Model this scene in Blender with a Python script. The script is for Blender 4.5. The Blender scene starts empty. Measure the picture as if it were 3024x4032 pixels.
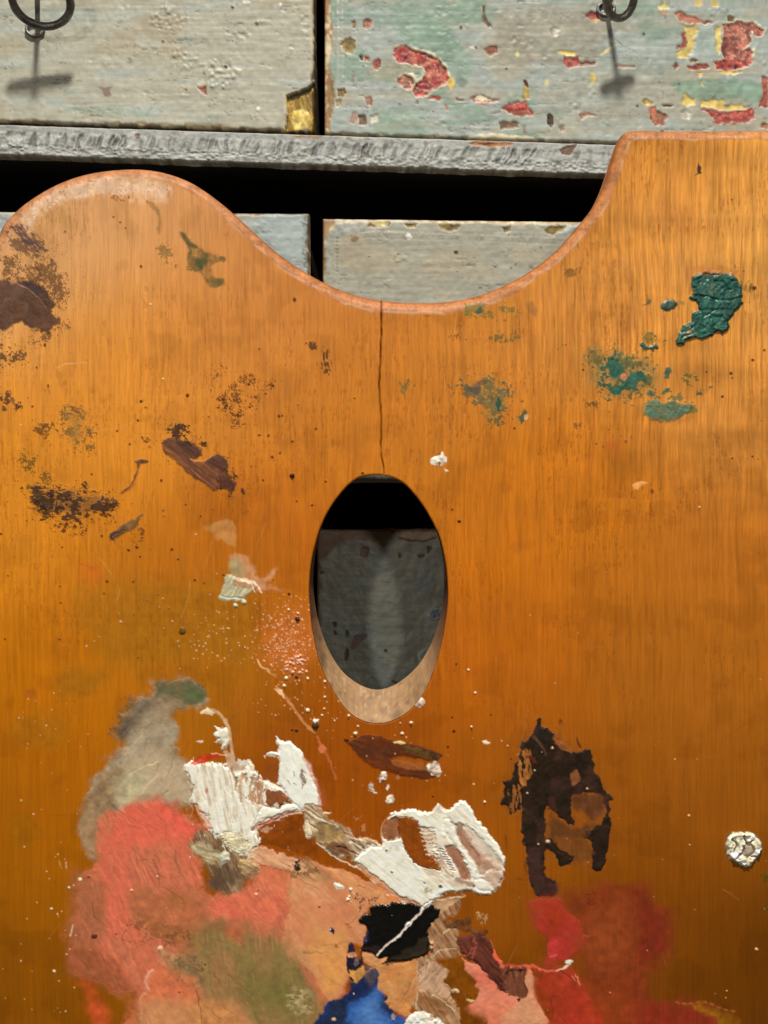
import bpy, math, random
import numpy as np
from mathutils import Vector
from mathutils.geometry import tessellate_polygon

# ------------------------------------------------------------------ camera, world, lamps, exposure
scene = bpy.context.scene
S = 1.6 / 3024.0            # scene units per reference pixel on the palette's front plane (1 unit = 10 cm)
CAM_D = 3.0
cam_data = bpy.data.cameras.new('camera')
cam = bpy.data.objects.new('camera', cam_data)
scene.collection.objects.link(cam)
cam.location = (0, -CAM_D, 0)
cam.rotation_euler = (math.radians(90), 0, 0)
cam_data.sensor_fit = 'VERTICAL'
cam_data.sensor_height = 24
cam_data.lens = 24 * CAM_D / (4032 * S)
cam_data.clip_start = 0.01
cam_data.clip_end = 100
scene.camera = cam

world = bpy.data.worlds.new('World')
scene.world = world
world.use_nodes = True
bg = world.node_tree.nodes['Background']
bg.inputs[0].default_value = (1.0, 0.93, 0.84, 1)
bg.inputs[1].default_value = 0.055

LAMPS = [  # name, position, aim, size, power, colour
    ('spot_lamp_above', (0.15, -3.15, 5.3), (0, 0, -0.1), 0.42, 590, (1.0, 0.965, 0.91)),
    ('spot_lamp_low', (-2.15, -5.6, 1.45), (0, 0, -0.1), 0.34, 74, (1.0, 0.965, 0.92)),
    ('spot_lamp_low', (1.65, -5.6, 1.55), (0, 0, -0.1), 0.34, 58, (1.0, 0.965, 0.92)),
]
for nm, pos, aim, size, power, colr in LAMPS:
    ld = bpy.data.lights.new(nm, 'AREA')
    ld.shape = 'DISK'; ld.size = size; ld.energy = power; ld.color = colr
    lo = bpy.data.objects.new(nm, ld)
    scene.collection.objects.link(lo)
    lo.location = pos
    lo.rotation_euler = (Vector(aim) - Vector(pos)).to_track_quat('-Z', 'Y').to_euler()

scene.view_settings.view_transform = 'Standard'
scene.view_settings.look = 'None'
scene.view_settings.exposure = 0
scene.view_settings.gamma = 1
scene.view_settings.use_curve_mapping = False

def irradiance(x, y, z):
    """light falling on a wall facing the camera, so that photographed colours can be turned into base colours"""
    e = 0.055
    for nm, pos, aim, size, power, colr in LAMPS:
        dx, dy, dz = pos[0] - x, pos[1] - y, pos[2] - z
        r2 = dx * dx + dy * dy + dz * dz
        r = np.sqrt(r2)
        a = Vector(aim) - Vector(pos); a.normalize()
        cl = -(a.x * dx + a.y * dy + a.z * dz) / r
        e = e + power * np.clip(cl, 0, 1) * (-dy / r) / (math.pi ** 2 * r2)
    return e

# ------------------------------------------------------------------ noise
_rng = np.random.default_rng(7)
_T = _rng.random((256, 256)).astype(np.float32)

def vn(x, y, seed=0):
    x = x + seed * 17.37; y = y + seed * 9.71
    xf = np.floor(x); yf = np.floor(y)
    xi = xf.astype(np.int64); yi = yf.astype(np.int64)
    fx = (x - xf); fy = (y - yf)
    fx = fx * fx * fx * (fx * (fx * 6 - 15) + 10); fy = fy * fy * fy * (fy * (fy * 6 - 15) + 10)
    a = _T[yi & 255, xi & 255]; b = _T[yi & 255, (xi + 1) & 255]
    c = _T[(yi + 1) & 255, xi & 255]; d = _T[(yi + 1) & 255, (xi + 1) & 255]
    return ((a + (b - a) * fx) * (1 - fy) + (c + (d - c) * fx) * fy) * 2 - 1

def fbm(x, y, o=4, seed=0, gain=0.5):
    s = 0; a = 1.0; t = 0
    for k in range(o):
        s = s + a * vn(x * 1.0, y * 1.0, seed + k * 3.1)
        t += a; a *= gain
        x, y = (x * 1.82 + y * 0.83), (y * 1.82 - x * 0.83)
    return s / t * 1.45

def fbs(x, y, o=3, seed=0, gain=0.55):       # no rotation between octaves: keeps a direction
    s = 0; a = 1.0; t = 0
    for k in range(o):
        s = s + a * vn(x, y, seed + k * 5.3); t += a; a *= gain
        x = x * 2.03; y = y * 2.03
    return s / t * 1.4

def sst(a, b, x):
    t = np.clip((x - a) / (b - a), 0, 1)
    return t * t * (3 - 2 * t)

def lin(c):
    c = np.asarray(c, dtype=np.float64) / 255.0
    return np.where(c <= 0.04045, c / 12.92, ((c + 0.055) / 1.055) ** 2.4)

def spline(pts, closed=True, sub=6):
    p = np.array(pts, float); n = len(p); out = []
    rng = range(n) if closed else range(n - 1)
    for i in rng:
        if closed:
            a, b, c, d = p[(i - 1) % n], p[i], p[(i + 1) % n], p[(i + 2) % n]
        else:
            a, b, c, d = p[max(i - 1, 0)], p[i], p[i + 1], p[min(i + 2, n - 1)]
        for k in range(sub):
            t = k / sub
            out.append(0.5 * ((2 * b) + (c - a) * t + (2 * a - 5 * b + 4 * c - d) * t * t + (3 * b - a - 3 * c + d) * t ** 3))
    if not closed: out.append(p[-1])
    return np.array(out)

def sdf(poly, X, Y):
    """distance to a closed outline, positive inside"""
    d2 = np.full(X.shape, 1e18); ins = np.zeros(X.shape, bool)
    n = len(poly)
    for i in range(n):
        ax, ay = poly[i]; bx, by = poly[(i + 1) % n]
        ex, ey = bx - ax, by - ay
        l2 = ex * ex + ey * ey
        if l2 < 1e-9: continue
        wx, wy = X - ax, Y - ay
        t = np.clip((wx * ex + wy * ey) / l2, 0, 1)
        q = (wx - t * ex) ** 2 + (wy - t * ey) ** 2
        d2 = np.minimum(d2, q)
        if ay != by:
            c = ((ay > Y) != (by > Y)) & (X < ex * (Y - ay) / ey + ax)
            ins ^= c
    return np.where(ins, 1, -1) * np.sqrt(d2)

def sdl(line, X, Y, w0, w1):
    """distance inside a stroke along an open line with width tapering w0 -> w1"""
    best = np.full(X.shape, -1e9); n = len(line) - 1
    for i in range(n):
        ax, ay = line[i]; bx, by = line[i + 1]
        ex, ey = bx - ax, by - ay; l2 = ex * ex + ey * ey + 1e-9
        t = np.clip(((X - ax) * ex + (Y - ay) * ey) / l2, 0, 1)
        q = np.sqrt((X - ax - t * ex) ** 2 + (Y - ay - t * ey) ** 2)
        w = w0 + (w1 - w0) * (i + t) / n
        best = np.maximum(best, w - q)
    return best

# coordinate frames of the studied details: (x0, y0, scale)
FR = dict(F=(0, 0, 1.8228), A=(0, 0, .9114), B=(1200, 0, 1.0995), C=(0, 600, .7836), D=(1200, 700, .7233), E=(2200, 500, .6329),
          G=(0, 1500, .7233), H=(1100, 1750, .5424), I=(300, 2600, .6631), J=(1200, 2800, .7836), K=(200, 3300, .6631),
          M=(1200, 3400, .6028), N=(1900, 3300, .6775))
def fr(f, pts):
    x0, y0, s = FR[f]
    return np.array([(x0 + p[0] * s, y0 + p[1] * s) for p in pts], float)

# ------------------------------------------------------------------ a surface that collects paint
class Surface:
    """a grid (own coordinates in reference pixels) holding colour, relief, gloss and part number for each vertex"""
    def __init__(self, xs, ys, depth=0.0, angle=0.0, anchor=(0, 0)):
        self.xs, self.ys = xs, ys
        self.U, self.V = np.meshgrid(xs, ys)
        self.depth = depth; self.k = (CAM_D + depth) / CAM_D
        ca, sa = math.cos(angle), math.sin(angle)
        self.ca, self.sa, self.anchor = ca, sa, anchor
        ax, ay = anchor
        self.X = self.U.copy()
        self.Y = self.V + (self.U - ax) * sa
        self.E = irradiance((self.X - 1512) * S * self.k, depth, (2016 - self.Y) * S * self.k)
        sh = self.X.shape
        self.C = np.zeros(sh + (3,)); self.Hh = np.zeros(sh); self.R = np.full(sh, 0.4); self.L = np.zeros(sh, np.int32)
        self.W = (0, sh[0], 0, sh[1])
    def window(self, x0, y0, x1, y1):
        ax, ay = self.anchor
        us, vs = [], []
        for x, y in ((x0, y0), (x1, y0), (x0, y1), (x1, y1)):
            dx, dy = x - ax, y - ay
            us.append(x); vs.append(y - dx * self.sa)
        i0, i1 = np.searchsorted(self.xs, [min(us), max(us)]); j0, j1 = np.searchsorted(self.ys, [min(vs), max(vs)])
        return slice(j0, j1 + 1), slice(i0, i1 + 1)
    def put(self, w, a, col, h=None, rough=None, part=None, th=0.42):
        """blend colour (seen in the photo, sRGB) into the window by coverage a"""
        col = np.asarray(col, float)
        c = lin(col)
        c = c / self.E[w][..., None] if c.ndim == 1 else c / self.E[w][..., None]
        c = np.clip(c, 0.002, 0.86)
        A = a[..., None]
        self.C[w] = self.C[w] * (1 - A) + c * A
        if h is not None: self.Hh[w] = self.Hh[w] * (1 - a) + h * a
        if rough is not None: self.R[w] = self.R[w] * (1 - a) + rough * a
        if part is not None:
            L = self.L[w]; L[a > th] = part; self.L[w] = L
    def paint(self, f, pts, col, edge=8, ef=40, fine=4, soft=4, op=1.0, smooth=True, h=0.0, rough=None, part=None,
              streak=None, sv=0.12, col2=None, c2f=60, c2b=0.0, dry=None, dscale=(5, 5), dang=0, seed=None, relief=0.0, ridge=0.0, line=None, mott=0.0):
        Surface.n = getattr(Surface, 'n', 0) + 1
        seed = Surface.n if seed is None else seed
        p = fr(f, pts)
        m = edge + soft * 1.5 + 12 + (max(line) * FR[f][2] if line else 0)
        if line: p = spline(p, False, 5)
        elif smooth: p = spline(p, True, 5)
        w = self.window(p[:, 0].min() - m, p[:, 1].min() - m, p[:, 0].max() + m, p[:, 1].max() + m)
        X, Y = self.X[w], self.Y[w]
        if X.size == 0: return
        wx = X + edge * fbm(X / ef, Y / ef, 3, seed) + .6 * fine * fbm(X / 13, Y / 13, 3, seed + 5)
        wy = Y + edge * fbm(X / ef, Y / ef, 3, seed + 11) + .6 * fine * fbm(X / 13, Y / 13, 3, seed + 17)
        d = sdl(p, wx, wy, line[0] * FR[f][2], line[1] * FR[f][2]) if line else sdf(p, wx, wy)
        a = sst(-soft, soft, d)
        if mott: a = a * (1 - mott * sst(-.35, .45, fbm(X / 22, Y / 30, 4, seed + 71)))
        ang = math.radians(dang if streak is None else streak)
        ca, sa = math.cos(ang), math.sin(ang)
        al = X * ca + Y * sa; ac = -X * sa + Y * ca           # along / across the brush direction
        if dry is not None:
            n = fbs(al / dscale[0], ac / dscale[1], 3, seed + 23) * 0.5 + 0.5
            den = dry + (1 - dry) * 0.0 * a
            inner = np.clip(d / 60.0, 0, 1)
            a = a * sst(-0.07, 0.07, (den + 0.25 * (inner - .5)) - n)
        acw = ac + 9 * fbm(X / 70, Y / 70, 2, seed + 61)
        st = fbs(al / 70, acw / 8, 3, seed + 31) * (.65 + .6 * vn(X / 50, Y / 50, seed + 66)) + .35 * fbm(X / 16, Y / 16, 3, seed + 67)
        c = np.asarray(col, float)
        base = np.broadcast_to(c, X.shape + (3,)).copy()
        if col2 is not None:
            t = sst(-0.35, 0.35, fbm(X / c2f, Y / c2f, 4, seed + 41) + c2b)[..., None]
            if streak is not None: t = sst(-0.4, 0.4, fbs(al / (c2f * 2.2), ac / (c2f * .25), 3, seed + 41) + c2b)[..., None]
            base = base * (1 - t) + np.asarray(col2, float) * t
        var = 1 + sv * (st if streak is not None else fbm(X / 25, Y / 25, 3, seed + 37))
        base = np.clip(base * var[..., None], 0, 255)
        hh = None
        if h or relief or ridge:
            hs = .35 if 0 < h < .0026 else (.75 if h > 0 else 1)
            hh = h * hs * (sst(-soft, 12, d) if h > 0 else 1) + (.5 if h > .0026 else .3) * relief * (st * .8 if streak is not None else fbm(X / 14, Y / 14, 3, seed + 51))
            if ridge: hh = hh + ridge * np.exp(-((d - 6) / 6.0) ** 2)
        self.put(w, a * op, base, hh, rough, part)
    def stipple(self, f, pts, col, dens=0.5, fall=40, scale=(6, 6), ang=0, op=0.9, h=0.0006, part=None, seed=None, sv=.15, rough=None, core=0.15):
        """broken dots of dragged paint thinning out towards the outline"""
        Surface.n = getattr(Surface, 'n', 0) + 1
        seed = Surface.n if seed is None else seed
        p = spline(fr(f, pts), True, 4)
        w = self.window(p[:, 0].min() - fall, p[:, 1].min() - fall, p[:, 0].max() + fall, p[:, 1].max() + fall)
        X, Y = self.X[w], self.Y[w]
        if X.size == 0: return
        d = sdf(p, X + 10 * fbm(X / 30, Y / 30, 3, seed), Y + 10 * fbm(X / 30, Y / 30, 3, seed + 9))
        den = dens * 1.1 * sst(-fall * .6, fall * .5, d) * (0.8 + 1.1 * fbm(X / 38, Y / 38, 3, seed + 4)) 
        an = math.radians(ang); ca, sa = math.cos(an), math.sin(an)
        al = X * ca + Y * sa; ac = -X * sa + Y * ca
        n = (.78 * fbs(al / scale[0], ac / scale[1], 2, seed + 13) + .40 * fbs(al / (scale[0] * 2.7), ac / (scale[1] * 2.3), 2, seed + 15)) * .5 + .5
        a = sst(-0.05, 0.05, den - n)
        base = np.clip(np.asarray(col, float) * (1 + sv * fbm(X / 12, Y / 12, 2, seed + 3))[..., None], 0, 255)
        self.put(w, a * op, base, None, rough, None)
        if h: self.Hh[w] += a * h * .45
        if part is not None:
            L = self.L[w]; soft = sst(-0.2, .15, den - .28); L[soft > .5] = part; self.L[w] = L
    def dots(self, f, box, n, r, col, sd, h=0.002, el=1.0, op=0.95, bias=1.6, gauss=False, part=None, poly=None, rough=.35):
        rg = random.Random(sd)
        x0, y0, s = FR[f]
        for _ in range(n):
            if gauss:
                cx = rg.gauss((box[0] + box[2]) / 2, (box[2] - box[0]) / 4); cy = rg.gauss((box[1] + box[3]) / 2, (box[3] - box[1]) / 4)
            else:
                cx = rg.uniform(box[0], box[2]); cy = rg.uniform(box[1], box[3])
            cx, cy = x0 + cx * s, y0 + cy * s
            rr = r[0] + (r[1] - r[0]) * rg.random() ** bias
            self.dot(cx, cy, rr, col, h, el * rg.uniform(.8, 1.3), rg.uniform(0, 3.14), op * rg.uniform(.7, 1), part, rough)
    def dot(self, cx, cy, rr, col, h=0.002, el=1.0, an=0.0, op=1.0, part=None, rough=.35):
        m = rr * 1.6 * max(el, 1) + 4
        w = self.window(cx - m, cy - m, cx + m, cy + m)
        X, Y = self.X[w], self.Y[w]
        if X.size == 0: return
        dx, dy = X - cx, Y - cy
        u = dx * math.cos(an) + dy * math.sin(an); v = -dx * math.sin(an) + dy * math.cos(an)
        wob = rr * .25 * vn(X / (rr * .8 + 2), Y / (rr * .8 + 2), cx * .013)
        d = rr - np.sqrt((u / el) ** 2 + v ** 2) + wob
        a = sst(-1.8, 1.8, d) * op
        hh = self.Hh[w] + h * np.clip(d / (rr * .7), 0, 1) ** .5
        self.put(w, a, np.broadcast_to(np.asarray(col, float), X.shape + (3,)), hh, rough, part)

# ------------------------------------------------------------------ materials
def new_mat(name):
    m = bpy.data.materials.new(name); m.use_nodes = True
    nt = m.node_tree
    return m, nt, nt.nodes['Principled BSDF']

def coloured(name, spec=0.5, bump=0.3, bscale=(40, 40, 40), gloss_var=0.12, coat=0.0, bdist=0.004, detail=6):
    """base colour and gloss from the surface's own attributes, plus fine procedural relief and gloss variation"""
    m, nt, b = new_mat(name)
    N = nt.nodes.new; Lk = nt.links.new
    at = N('ShaderNodeAttribute'); at.attribute_name = 'tint'
    ar = N('ShaderNodeAttribute'); ar.attribute_name = 'gloss'
    tc = N('ShaderNodeTexCoord'); mp = N('ShaderNodeMapping'); mp.inputs['Scale'].default_value = bscale
    Lk(tc.outputs['Object'], mp.inputs['Vector'])
    n1 = N('ShaderNodeTexNoise'); n1.inputs['Scale'].default_value = 1; n1.inputs['Detail'].default_value = detail; n1.inputs['Roughness'].default_value = .65
    Lk(mp.outputs[0], n1.inputs['Vector'])
    # fine tone variation
    mr = N('ShaderNodeMapRange'); mr.inputs['From Min'].default_value = .3; mr.inputs['From Max'].default_value = .7
    mr.inputs['To Min'].default_value = .88; mr.inputs['To Max'].default_value = 1.1
    Lk(n1.outputs['Fac'], mr.inputs['Value'])
    vm = N('ShaderNodeVectorMath'); vm.operation = 'SCALE'
    Lk(at.outputs['Color'], vm.inputs[0]); Lk(mr.outputs[0], vm.inputs['Scale'])
    Lk(vm.outputs[0], b.inputs['Base Color'])
    n2 = N('ShaderNodeTexNoise'); n2.inputs['Scale'].default_value = 9; n2.inputs['Detail'].default_value = 8
    Lk(tc.outputs['Object'], n2.inputs['Vector'])
    mm = N('ShaderNodeMath'); mm.operation = 'MULTIPLY_ADD'; mm.inputs[1].default_value = gloss_var * 2; mm.inputs[2].default_value = -gloss_var
    Lk(n2.outputs['Fac'], mm.inputs[0])
    ma = N('ShaderNodeMath'); ma.operation = 'ADD'; ma.use_clamp = True
    Lk(ar.outputs['Fac'], ma.inputs[0]); Lk(mm.outputs[0], ma.inputs[1]); Lk(ma.outputs[0], b.inputs['Roughness'])
    bp = N('ShaderNodeBump'); bp.inputs['Strength'].default_value = bump; bp.inputs['Distance'].default_value = bdist
    Lk(n1.outputs['Fac'], bp.inputs['Height']); Lk(bp.outputs[0], b.inputs['Normal'])
    b.inputs['Specular IOR Level'].default_value = spec
    b.inputs['Coat Weight'].default_value = coat; b.inputs['Coat Roughness'].default_value = .3
    return m

def plain(name, c1, c2, scale=12, rough=.6, metal=0, bump=.3, stretch=(1, 1, 1), bdist=.01):
    m, nt, b = new_mat(name)
    N = nt.nodes.new; Lk = nt.links.new
    tc = N('ShaderNodeTexCoord'); mp = N('ShaderNodeMapping'); mp.inputs['Scale'].default_value = stretch
    Lk(tc.outputs['Object'], mp.inputs['Vector'])
    n1 = N('ShaderNodeTexNoise'); n1.inputs['Scale'].default_value = scale; n1.inputs['Detail'].default_value = 8; n1.inputs['Roughness'].default_value = .65
    Lk(mp.outputs[0], n1.inputs['Vector'])
    cr = N('ShaderNodeValToRGB'); cr.color_ramp.elements[0].position = .35; cr.color_ramp.elements[1].position = .66
    cr.color_ramp.elements[0].color = (*c1, 1); cr.color_ramp.elements[1].color = (*c2, 1)
    Lk(n1.outputs['Fac'], cr.inputs['Fac']); Lk(cr.outputs[0], b.inputs['Base Color'])
    b.inputs['Roughness'].default_value = rough; b.inputs['Metallic'].default_value = metal
    bp = N('ShaderNodeBump'); bp.inputs['Strength'].default_value = bump; bp.inputs['Distance'].default_value = bdist
    Lk(n1.outputs['Fac'], bp.inputs['Height']); Lk(bp.outputs[0], b.inputs['Normal'])
    return m

M_WOOD = coloured('varnished_wood', spec=.1, bump=.2, bscale=(150, 40, 6), gloss_var=.1, coat=.0, bdist=.004)
M_PAINT = coloured('oil_paint', spec=.28, bump=.14, bscale=(45, 45, 45), gloss_var=.12, bdist=.004)
M_STAIN = coloured('thin_dried_paint', spec=.1, bump=.14, bscale=(45, 45, 45), gloss_var=.1, bdist=.004)
M_CHIPPED = coloured('flaking_paint', spec=.3, bump=.12, bscale=(14, 14, 30), gloss_var=.1, bdist=.008)
M_SHELF = coloured('ridged_grey_paint', spec=.35, bump=.5, bscale=(60, 30, 22), gloss_var=.1, bdist=.01)
M_BARE = coloured('bare_wood', spec=.25, bump=.3, bscale=(110, 110, 12), gloss_var=.05, bdist=.004)
M_IRON = plain('old_iron_wire', (.07, .062, .055), (.30, .28, .25), 22, .42, .75, .5)
M_DARK = plain('shaded_interior_wood', (.003, .0025, .002), (.008, .0065, .005), 6, .85, 0, .3, (1, 1, 8))  # near black: deep shade of the cabinet interior put into the colour
M_SIDE = plain('raw_drawer_wood', (.10, .075, .05), (.2, .15, .1), 7, .8, 0, .3, (6, 1, 6))

# ------------------------------------------------------------------ objects
def thing(name, label, cat, loc=(0, 0, 0), group=None):
    o = bpy.data.objects.new(name, None); scene.collection.objects.link(o)
    o.empty_display_size = .1; o.location = loc
    o['label'] = label; o['category'] = cat
    if group: o['group'] = group
    return o

def make_mesh(name, verts, faces, mat, parent=None, tint=None, gloss=None, smooth=True, label=None):
    me = bpy.data.meshes.new(name)
    verts = np.asarray(verts, np.float32)
    p_ = parent
    while p_ is not None:
        verts = verts - np.array(p_.location, np.float32); p_ = p_.parent
    if isinstance(faces, tuple):          # (quads array, list of other faces)
        q, oth = faces
    else:
        q, oth = np.zeros((0, 4), np.int32), faces
    q = np.asarray(q, np.int32).reshape(-1, 4)
    nl = q.size + sum(len(f) for f in oth)
    me.vertices.add(len(verts)); me.vertices.foreach_set('co', verts.ravel())
    me.loops.add(nl); me.polygons.add(len(q) + len(oth))
    lv = np.concatenate([q.ravel()] + [np.array(f, np.int32) for f in oth]) if oth else q.ravel()
    me.loops.foreach_set('vertex_index', lv.astype(np.int32))
    st = list(range(0, q.size, 4)); k = q.size
    for f in oth: st.append(k); k += len(f)
    me.polygons.foreach_set('loop_start', np.array(st, np.int32))
    me.polygons.foreach_set('use_smooth', np.full(len(st), smooth))
    me.update(calc_edges=True); me.validate()
    if tint is not None:
        a = me.color_attributes.new('tint', 'FLOAT_COLOR', 'POINT')
        t = np.ones((len(verts), 4), np.float32); t[:, :3] = tint
        a.data.foreach_set('color', t.ravel())
    if gloss is not None:
        a = me.attributes.new('gloss', 'FLOAT', 'POINT'); a.data.foreach_set('value', np.asarray(gloss, np.float32).ravel())
    me.materials.append(mat)
    o = bpy.data.objects.new(name, me); scene.collection.objects.link(o)
    if parent is not None: o.parent = parent
    if label: o['label'] = label
    return o

def grid_quads(h, w, cellmask=None):
    idx = np.arange(h * w).reshape(h, w)
    q = np.stack([idx[:-1, :-1], idx[1:, :-1], idx[1:, 1:], idx[:-1, 1:]], -1)
    return q[cellmask] if cellmask is not None else q.reshape(-1, 4)

def compact(verts, quads, *attrs):
    used = np.unique(quads); rm = np.full(len(verts), -1, np.int64); rm[used] = np.arange(len(used))
    return (verts[used], rm[quads]) + tuple(a[used] for a in attrs)

def to_world(X, Y, yy, k=1.0):
    return np.stack([(X - 1512) * S * k, yy, (2016 - Y) * S * k], -1)

# ------------------------------------------------------------------ the cabinet behind
def px_box(x0, y0, x1, y1, d0, d1, ang=0.0, kd=None):
    """a box whose front rectangle sits at reference pixels and whose depth runs d0 -> d1"""
    k = (CAM_D + (d0 if kd is None else kd)) / CAM_D
    cx, cy = (x0 + x1) / 2, (y0 + y1) / 2
    pts = []
    for (x, y) in ((x0, y0), (x1, y0), (x1, y1), (x0, y1)):
        dx, dy = x - 1512, y - cy
        pts.append((1512 + dx * math.cos(ang) - dy * math.sin(ang), cy + dx * math.sin(ang) + dy * math.cos(ang)))
    v = [((p[0] - 1512) * S * k, d, (2016 - p[1]) * S * k) for d in (d0, d1) for p in pts]
    f = [(0, 3, 2, 1), (4, 5, 6, 7), (0, 1, 5, 4), (1, 2, 6, 5), (2, 3, 7, 6), (3, 0, 4, 7)]
    return v, f

DF = 0.34      # depth of the drawer fronts behind the palette's front
SHF = 0.30     # depth of the shelf edges
cabinet = thing('cabinet', 'grey painted wooden cabinet with ridged shelf edge behind the palette', 'cabinet', (0, 1.0, -1.9))
v, f = px_box(-1400, -800, 4400, 5200, 1.62, 1.68); make_mesh('back_panel', v, f, M_DARK, cabinet, smooth=False)
v, f = px_box(-1440, -800, -1330, 5200, .28, 1.62, kd=.3); make_mesh('side_panel', v, f, M_DARK, cabinet, smooth=False)
v, f = px_box(4300, -800, 4410, 5200, .28, 1.62, kd=.3); make_mesh('side_panel', v, f, M_DARK, cabinet, smooth=False)
v, f = px_box(-1440, -940, 4410, -805, .26, 1.68, kd=.3); make_mesh('top_panel', v, f, M_DARK, cabinet, smooth=False)
v, f = px_box(-1440, 4700, 4410, 4830, .26, 1.6, kd=.3); make_mesh('base_panel', v, f, M_DARK, cabinet, smooth=False)

def build_shelf(yleft, yright, thick, seed, dense=True):
    """ridged, thickly painted shelf; edge runs through yleft at x=0 and yright at x=3024 (reference pixels, top edge)"""
    ang = math.atan2(yright - yleft, 3024)
    st = 3.5 if dense else 24
    xs = np.unique(np.concatenate([np.arange(-1320, -40, 60), np.arange(-40, 3064, st), np.arange(3064, 4290, 60)])).astype(float)
    ys = np.arange(-5, thick + 5, st if dense else 16).astype(float)
    ys = ys + yleft
    s = Surface(xs, ys, SHF, ang, (0, yleft))
    X, Y = s.X, s.Y
    t = (s.V - yleft) / thick
    # the top edge is a thin plain band, below it short combed ridges, then a rough lower band
    lean = X + (Y - yleft) * .35
    ridges = (.75 - 2.2 * np.abs(fbs((lean + 5 * fbm(X / 40, Y / 30, 2, seed + 30)) / 21, Y / 85, 2, seed))) * sst(.16, .3, t) * (1 - sst(.62, .85, t))
    fibre = fbm(X / 16, Y / 7, 3, seed + 4) * sst(.5, .7, t)
    rel = .0036 * ridges * (.6 + .6 * fbm(X / 120, Y / 200, 2, seed + 8)) + .002 * fibre + .0010 * fbm(X / 40, Y / 25, 3, seed + 2)
    base = np.array([172., 173., 165.]) * (1 + .07 * fbm(X / 60, Y / 25, 4, seed + 6) + .22 * np.clip(ridges, -1, .3) + .15 * fibre)[..., None]
    line = np.exp(-((t - .30 - .06 * fbm(X / 50, Y / 400, 2, seed + 9)) / .035) ** 2) * .18 * sst(-.3, .3, fbm(X / 80, Y / 80, 2, seed + 19))
    base = base * (1 - line)[..., None]
    dirt = sst(.35, .6, fbm(X / 26, Y / 12, 4, seed + 12))[..., None]
    base = base * (1 - dirt * .5) + np.array([120, 112, 96.]) * dirt * .5
    s.put((slice(None), slice(None)), np.ones(X.shape), np.clip(base, 0, 255)); s.Hh = rel; s.R[:] = .5
    return s, ang, t

def shelf_parts(s, label=None):
    o = finish_front(s, 'shelf', M_SHELF, cabinet, 7, .012, SHF + .045, label)
    y0, y1 = s.Y.min() + 16 + (s.Y.max() - s.Y.min() - 150) * .5, 0
    a = math.atan2(s.Y[0, -1] - s.Y[0, 0], s.X[0, -1] - s.X[0, 0])
    k = s.k; cy = s.anchor[1]
    v = []
    for d in (SHF + .047, 1.6):
        for (uu, vv) in ((-1320, 32), (4290, 32), (4290, 98), (-1320, 98)):
            x = uu * math.cos(a) - vv * math.sin(a); y = cy + uu * math.sin(a) + vv * math.cos(a)
            v.append(((x - 1512) * S * k, d, (2016 - y) * S * k))
    make_mesh('shelf_board', v, [(0, 3, 2, 1), (4, 5, 6, 7), (0, 1, 5, 4), (1, 2, 6, 5), (2, 3, 7, 6), (3, 0, 4, 7)], M_DARK, o, smooth=False)

def finish_front(s, name, mat, parent, inset=10, drop=.02, back=None, label=None):
    """turn a Surface into a front sheet with softly rounded borders that runs back to depth `back`"""
    h, w = s.X.shape
    du = np.minimum(s.U - s.xs[0], s.xs[-1] - s.U); dv = np.minimum(s.V - s.ys[0], s.ys[-1] - s.V)
    e = np.minimum(du, dv)
    wob = inset * (1 + .5 * fbm(s.X / 45, s.Y / 45, 3, 77))
    t = np.clip(e / wob, 0, 1)
    yy = s.depth + drop * (1 - np.sqrt(1 - (1 - t) ** 2)) - s.Hh
    edge_in = 2.5 * fbm(s.X / 60, s.Y / 60, 3, 31) * (e < .5)
    V = to_world(s.X + edge_in * 0, s.Y + edge_in, yy, s.k).reshape(-1, 3)
    q = grid_quads(h, w)
    tint = s.C.reshape(-1, 3); gl = s.R.reshape(-1)
    idx = np.arange(h * w).reshape(h, w)
    loop = np.concatenate([idx[0, :], idx[1:, -1], idx[-1, -2::-1], idx[-2:0:-1, 0]])
    n = len(loop); bk = V[loop].copy(); bk[:, 1] = back
    V2 = np.concatenate([V, bk]); t2 = np.concatenate([tint, tint[loop] * .8]); g2 = np.concatenate([gl, gl[loop]])
    a = loop; b = np.roll(loop, -1); c = h * w + np.roll(np.arange(n), -1); d = h * w + np.arange(n)
    q2 = np.concatenate([q, np.stack([a, b, c, d], -1)])
    return make_mesh(name, V2, (q2, [tuple(int(i) for i in d[::-1])]), mat, parent, t2, g2, label=label)

s, ang, t = build_shelf(493, 592, 116, 3)
# bare spots and a lifted sliver on the shelf edge
s.paint('B', [(590, 512), (640, 505), (700, 508), (745, 513), (720, 522), (640, 524), (600, 520)], (178, 118, 66), 3, 15, 2, 2, rough=.6, h=-.002)
s.paint('B', [(622, 511), (690, 512), (680, 516), (640, 517)], (40, 26, 16), 1, 15, 1, 1.5)
s.paint('B', [(915, 540), (940, 524), (975, 516), (965, 540), (950, 556), (925, 552)], (122, 92, 74), 4, 15, 3, 2, h=-.002)
s.paint('A', [(585, 578), (605, 575), (600, 598), (588, 596)], (110, 88, 62), 2, 15, 2, 2)
s.paint('A', [(1270, 585), (1400, 588), (1390, 594), (1275, 592)], (150, 112, 60), 3, 15, 2, 2)
shelf_parts(s, 'ridged grey shelf edge under the two upper drawers')
s, ang, t = build_shelf(1765, 1790, 120, 9, False)
shelf_parts(s)
s, ang, t = build_shelf(3045, 3060, 120, 14, False)
shelf_parts(s)
s, ang, t = build_shelf(4330, 4330, 120, 17, False)
shelf_parts(s)

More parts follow.
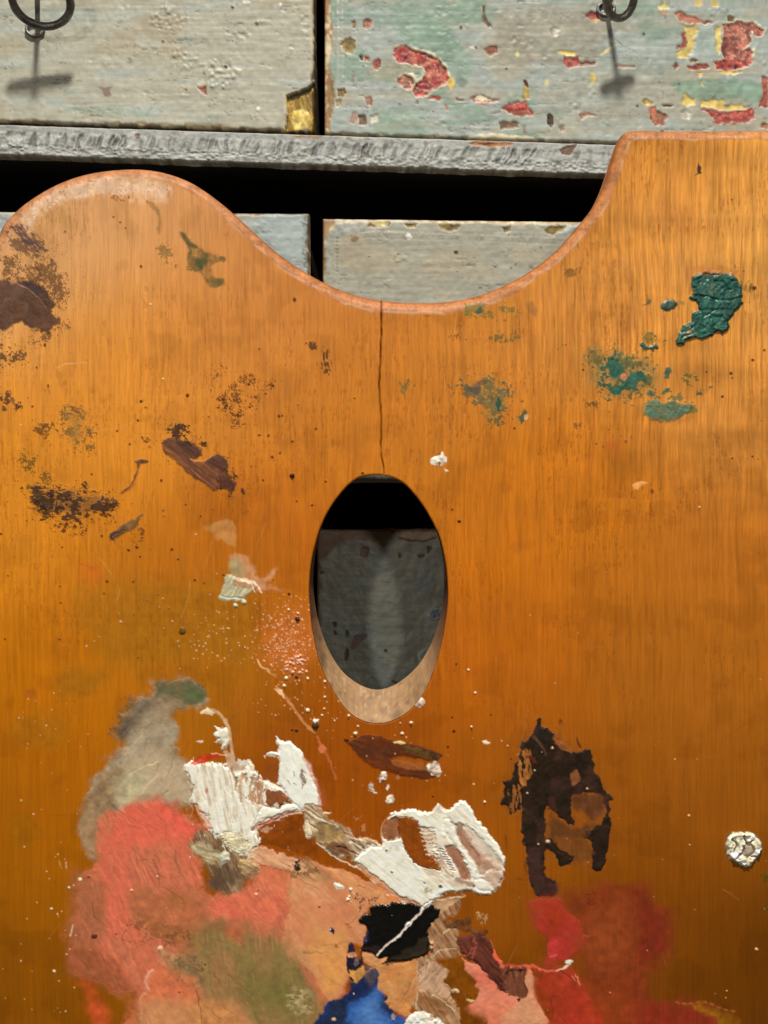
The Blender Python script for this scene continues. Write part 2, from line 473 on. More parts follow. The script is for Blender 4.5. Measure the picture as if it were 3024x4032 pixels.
# ---- drawers
def drawer_surface(x0, x1, y0, y1, ang, anchor, seed, grey=(181, 177, 156), blue=(178, 184, 174), green=(150, 166, 148), blueness=0.0, greenness=-.6, step=5):
    """x0..x1, y0..y1 are own coordinates that equal reference pixels at the anchor"""
    def axis(a, b, lo, hi):
        pts = [np.linspace(a, b, 3)]
        c0, c1 = max(a, lo), min(b, hi)
        if c1 > c0: pts.append(np.arange(c0, c1, step))
        if c0 > a: pts.append(np.arange(a, c0, 40))
        if c1 < b: pts.append(np.arange(c1, b, 40))
        for k in (0, 2, 5, 9): pts.append(np.array([a + k, b - k]))
        z = np.unique(np.round(np.concatenate(pts), 1)); keep = [z[0]]
        for q in z[1:]:
            if q - keep[-1] >= 1.9: keep.append(q)
        keep[-1] = z[-1]
        return np.array(keep)
    s = Surface(axis(x0, x1, -30, 3054), axis(y0, y1, -30, 1250), DF, ang, anchor)
    X, Y = s.X, s.Y
    base = np.broadcast_to(np.array(grey, float), X.shape + (3,)).copy()
    hz = fbs(X / 420, Y / 34, 4, seed)                       # long horizontal brush bands
    t = sst(-.15, .5, hz + blueness + .35 * fbm(X / 180, Y / 90, 3, seed + 2))[..., None] * .75
    base = base * (1 - t) + np.array(blue, float) * t
    t = sst(.05, .4, fbm(X / 170, Y / 80, 4, seed + 5) + greenness)[..., None] * .8
    base = base * (1 - t) + np.array(green, float) * t
    t = sst(.2, .6, fbm(X / 240, Y / 110, 3, seed + 15))[..., None] * .5
    base = base * (1 - t) + np.array([174, 160, 130.]) * t
    fine = fbs(X / 90, Y / 5, 3, seed + 8); vert = fbs(X / 6, Y / 60, 2, seed + 9)
    base *= (1 + .03 * fine + .012 * vert + .04 * fbm(X / 18, Y / 18, 4, seed + 10))[..., None]
    # dark hairline cracks and grime in the brush marks
    cr = np.abs(fbs(X / 200, Y / 30, 4, seed + 20)); ck = (1 - sst(.0, .035, cr)) * sst(.0, .35, fbm(X / 110, Y / 60, 2, seed + 21))
    base *= (1 - .28 * ck)[..., None]
    s.put((slice(None), slice(None)), np.ones(X.shape), np.clip(base, 0, 255))
    s.Hh = .0005 * fbs(X / 240, Y / 14, 3, seed + 3) + .0007 * fbm(X / 22, Y / 22, 4, seed + 4) - .0012 * ck
    # puckered old paint bubbles
    s.Hh += .0015 * sst(.6, .8, fbm(X / 60, Y / 60, 3, seed + 30)) * fbm(X / 14, Y / 14, 2, seed + 33)
    s.R[:] = .48
    # worn edges: cream and raw wood showing
    e = np.minimum(np.minimum(s.U - s.xs[0], s.xs[-1] - s.U), np.minimum(s.V - s.ys[0], s.ys[-1] - s.V))
    a = (1 - sst(3, 15, e + 8 * fbm(X / 30, Y / 30, 4, seed + 40))) * .9
    n = sst(-.25, .25, fbm(X / 24, Y / 24, 3, seed + 41))[..., None]
    s.put((slice(None), slice(None)), a, np.array([205, 182, 138.]) * (1 - n) + np.array([126, 96, 62.]) * n, s.Hh - .004)
    return s

def chip(s, f, pts, layers=('red',), seed=None, edge=4, op=1.0, smooth=False):
    """a flake fallen off: rim of pale paint, hollow with the older coat showing"""
    cols = dict(red=((150, 62, 48), (178, 98, 76)), redv=((158, 52, 46), (186, 104, 84)), yellow=((205, 180, 98), (176, 146, 74)), brown=((104, 78, 54), (132, 104, 72)),
                dark=((64, 40, 38), (84, 56, 48)), rust=((146, 88, 62), (170, 118, 88)), olive=((120, 98, 48), (146, 122, 62)),
                pale=((196, 190, 172), (176, 172, 156)), pink=((168, 122, 104), (150, 100, 84)), gold=((176, 140, 50), (206, 172, 76)))
    c = cols[layers[0]]
    pp = fr(f, pts); cen = pp.mean(0)
    x0, y0, sc = FR[f]
    big = [((p[0] - x0) / sc, (p[1] - y0) / sc) for p in cen + (pp - cen) * 1.0 + np.sign(pp - cen) * 3]
    s.paint(f, big, (196, 190, 168), edge, 18, 3, 2.5, op * .55, smooth, h=.0035, seed=seed)
    s.paint(f, pts, c[0], edge, 18, 3, 2, op, smooth, h=-.003, col2=c[1], c2f=16, sv=.22, relief=.0022, rough=.5, seed=seed)

def ring_pull(parent, cx, cy, rx, ry, wire, tilt, yaw, depth, seed, base):
    """wire ring through a small staple"""
    rg = random.Random(seed)
    k = (CAM_D + depth) / CAM_D
    C0 = Vector(((cx - 1512) * S * k, depth, (2016 - cy) * S * k))
    def tube(path, r, closed):
        V = []; n = len(path); m = 12
        for i, p in enumerate(path):
            a = path[(i - 1) % n] if closed or i else path[i]; b = path[(i + 1) % n] if closed or i < n - 1 else path[i]
            t = (b - a).normalized(); u = t.cross(Vector((.31, .9, .17))).normalized(); w = t.cross(u)
            for j in range(m):
                an = 2 * math.pi * j / m
                rr = r * (1 + .06 * math.sin(i * 1.7) * math.cos(an * 2 + i * .3))
                V.append(p + (u * math.cos(an) + w * math.sin(an)) * rr)
        F = []
        for i in range(n if closed else n - 1):
            for j in range(m):
                F.append((i * m + j, i * m + (j + 1) % m, ((i + 1) % n) * m + (j + 1) % m, ((i + 1) % n) * m + j))
        if not closed:
            F.append(tuple(range(m))[::-1]); F.append(tuple((n - 1) * m + j for j in range(m)))
        return V, F
    RX, RY = rx * S * k, ry * S * k; W = wire * S * k / 2
    path = []
    for i in range(48):
        a = 2 * math.pi * i / 48
        x = RX * math.cos(a); z = RY * math.sin(a) - RY
        y = -(-z) * math.sin(tilt); z2 = z * math.cos(tilt)
        xx = x * math.cos(yaw); y += x * math.sin(yaw)
        path.append(C0 + Vector((xx, y - .045, z2)))
    V, F = tube(path, W, True)
    r = make_mesh('ring_pull', [tuple(p) for p in V], F, M_IRON, parent)
    # shank: a straight wire from the drawer face out to the ring, closed round it in a small eye
    kb2 = (CAM_D + DF) / CAM_D
    B0 = Vector(((base[0] - 1512) * S * kb2, DF + .02, (2016 - base[1]) * S * kb2))
    T0 = C0 + Vector((0, -.045, 0))
    path = [B0.lerp(T0, t) for t in (0, .25, .5, .75, .93)]
    for i in range(9):
        an = -math.pi * .5 + 2 * math.pi * i / 9
        path.append(T0 + Vector((W * .25 * math.sin(i), W * 1.7 * math.sin(an), W * 1.7 * math.cos(an))))
    V, F = tube(path, W * .66, False)
    make_mesh('shank', [tuple(p) for p in V], F, M_IRON, r)
    path = [B0 + Vector((W * 2.1 * math.cos(t), -.026, W * 1.6 * math.sin(t))) for t in [2 * math.pi * i / 20 for i in range(20)]]
    V, F = tube(path, W * .45, True)
    make_mesh('collar', [tuple(p) for p in V], F, M_IRON, r)
    return r

def build_drawer(label, s, x0, x1, y0, y1, ring=None):
    k = s.k; cx = (x0 + x1) / 2
    lx = s.X.mean(); ly = s.Y.max()
    t = thing('drawer', label, 'drawer', ((lx - 1512) * S * k, 1.0, (2016 - ly) * S * k), 'grey painted drawers with wire ring pulls')
    finish_front(s, 'drawer_front', M_CHIPPED, t, 9, .014, DF + .07)
    # box body behind the front: two sides, back and bottom (open at the top)
    X0, X1, Y0, Y1 = s.X.min() + 22, s.X.max() - 22, s.Y.min() + 40, s.Y.max() - 30
    for nm, (a, b, c, d, e, g) in dict(drawer_side=(X0, X0 + 35, Y0, Y1, DF + .075, 1.45), drawer_side_=(X1 - 35, X1, Y0, Y1, DF + .075, 1.45),
                                       drawer_back=(X0 + 36, X1 - 36, Y0, Y1, 1.40, 1.45), drawer_bottom=(X0 + 36, X1 - 36, Y1 - 20, Y1, DF + .075, 1.39)).items():
        v, f = px_box(a, c, b, d, e, g, kd=DF)
        make_mesh(nm.rstrip('_'), v, f, M_SIDE, t, smooth=False)
    if ring: ring_pull(t, *ring)
    return t

# upper left drawer -------------------------------------------------
r18 = math.radians(1.85)
s = drawer_surface(-960, 1240, -460, 498 + 22, r18, (1243, 498 + 22), 5, blueness=-.35, greenness=-.75)
for (x, y, rr) in ((720, 90, 60), (950, 320, 70), (800, 260, 50)):     # blistered old coat
    X, Y = s.X, s.Y; cx, cy = x * .9114, y * .9114
    d = np.hypot(X - cx, (Y - cy) * 1.2) + 16 * fbm(X / 30, Y / 30, 3, x) + 9 * fbm(X / 12, Y / 12, 2, x + 3)
    m = sst(1.25, .75, d / rr)
    s.Hh += .0028 * np.exp(-((d - rr * .85) / 9) ** 2) * sst(-.4, .4, fbm(X / 40, Y / 40, 2, x + 9)) + m * .0026 * fbm(X / 13, Y / 13, 3, x)
s.paint('A', [(0, 400), (200, 405), (420, 410), (640, 440), (700, 470), (640, 520), (300, 480), (100, 455), (0, 450)], (176, 188, 178), 14, 60, 6, 16, .5, sv=.06, dry=.55, dscale=(70, 7))
s.paint('A', [(290, 465), (450, 470), (640, 480), (630, 500), (450, 495), (300, 485)], (150, 168, 150), 8, 40, 4, 8, .6)
s.paint('A', [(90, 0), (170, 150), (170, 440), (115, 440), (110, 150)], (160, 156, 140), 6, 60, 3, 14, .2)  # faint cast shadow of the ring pull, painted down the front
s.paint('A', [(420, 372), (450, 378), (488, 374), (475, 392), (478, 412), (455, 415), (440, 392)], (136, 100, 92), 4, 20, 3, 3, .8)
chip(s, 'A', [(850, 378), (868, 356), (892, 358), (890, 380), (892, 412), (870, 395)], ('red',), edge=2)
s.paint('A', [(852, 362), (875, 352), (890, 356), (885, 372), (862, 375)], (222, 212, 182), 2, 15, 2, 2, .9, h=.002)
chip(s, 'A', [(796, 383), (812, 382), (810, 396), (800, 394)], ('red',), edge=2)
for x, y, r_, c in ((1004, 31, 6.5, (58, 46, 38)), (1110, 100, 7.5, (126, 100, 66)), (975, 287, 7.5, (34, 28, 24)), (704, 179, 5, (66, 54, 44)), (1221, 108, 3, (70, 60, 48)), (24, 297, 4, (110, 104, 90)), (105, 132, 6, (226, 220, 200)), (1115, 471, 8, (238, 238, 230)), (1210, 24, 9, (204, 204, 194))):
    s.dot(x * .9114, y * .9114, r_, c, .002)
for pts in ([(800, 395), (830, 402), (860, 390)], [(905, 430), (930, 440), (920, 455), (940, 448)], [(640, 400), (655, 440), (650, 470)], [(630, 500), (690, 430), (700, 470)], [(560, 200), (700, 225), (780, 215)], [(780, 215), (860, 185), (930, 178)], [(920, 385), (980, 390), (1030, 370)], [(1240, 400), (1300, 385), (1335, 375)]):
    s.paint('A', pts, (108, 100, 84), 3, 20, 2, 1.6, .7, h=-.001, line=(1.6, .8))
s.paint('A', [(0, 530), (60, 526), (130, 530), (120, 541), (0, 542)], (104, 84, 60), 4, 20, 3, 3, .8)
s.paint('A', [(740, 552), (790, 548), (805, 530), (800, 560), (760, 570)], (130, 104, 58), 3, 15, 2, 3, .8)
s.paint('A', [(1030, 560), (1040, 542), (1060, 552), (1060, 572), (1035, 574)], (110, 90, 54), 3, 15, 2, 3, .8)
s.paint('A', [(640, 560), (900, 562), (1240, 572), (1240, 585), (800, 580)], (128, 118, 92), 6, 40, 4, 5, .45)
# dirty right border and the missing corner with bright bare wood
s.paint('A', [(1338, 0), (1352, 0), (1356, 100), (1352, 220), (1342, 330), (1334, 330), (1342, 180)], (196, 184, 150), 5, 25, 3, 4, .7, h=-.001)
s.paint('A', [(1352, 0), (1380, 0), (1380, 600), (1345, 600), (1340, 400), (1358, 250)], (62, 44, 28), 5, 30, 4, 4, .9, h=-.006)
s.paint('A', [(1226, 402), (1250, 395), (1330, 378), (1358, 340), (1390, 330), (1390, 600), (1226, 600), (1222, 500), (1232, 440)], (196, 186, 156), 5, 30, 5, 3, .9, False, h=.001)
s.paint('A', [(1238, 415), (1290, 400), (1338, 384), (1362, 350), (1390, 350), (1390, 600), (1250, 600), (1232, 560), (1242, 500), (1236, 450)], (140, 108, 40), 5, 24, 5, 2, 1, False, h=-.012, col2=(192, 158, 68), c2f=14, c2b=-.1, sv=.3, relief=.003, rough=.4, streak=70)
s.paint('A', [(1262, 480), (1300, 470), (1330, 480), (1340, 530), (1310, 556), (1270, 552), (1262, 520)], (216, 180, 82), 5, 20, 4, 3, .9, h=-.011, col2=(240, 214, 130), c2f=10, sv=.25, relief=.003, rough=.35)
s.paint('A', [(1240, 412), (1330, 380), (1362, 345), (1366, 356), (1338, 392), (1244, 424)], (36, 26, 12), 3, 20, 2, 2, .85, False, h=-.012)
s.paint('A', [(1346, 400), (1390, 350), (1390, 600), (1352, 600), (1350, 500)], (54, 36, 18), 4, 20, 3, 4, .9, h=-.014)
s.paint('A', [(1252, 560), (1300, 556), (1335, 552), (1345, 590), (1260, 590)], (76, 62, 46), 5, 18, 4, 2, .9, col2=(150, 144, 130), c2f=12)
build_drawer('upper left grey drawer with a broken corner showing golden wood', s, 0, 0, 0, 0,
             ring=(165, -72, 112, 104, 33, -.72, .12, DF - .115, 3, (140, 118)))

# upper right drawer -------------------------------------------------
s = drawer_surface(1277, 3560, -460, 530, r18, (1276, 530), 11, grey=(170, 168, 150), blue=(166, 177, 170), green=(138, 160, 141), blueness=.35, greenness=-.15)
G = (136, 162, 140)
s.paint('B', [(330, 60), (500, 70), (560, 160), (600, 240), (560, 310), (520, 260), (420, 170), (340, 130)], G, 22, 60, 8, 18, .75)
s.paint('B', [(520, 0), (640, 0), (640, 60), (570, 90), (520, 50)], G, 16, 50, 6, 16, .7)
s.paint('B', [(1310, 300), (1400, 285), (1600, 290), (1650, 320), (1640, 370), (1500, 360), (1360, 345)], (128, 158, 134), 14, 50, 6, 12, .8)
s.paint('B', [(1080, 0), (1290, 0), (1240, 60), (1120, 50)], G, 16, 50, 6, 14, .6)
s.paint('B', [(260, 400), (420, 400), (420, 480), (280, 490)], G, 16, 50, 6, 18, .5)
s.paint('B', [(700, 60), (900, 30), (1060, 70), (1060, 200), (880, 230), (700, 200)], (160, 154, 134), 20, 70, 8, 18, .75)
s.paint('B', [(920, 220), (1300, 240), (1290, 330), (1150, 480), (900, 470), (860, 300)], (164, 164, 148), 24, 70, 8, 24, .55)
s.paint('B', [(1640, 80), (1659, 70), (1659, 200), (1600, 160)], (168, 184, 178), 12, 50, 6, 12, .6)
s.paint('B', [(1370, 90), (1490, 95), (1480, 210), (1380, 200)], (174, 188, 180), 8, 40, 5, 10, .6)
s.paint('B', [(70, 0), (90, 0), (96, 120), (92, 240), (104, 300), (98, 400), (84, 490), (64, 490)], (222, 204, 162), 6, 30, 5, 3, .9, h=-.003, col2=(170, 120, 74), c2f=22)
s.paint('B', [(84, 260), (100, 290), (104, 360), (96, 420), (82, 400), (80, 300)], (138, 104, 54), 5, 24, 4, 3, .85, h=-.004)
for (x, y0_, y1_) in ((118, 0, 380), (134, 0, 300)):                       # two columns of dotted relief along the border
    for k in range(int((y1_ - y0_) / 9)):
        s.dot(1200 + (x + (k % 2)) * 1.0995, (y0_ + 9 * k) * 1.0995, 4.5, (184, 186, 172), .0035, 1.5, 0, .6)
chip(s, 'B', [(130, 160), (142, 142), (160, 134), (184, 142), (180, 170), (168, 196), (148, 188)], ('olive',))
chip(s, 'B', [(210, 75), (228, 66), (242, 75), (238, 96), (224, 104), (210, 96)], ('rust',), edge=3)
chip(s, 'B', [(170, 75), (182, 72), (184, 94), (172, 106)], ('brown',), edge=2)
chip(s, 'B', [(195, 198), (206, 196), (210, 214), (200, 218)], ('dark',), edge=2)
chip(s, 'B', [(212, 200), (230, 204), (232, 222), (216, 218)], ('rust',), edge=2)
chip(s, 'B', [(243, 222), (260, 208), (272, 214), (270, 240), (256, 254), (246, 238)], ('redv',), edge=3)
chip(s, 'B', [(120, 318), (142, 314), (150, 330), (132, 348), (116, 346)], ('olive',), edge=3)
chip(s, 'B', [(108, 360), (130, 350), (132, 376), (112, 384)], ('olive',), edge=3, op=.8)
chip(s, 'B', [(212, 352), (236, 344), (246, 358), (240, 382), (222, 376)], ('pink',), edge=3)
chip(s, 'B', [(166, 400), (190, 396), (188, 444), (160, 440)], ('pink',), edge=3, op=.7)
chip(s, 'B', [(190, 412), (220, 410), (222, 446), (196, 450)], ('brown',), edge=3)
chip(s, 'B', [(232, 412), (262, 408), (262, 434), (236, 440)], ('pale',), edge=3)
chip(s, 'B', [(168, 270), (182, 268), (176, 300), (166, 296)], ('brown',), edge=2, op=.6)
# the big curled red mark
s.paint('B', [(316, 168), (340, 158), (400, 172), (446, 186), (486, 206), (512, 238), (522, 282), (510, 304), (480, 322), (440, 344), (404, 352), (380, 334), (340, 306), (326, 286), (348, 264), (386, 262), (408, 282), (420, 256), (398, 236), (330, 228), (318, 204)], (222, 208, 172), 5, 20, 4, 3, .8, False, h=.004)
red = dict(edge=5, ef=22, fine=5, soft=2, smooth=False, h=-.003, rough=.5, relief=.0045, sv=.3)
s.paint('B', [(320, 172), (342, 162), (400, 178), (440, 192), (478, 212), (505, 244), (514, 284), (500, 302), (470, 318), (440, 338), (404, 346), (384, 330), (396, 300), (420, 290), (432, 262), (424, 240), (398, 230), (340, 224), (322, 206)], (160, 52, 46), col2=(188, 110, 88), c2f=18, c2b=.1, **red)
s.paint('B', [(334, 280), (352, 268), (380, 270), (392, 300), (378, 322), (350, 310), (332, 296)], (150, 92, 70), col2=(190, 130, 104), c2f=14, **red)
s.paint('B', [(322, 175), (345, 166), (370, 180), (368, 214), (340, 222), (324, 206)], (150, 36, 38), col2=(176, 72, 60), c2f=12, **red)
for pts in ([(400, 310), (440, 326), (480, 300)], [(420, 260), (450, 280), (440, 310)], [(440, 210), (470, 236), (480, 270)], [(345, 275), (370, 290), (384, 316)]):
    s.paint('B', pts, (226, 190, 160), 5, 14, 3, 1.5, .7, h=.001, line=(2, 1))
s.paint('B', [(514, 284), (528, 280), (538, 300), (526, 320), (514, 310)], (222, 186, 90), 3, 15, 3, 2)
s.paint('B', [(285, 225), (320, 230), (345, 238), (335, 270), (310, 256)], (150, 146, 122), 6, 20, 4, 4, .7)
s.paint('B', [(545, 280), (580, 290), (576, 312), (552, 306)], (96, 112, 96), 6, 20, 4, 6, .6)
chip(s, 'B', [(440, 350), (462, 342), (490, 346), (486, 360), (460, 358)], ('red',), edge=3)
chip(s, 'B', [(400, 360), (412, 362), (408, 378), (396, 372)], ('dark',), edge=3, op=.6)
chip(s, 'B', [(500, 372), (512, 372), (510, 392), (502, 396)], ('red',), edge=2, op=.7)
chip(s, 'B', [(540, 352), (575, 354), (570, 364), (545, 362)], ('brown',), edge=2, op=.8)
chip(s, 'B', [(590, 350), (628, 334), (650, 346), (700, 356), (680, 366), (612, 364)], ('pink',), edge=3)
s.paint('B', [(612, 352), (628, 336), (650, 350), (668, 350), (664, 358), (620, 358)], (226, 216, 180), 3, 15, 2, 2)
s.paint('B', [(610, 364), (660, 364), (650, 376), (622, 376)], (214, 160, 138), 3, 15, 2, 2, .8)
chip(s, 'B', [(632, 16), (642, 22), (646, 60), (660, 82), (672, 94), (656, 94), (640, 74)], ('brown',), edge=3)
chip(s, 'B', [(642, 176), (668, 158), (690, 166), (692, 188), (668, 198), (652, 192)], ('rust',), edge=3)
s.paint('B', [(588, 166), (606, 164), (626, 170), (600, 176)], (232, 230, 214), 2, 15, 2, 2)
s.paint('B', [(604, 168), (622, 168), (616, 174)], (88, 60, 72), 1, 15, 1, 1.5)
# red wedge with yellow spike
chip(s, 'B', [(705, 388), (735, 368), (792, 362), (800, 386), (820, 400), (812, 414), (784, 420), (740, 410)], ('redv',), edge=4)
s.paint('B', [(712, 386), (738, 370), (792, 366), (798, 386), (760, 392)], (206, 110, 96), 4, 14, 4, 2, .8, False, h=-.001, col2=(170, 60, 52), c2f=9)
s.paint('B', [(736, 394), (818, 402), (786, 420), (746, 412)], (142, 88, 62), 4, 14, 4, 2, .9, False)
chip(s, 'B', [(778, 352), (786, 320), (784, 290), (796, 292), (804, 320), (806, 352), (790, 358)], ('yellow',), edge=2)
s.paint('B', [(782, 288), (796, 290), (802, 312), (790, 306)], (92, 52, 34), 2, 15, 2, 2)
chip(s, 'B', [(694, 440), (720, 434), (768, 436), (766, 458), (730, 462), (700, 462)], ('brown',), edge=3)
chip(s, 'B', [(660, 408), (700, 396), (706, 410)], ('dark',), edge=3, op=.5)
chip(s, 'B', [(866, 412), (880, 404), (892, 416), (892, 444), (882, 460), (868, 444)], ('dark',), edge=2)
chip(s, 'B', [(910, 452), (932, 446), (930, 466), (914, 470)], ('brown',), edge=3, op=.7)
chip(s, 'B', [(980, 410), (1010, 402), (1052, 414), (1010, 418), (990, 428)], ('rust',), edge=3, op=.9)
chip(s, 'B', [(780, 452), (792, 448), (794, 482), (784, 480)], ('brown',), edge=2, op=.6)
for x, y in ((866, 292), (760, 190), (1030, 268)):
    s.paint('B', [(x - 7, y), (x + 2, y - 8), (x + 8, y + 2), (x + 4, y + 14), (x - 6, y + 12)], (222, 206, 140), 2, 10, 2, 2, .9)
s.paint('B', [(1022, 264), (1034, 262), (1044, 280), (1036, 296), (1022, 290)], (220, 192, 96), 2, 10, 2, 2)
# bar with red flake
s.paint('B', [(906, 186), (940, 182), (968, 188), (966, 198), (930, 196)], (228, 200, 110), 3, 15, 2, 2, h=-.002)
chip(s, 'B', [(926, 206), (984, 204), (984, 220), (1044, 222), (1040, 234), (980, 236), (950, 242), (930, 232)], ('redv',), edge=3)
s.paint('B', [(982, 222), (1044, 224), (1040, 234), (984, 236)], (142, 106, 84), 2, 12, 2, 2, .9, False)
chip(s, 'B', [(1112, 234), (1150, 232), (1190, 236), (1184, 244), (1120, 244)], ('rust',), edge=2, op=.7)
for pts in ([(960, 204), (1080, 206), (1180, 212)], [(1050, 205), (1075, 178), (1130, 152)], [(880, 470), (800, 480), (640, 488)], [(560, 232), (760, 236), (900, 230)], [(520, 372), (700, 376), (960, 370)], [(820, 408), (980, 400), (1200, 406)], [(1100, 130), (1140, 160), (1190, 190)]):
    s.paint('B', pts, (98, 86, 66), 4, 20, 3, 1.8, .6, h=-.001, line=(1.6, .8))
s.paint('B', [(1056, 196), (1085, 172), (1110, 162), (1096, 178), (1070, 196)], (226, 206, 150), 2, 12, 2, 2, .9)
chip(s, 'B', [(1004, 56), (1022, 40), (1052, 44), (1056, 66), (1040, 80), (1020, 66)], ('red',), edge=3)
s.paint('B', [(1030, 68), (1058, 64), (1050, 80)], (224, 170, 100), 3, 10, 2, 2)
chip(s, 'B', [(876, 112), (894, 94), (912, 108), (908, 126), (890, 134)], ('pale',), edge=5)
# right hand group
chip(s, 'B', [(1206, 362), (1220, 352), (1250, 366), (1244, 378), (1214, 374)], ('yellow',), edge=2)
chip(s, 'B', [(1276, 374), (1322, 374), (1318, 382), (1282, 382)], ('brown',), edge=2)
chip(s, 'B', [(1236, 386), (1256, 380), (1262, 400), (1300, 406), (1302, 424), (1286, 432), (1290, 448), (1256, 448), (1236, 424)], ('rust',), edge=4)
s.paint('B', [(1238, 386), (1254, 382), (1258, 408), (1242, 410)], (212, 116, 92), 2, 10, 3, 2, .8)
s.paint('B', [(1266, 18), (1300, 12), (1304, 26), (1296, 34), (1270, 34)], (222, 208, 140), 3, 12, 3, 2, h=-.002)
s.paint('B', [(1270, 36), (1298, 34), (1294, 52), (1272, 54)], (176, 150, 118), 3, 12, 3, 2)
s.paint('B', [(1376, 0), (1482, 0), (1476, 24), (1440, 14), (1400, 20), (1376, 8)], (222, 190, 94), 4, 16, 4, 2, h=-.002)
chip(s, 'B', [(1322, 48), (1350, 38), (1364, 54), (1404, 56), (1410, 72), (1470, 78), (1440, 86), (1380, 84), (1340, 72)], ('rust',), edge=4)
s.paint('B', [(1344, 58), (1406, 60), (1408, 74), (1350, 74)], (206, 130, 106), 3, 10, 3, 2, .7)
yl = dict(edge=5, ef=18, fine=4, soft=2, smooth=False, h=-.003, rough=.5, relief=.002, sv=.15)
s.paint('B', [(1358, 92), (1400, 92), (1412, 108), (1396, 136), (1402, 150), (1384, 182), (1376, 206), (1338, 206), (1332, 184), (1362, 168), (1368, 130)], (214, 188, 106), **yl)
s.paint('B', [(1352, 118), (1364, 112), (1370, 150), (1362, 166), (1340, 176), (1326, 174), (1346, 160)], (156, 80, 68), **yl)
s.paint('B', [(1470, 90), (1490, 94), (1494, 150), (1484, 196), (1474, 170)], (218, 196, 116), **yl)
s.paint('B', [(1496, 80), (1560, 68), (1612, 78), (1650, 100), (1646, 130), (1622, 142), (1606, 124), (1600, 150), (1584, 180), (1612, 168), (1614, 200), (1600, 236), (1570, 252), (1500, 254), (1466, 246), (1466, 220), (1496, 206), (1486, 170), (1498, 130)], (222, 210, 180), 4, 16, 4, 3, .7, False, h=.004)
s.paint('B', [(1500, 84), (1560, 74), (1606, 84), (1644, 104), (1640, 124), (1616, 134), (1600, 108), (1596, 150), (1570, 178), (1600, 176), (1608, 200), (1592, 232), (1560, 246), (1500, 250), (1470, 242), (1472, 224), (1504, 208), (1490, 170), (1502, 130)], (140, 70, 56), col2=(186, 116, 94), c2f=17, **red)
s.paint('B', [(1470, 226), (1520, 214), (1560, 222), (1604, 216), (1592, 238), (1550, 250), (1474, 246)], (146, 50, 44), col2=(188, 96, 76), c2f=12, **red)
for pts in ([(1510, 100), (1540, 130), (1530, 170)], [(1550, 170), (1580, 190), (1574, 214)], [(1520, 190), (1545, 206), (1560, 180)], [(1560, 90), (1580, 120), (1570, 150)]):
    s.paint('B', pts, (218, 172, 146), 5, 12, 3, 1.5, .7, h=.001, line=(2, 1))
s.paint('B', [(1486, 254), (1562, 254), (1560, 264), (1490, 264)], (214, 186, 104), **yl)
chip(s, 'B', [(1512, 64), (1522, 52), (1538, 60), (1540, 78), (1516, 80)], ('brown',), edge=3)
chip(s, 'B', [(1318, 234), (1330, 222), (1338, 240), (1330, 250)], ('red',), edge=3)
chip(s, 'B', [(1368, 236), (1420, 228), (1448, 236), (1440, 248), (1380, 250)], ('red',), edge=3)
chip(s, 'B', [(1376, 214), (1390, 208), (1412, 212), (1404, 222), (1384, 222)], ('brown',), edge=2)
s.paint('B', [(1402, 256), (1424, 252), (1414, 276)], (218, 190, 108), **yl)
s.paint('B', [(1416, 292), (1430, 290), (1422, 306)], (218, 190, 108), **yl)
s.paint('B', [(1352, 372), (1352, 336), (1362, 322), (1376, 346), (1402, 352), (1402, 374), (1370, 380)], (212, 186, 104), **yl)
s.paint('B', [(1420, 364), (1460, 356), (1500, 358), (1500, 380), (1560, 376), (1604, 386), (1560, 392), (1498, 396), (1440, 384), (1420, 380)], (220, 192, 108), **yl)
chip(s, 'B', [(1412, 390), (1458, 392), (1500, 404), (1604, 388), (1612, 424), (1590, 438), (1520, 440), (1480, 446), (1462, 420), (1440, 402)], ('redv',), edge=4)
s.paint('B', [(1520, 408), (1600, 392), (1604, 414), (1530, 420)], (214, 114, 98), 4, 10, 5, 2, .8, col2=(160, 50, 44), c2f=9)
s.paint('B', [(1470, 430), (1600, 424), (1580, 440), (1480, 446)], (150, 72, 52), 3, 12, 3, 2, .8)
s.paint('B', [(1456, 390), (1510, 398), (1500, 408), (1460, 400)], (220, 150, 130), 3, 12, 3, 2, .8)
chip(s, 'B', [(1346, 400), (1366, 392), (1384, 408), (1376, 428), (1352, 424)], ('pale',), edge=3)
chip(s, 'B', [(1636, 270), (1659, 280), (1659, 386), (1622, 382), (1640, 350)], ('red',), edge=4)
chip(s, 'B', [(1640, 440), (1659, 440), (1659, 462), (1630, 460)], ('rust',), edge=3)
for x, y in ((558, 98), (722, 246), (1214, 122), (1280, 470), (340, 372), (1340, 300), (1192, 380), (210, 236), (460, 398), (1268, 292)):
    s.dot(1200 + x * 1.0995, y * 1.0995, random.Random(x).uniform(3, 6), (74, 66, 54), .001)
s.paint('B', [(590, 488), (680, 480), (790, 488), (820, 500), (740, 508), (600, 504)], (206, 190, 154), 5, 20, 4, 3, .8, h=.003)
s.paint('B', [(70, 478), (300, 484), (600, 496), (1150, 508), (1150, 520), (70, 500)], (122, 110, 84), 6, 40, 5, 5, .45)
build_drawer('upper right grey-green drawer with flaked red and yellow paint', s, 0, 0, 0, 0, ring=(2438, -66, 60, 84, 32, -.72, .3, DF - .115, 5, (2385, 38)))

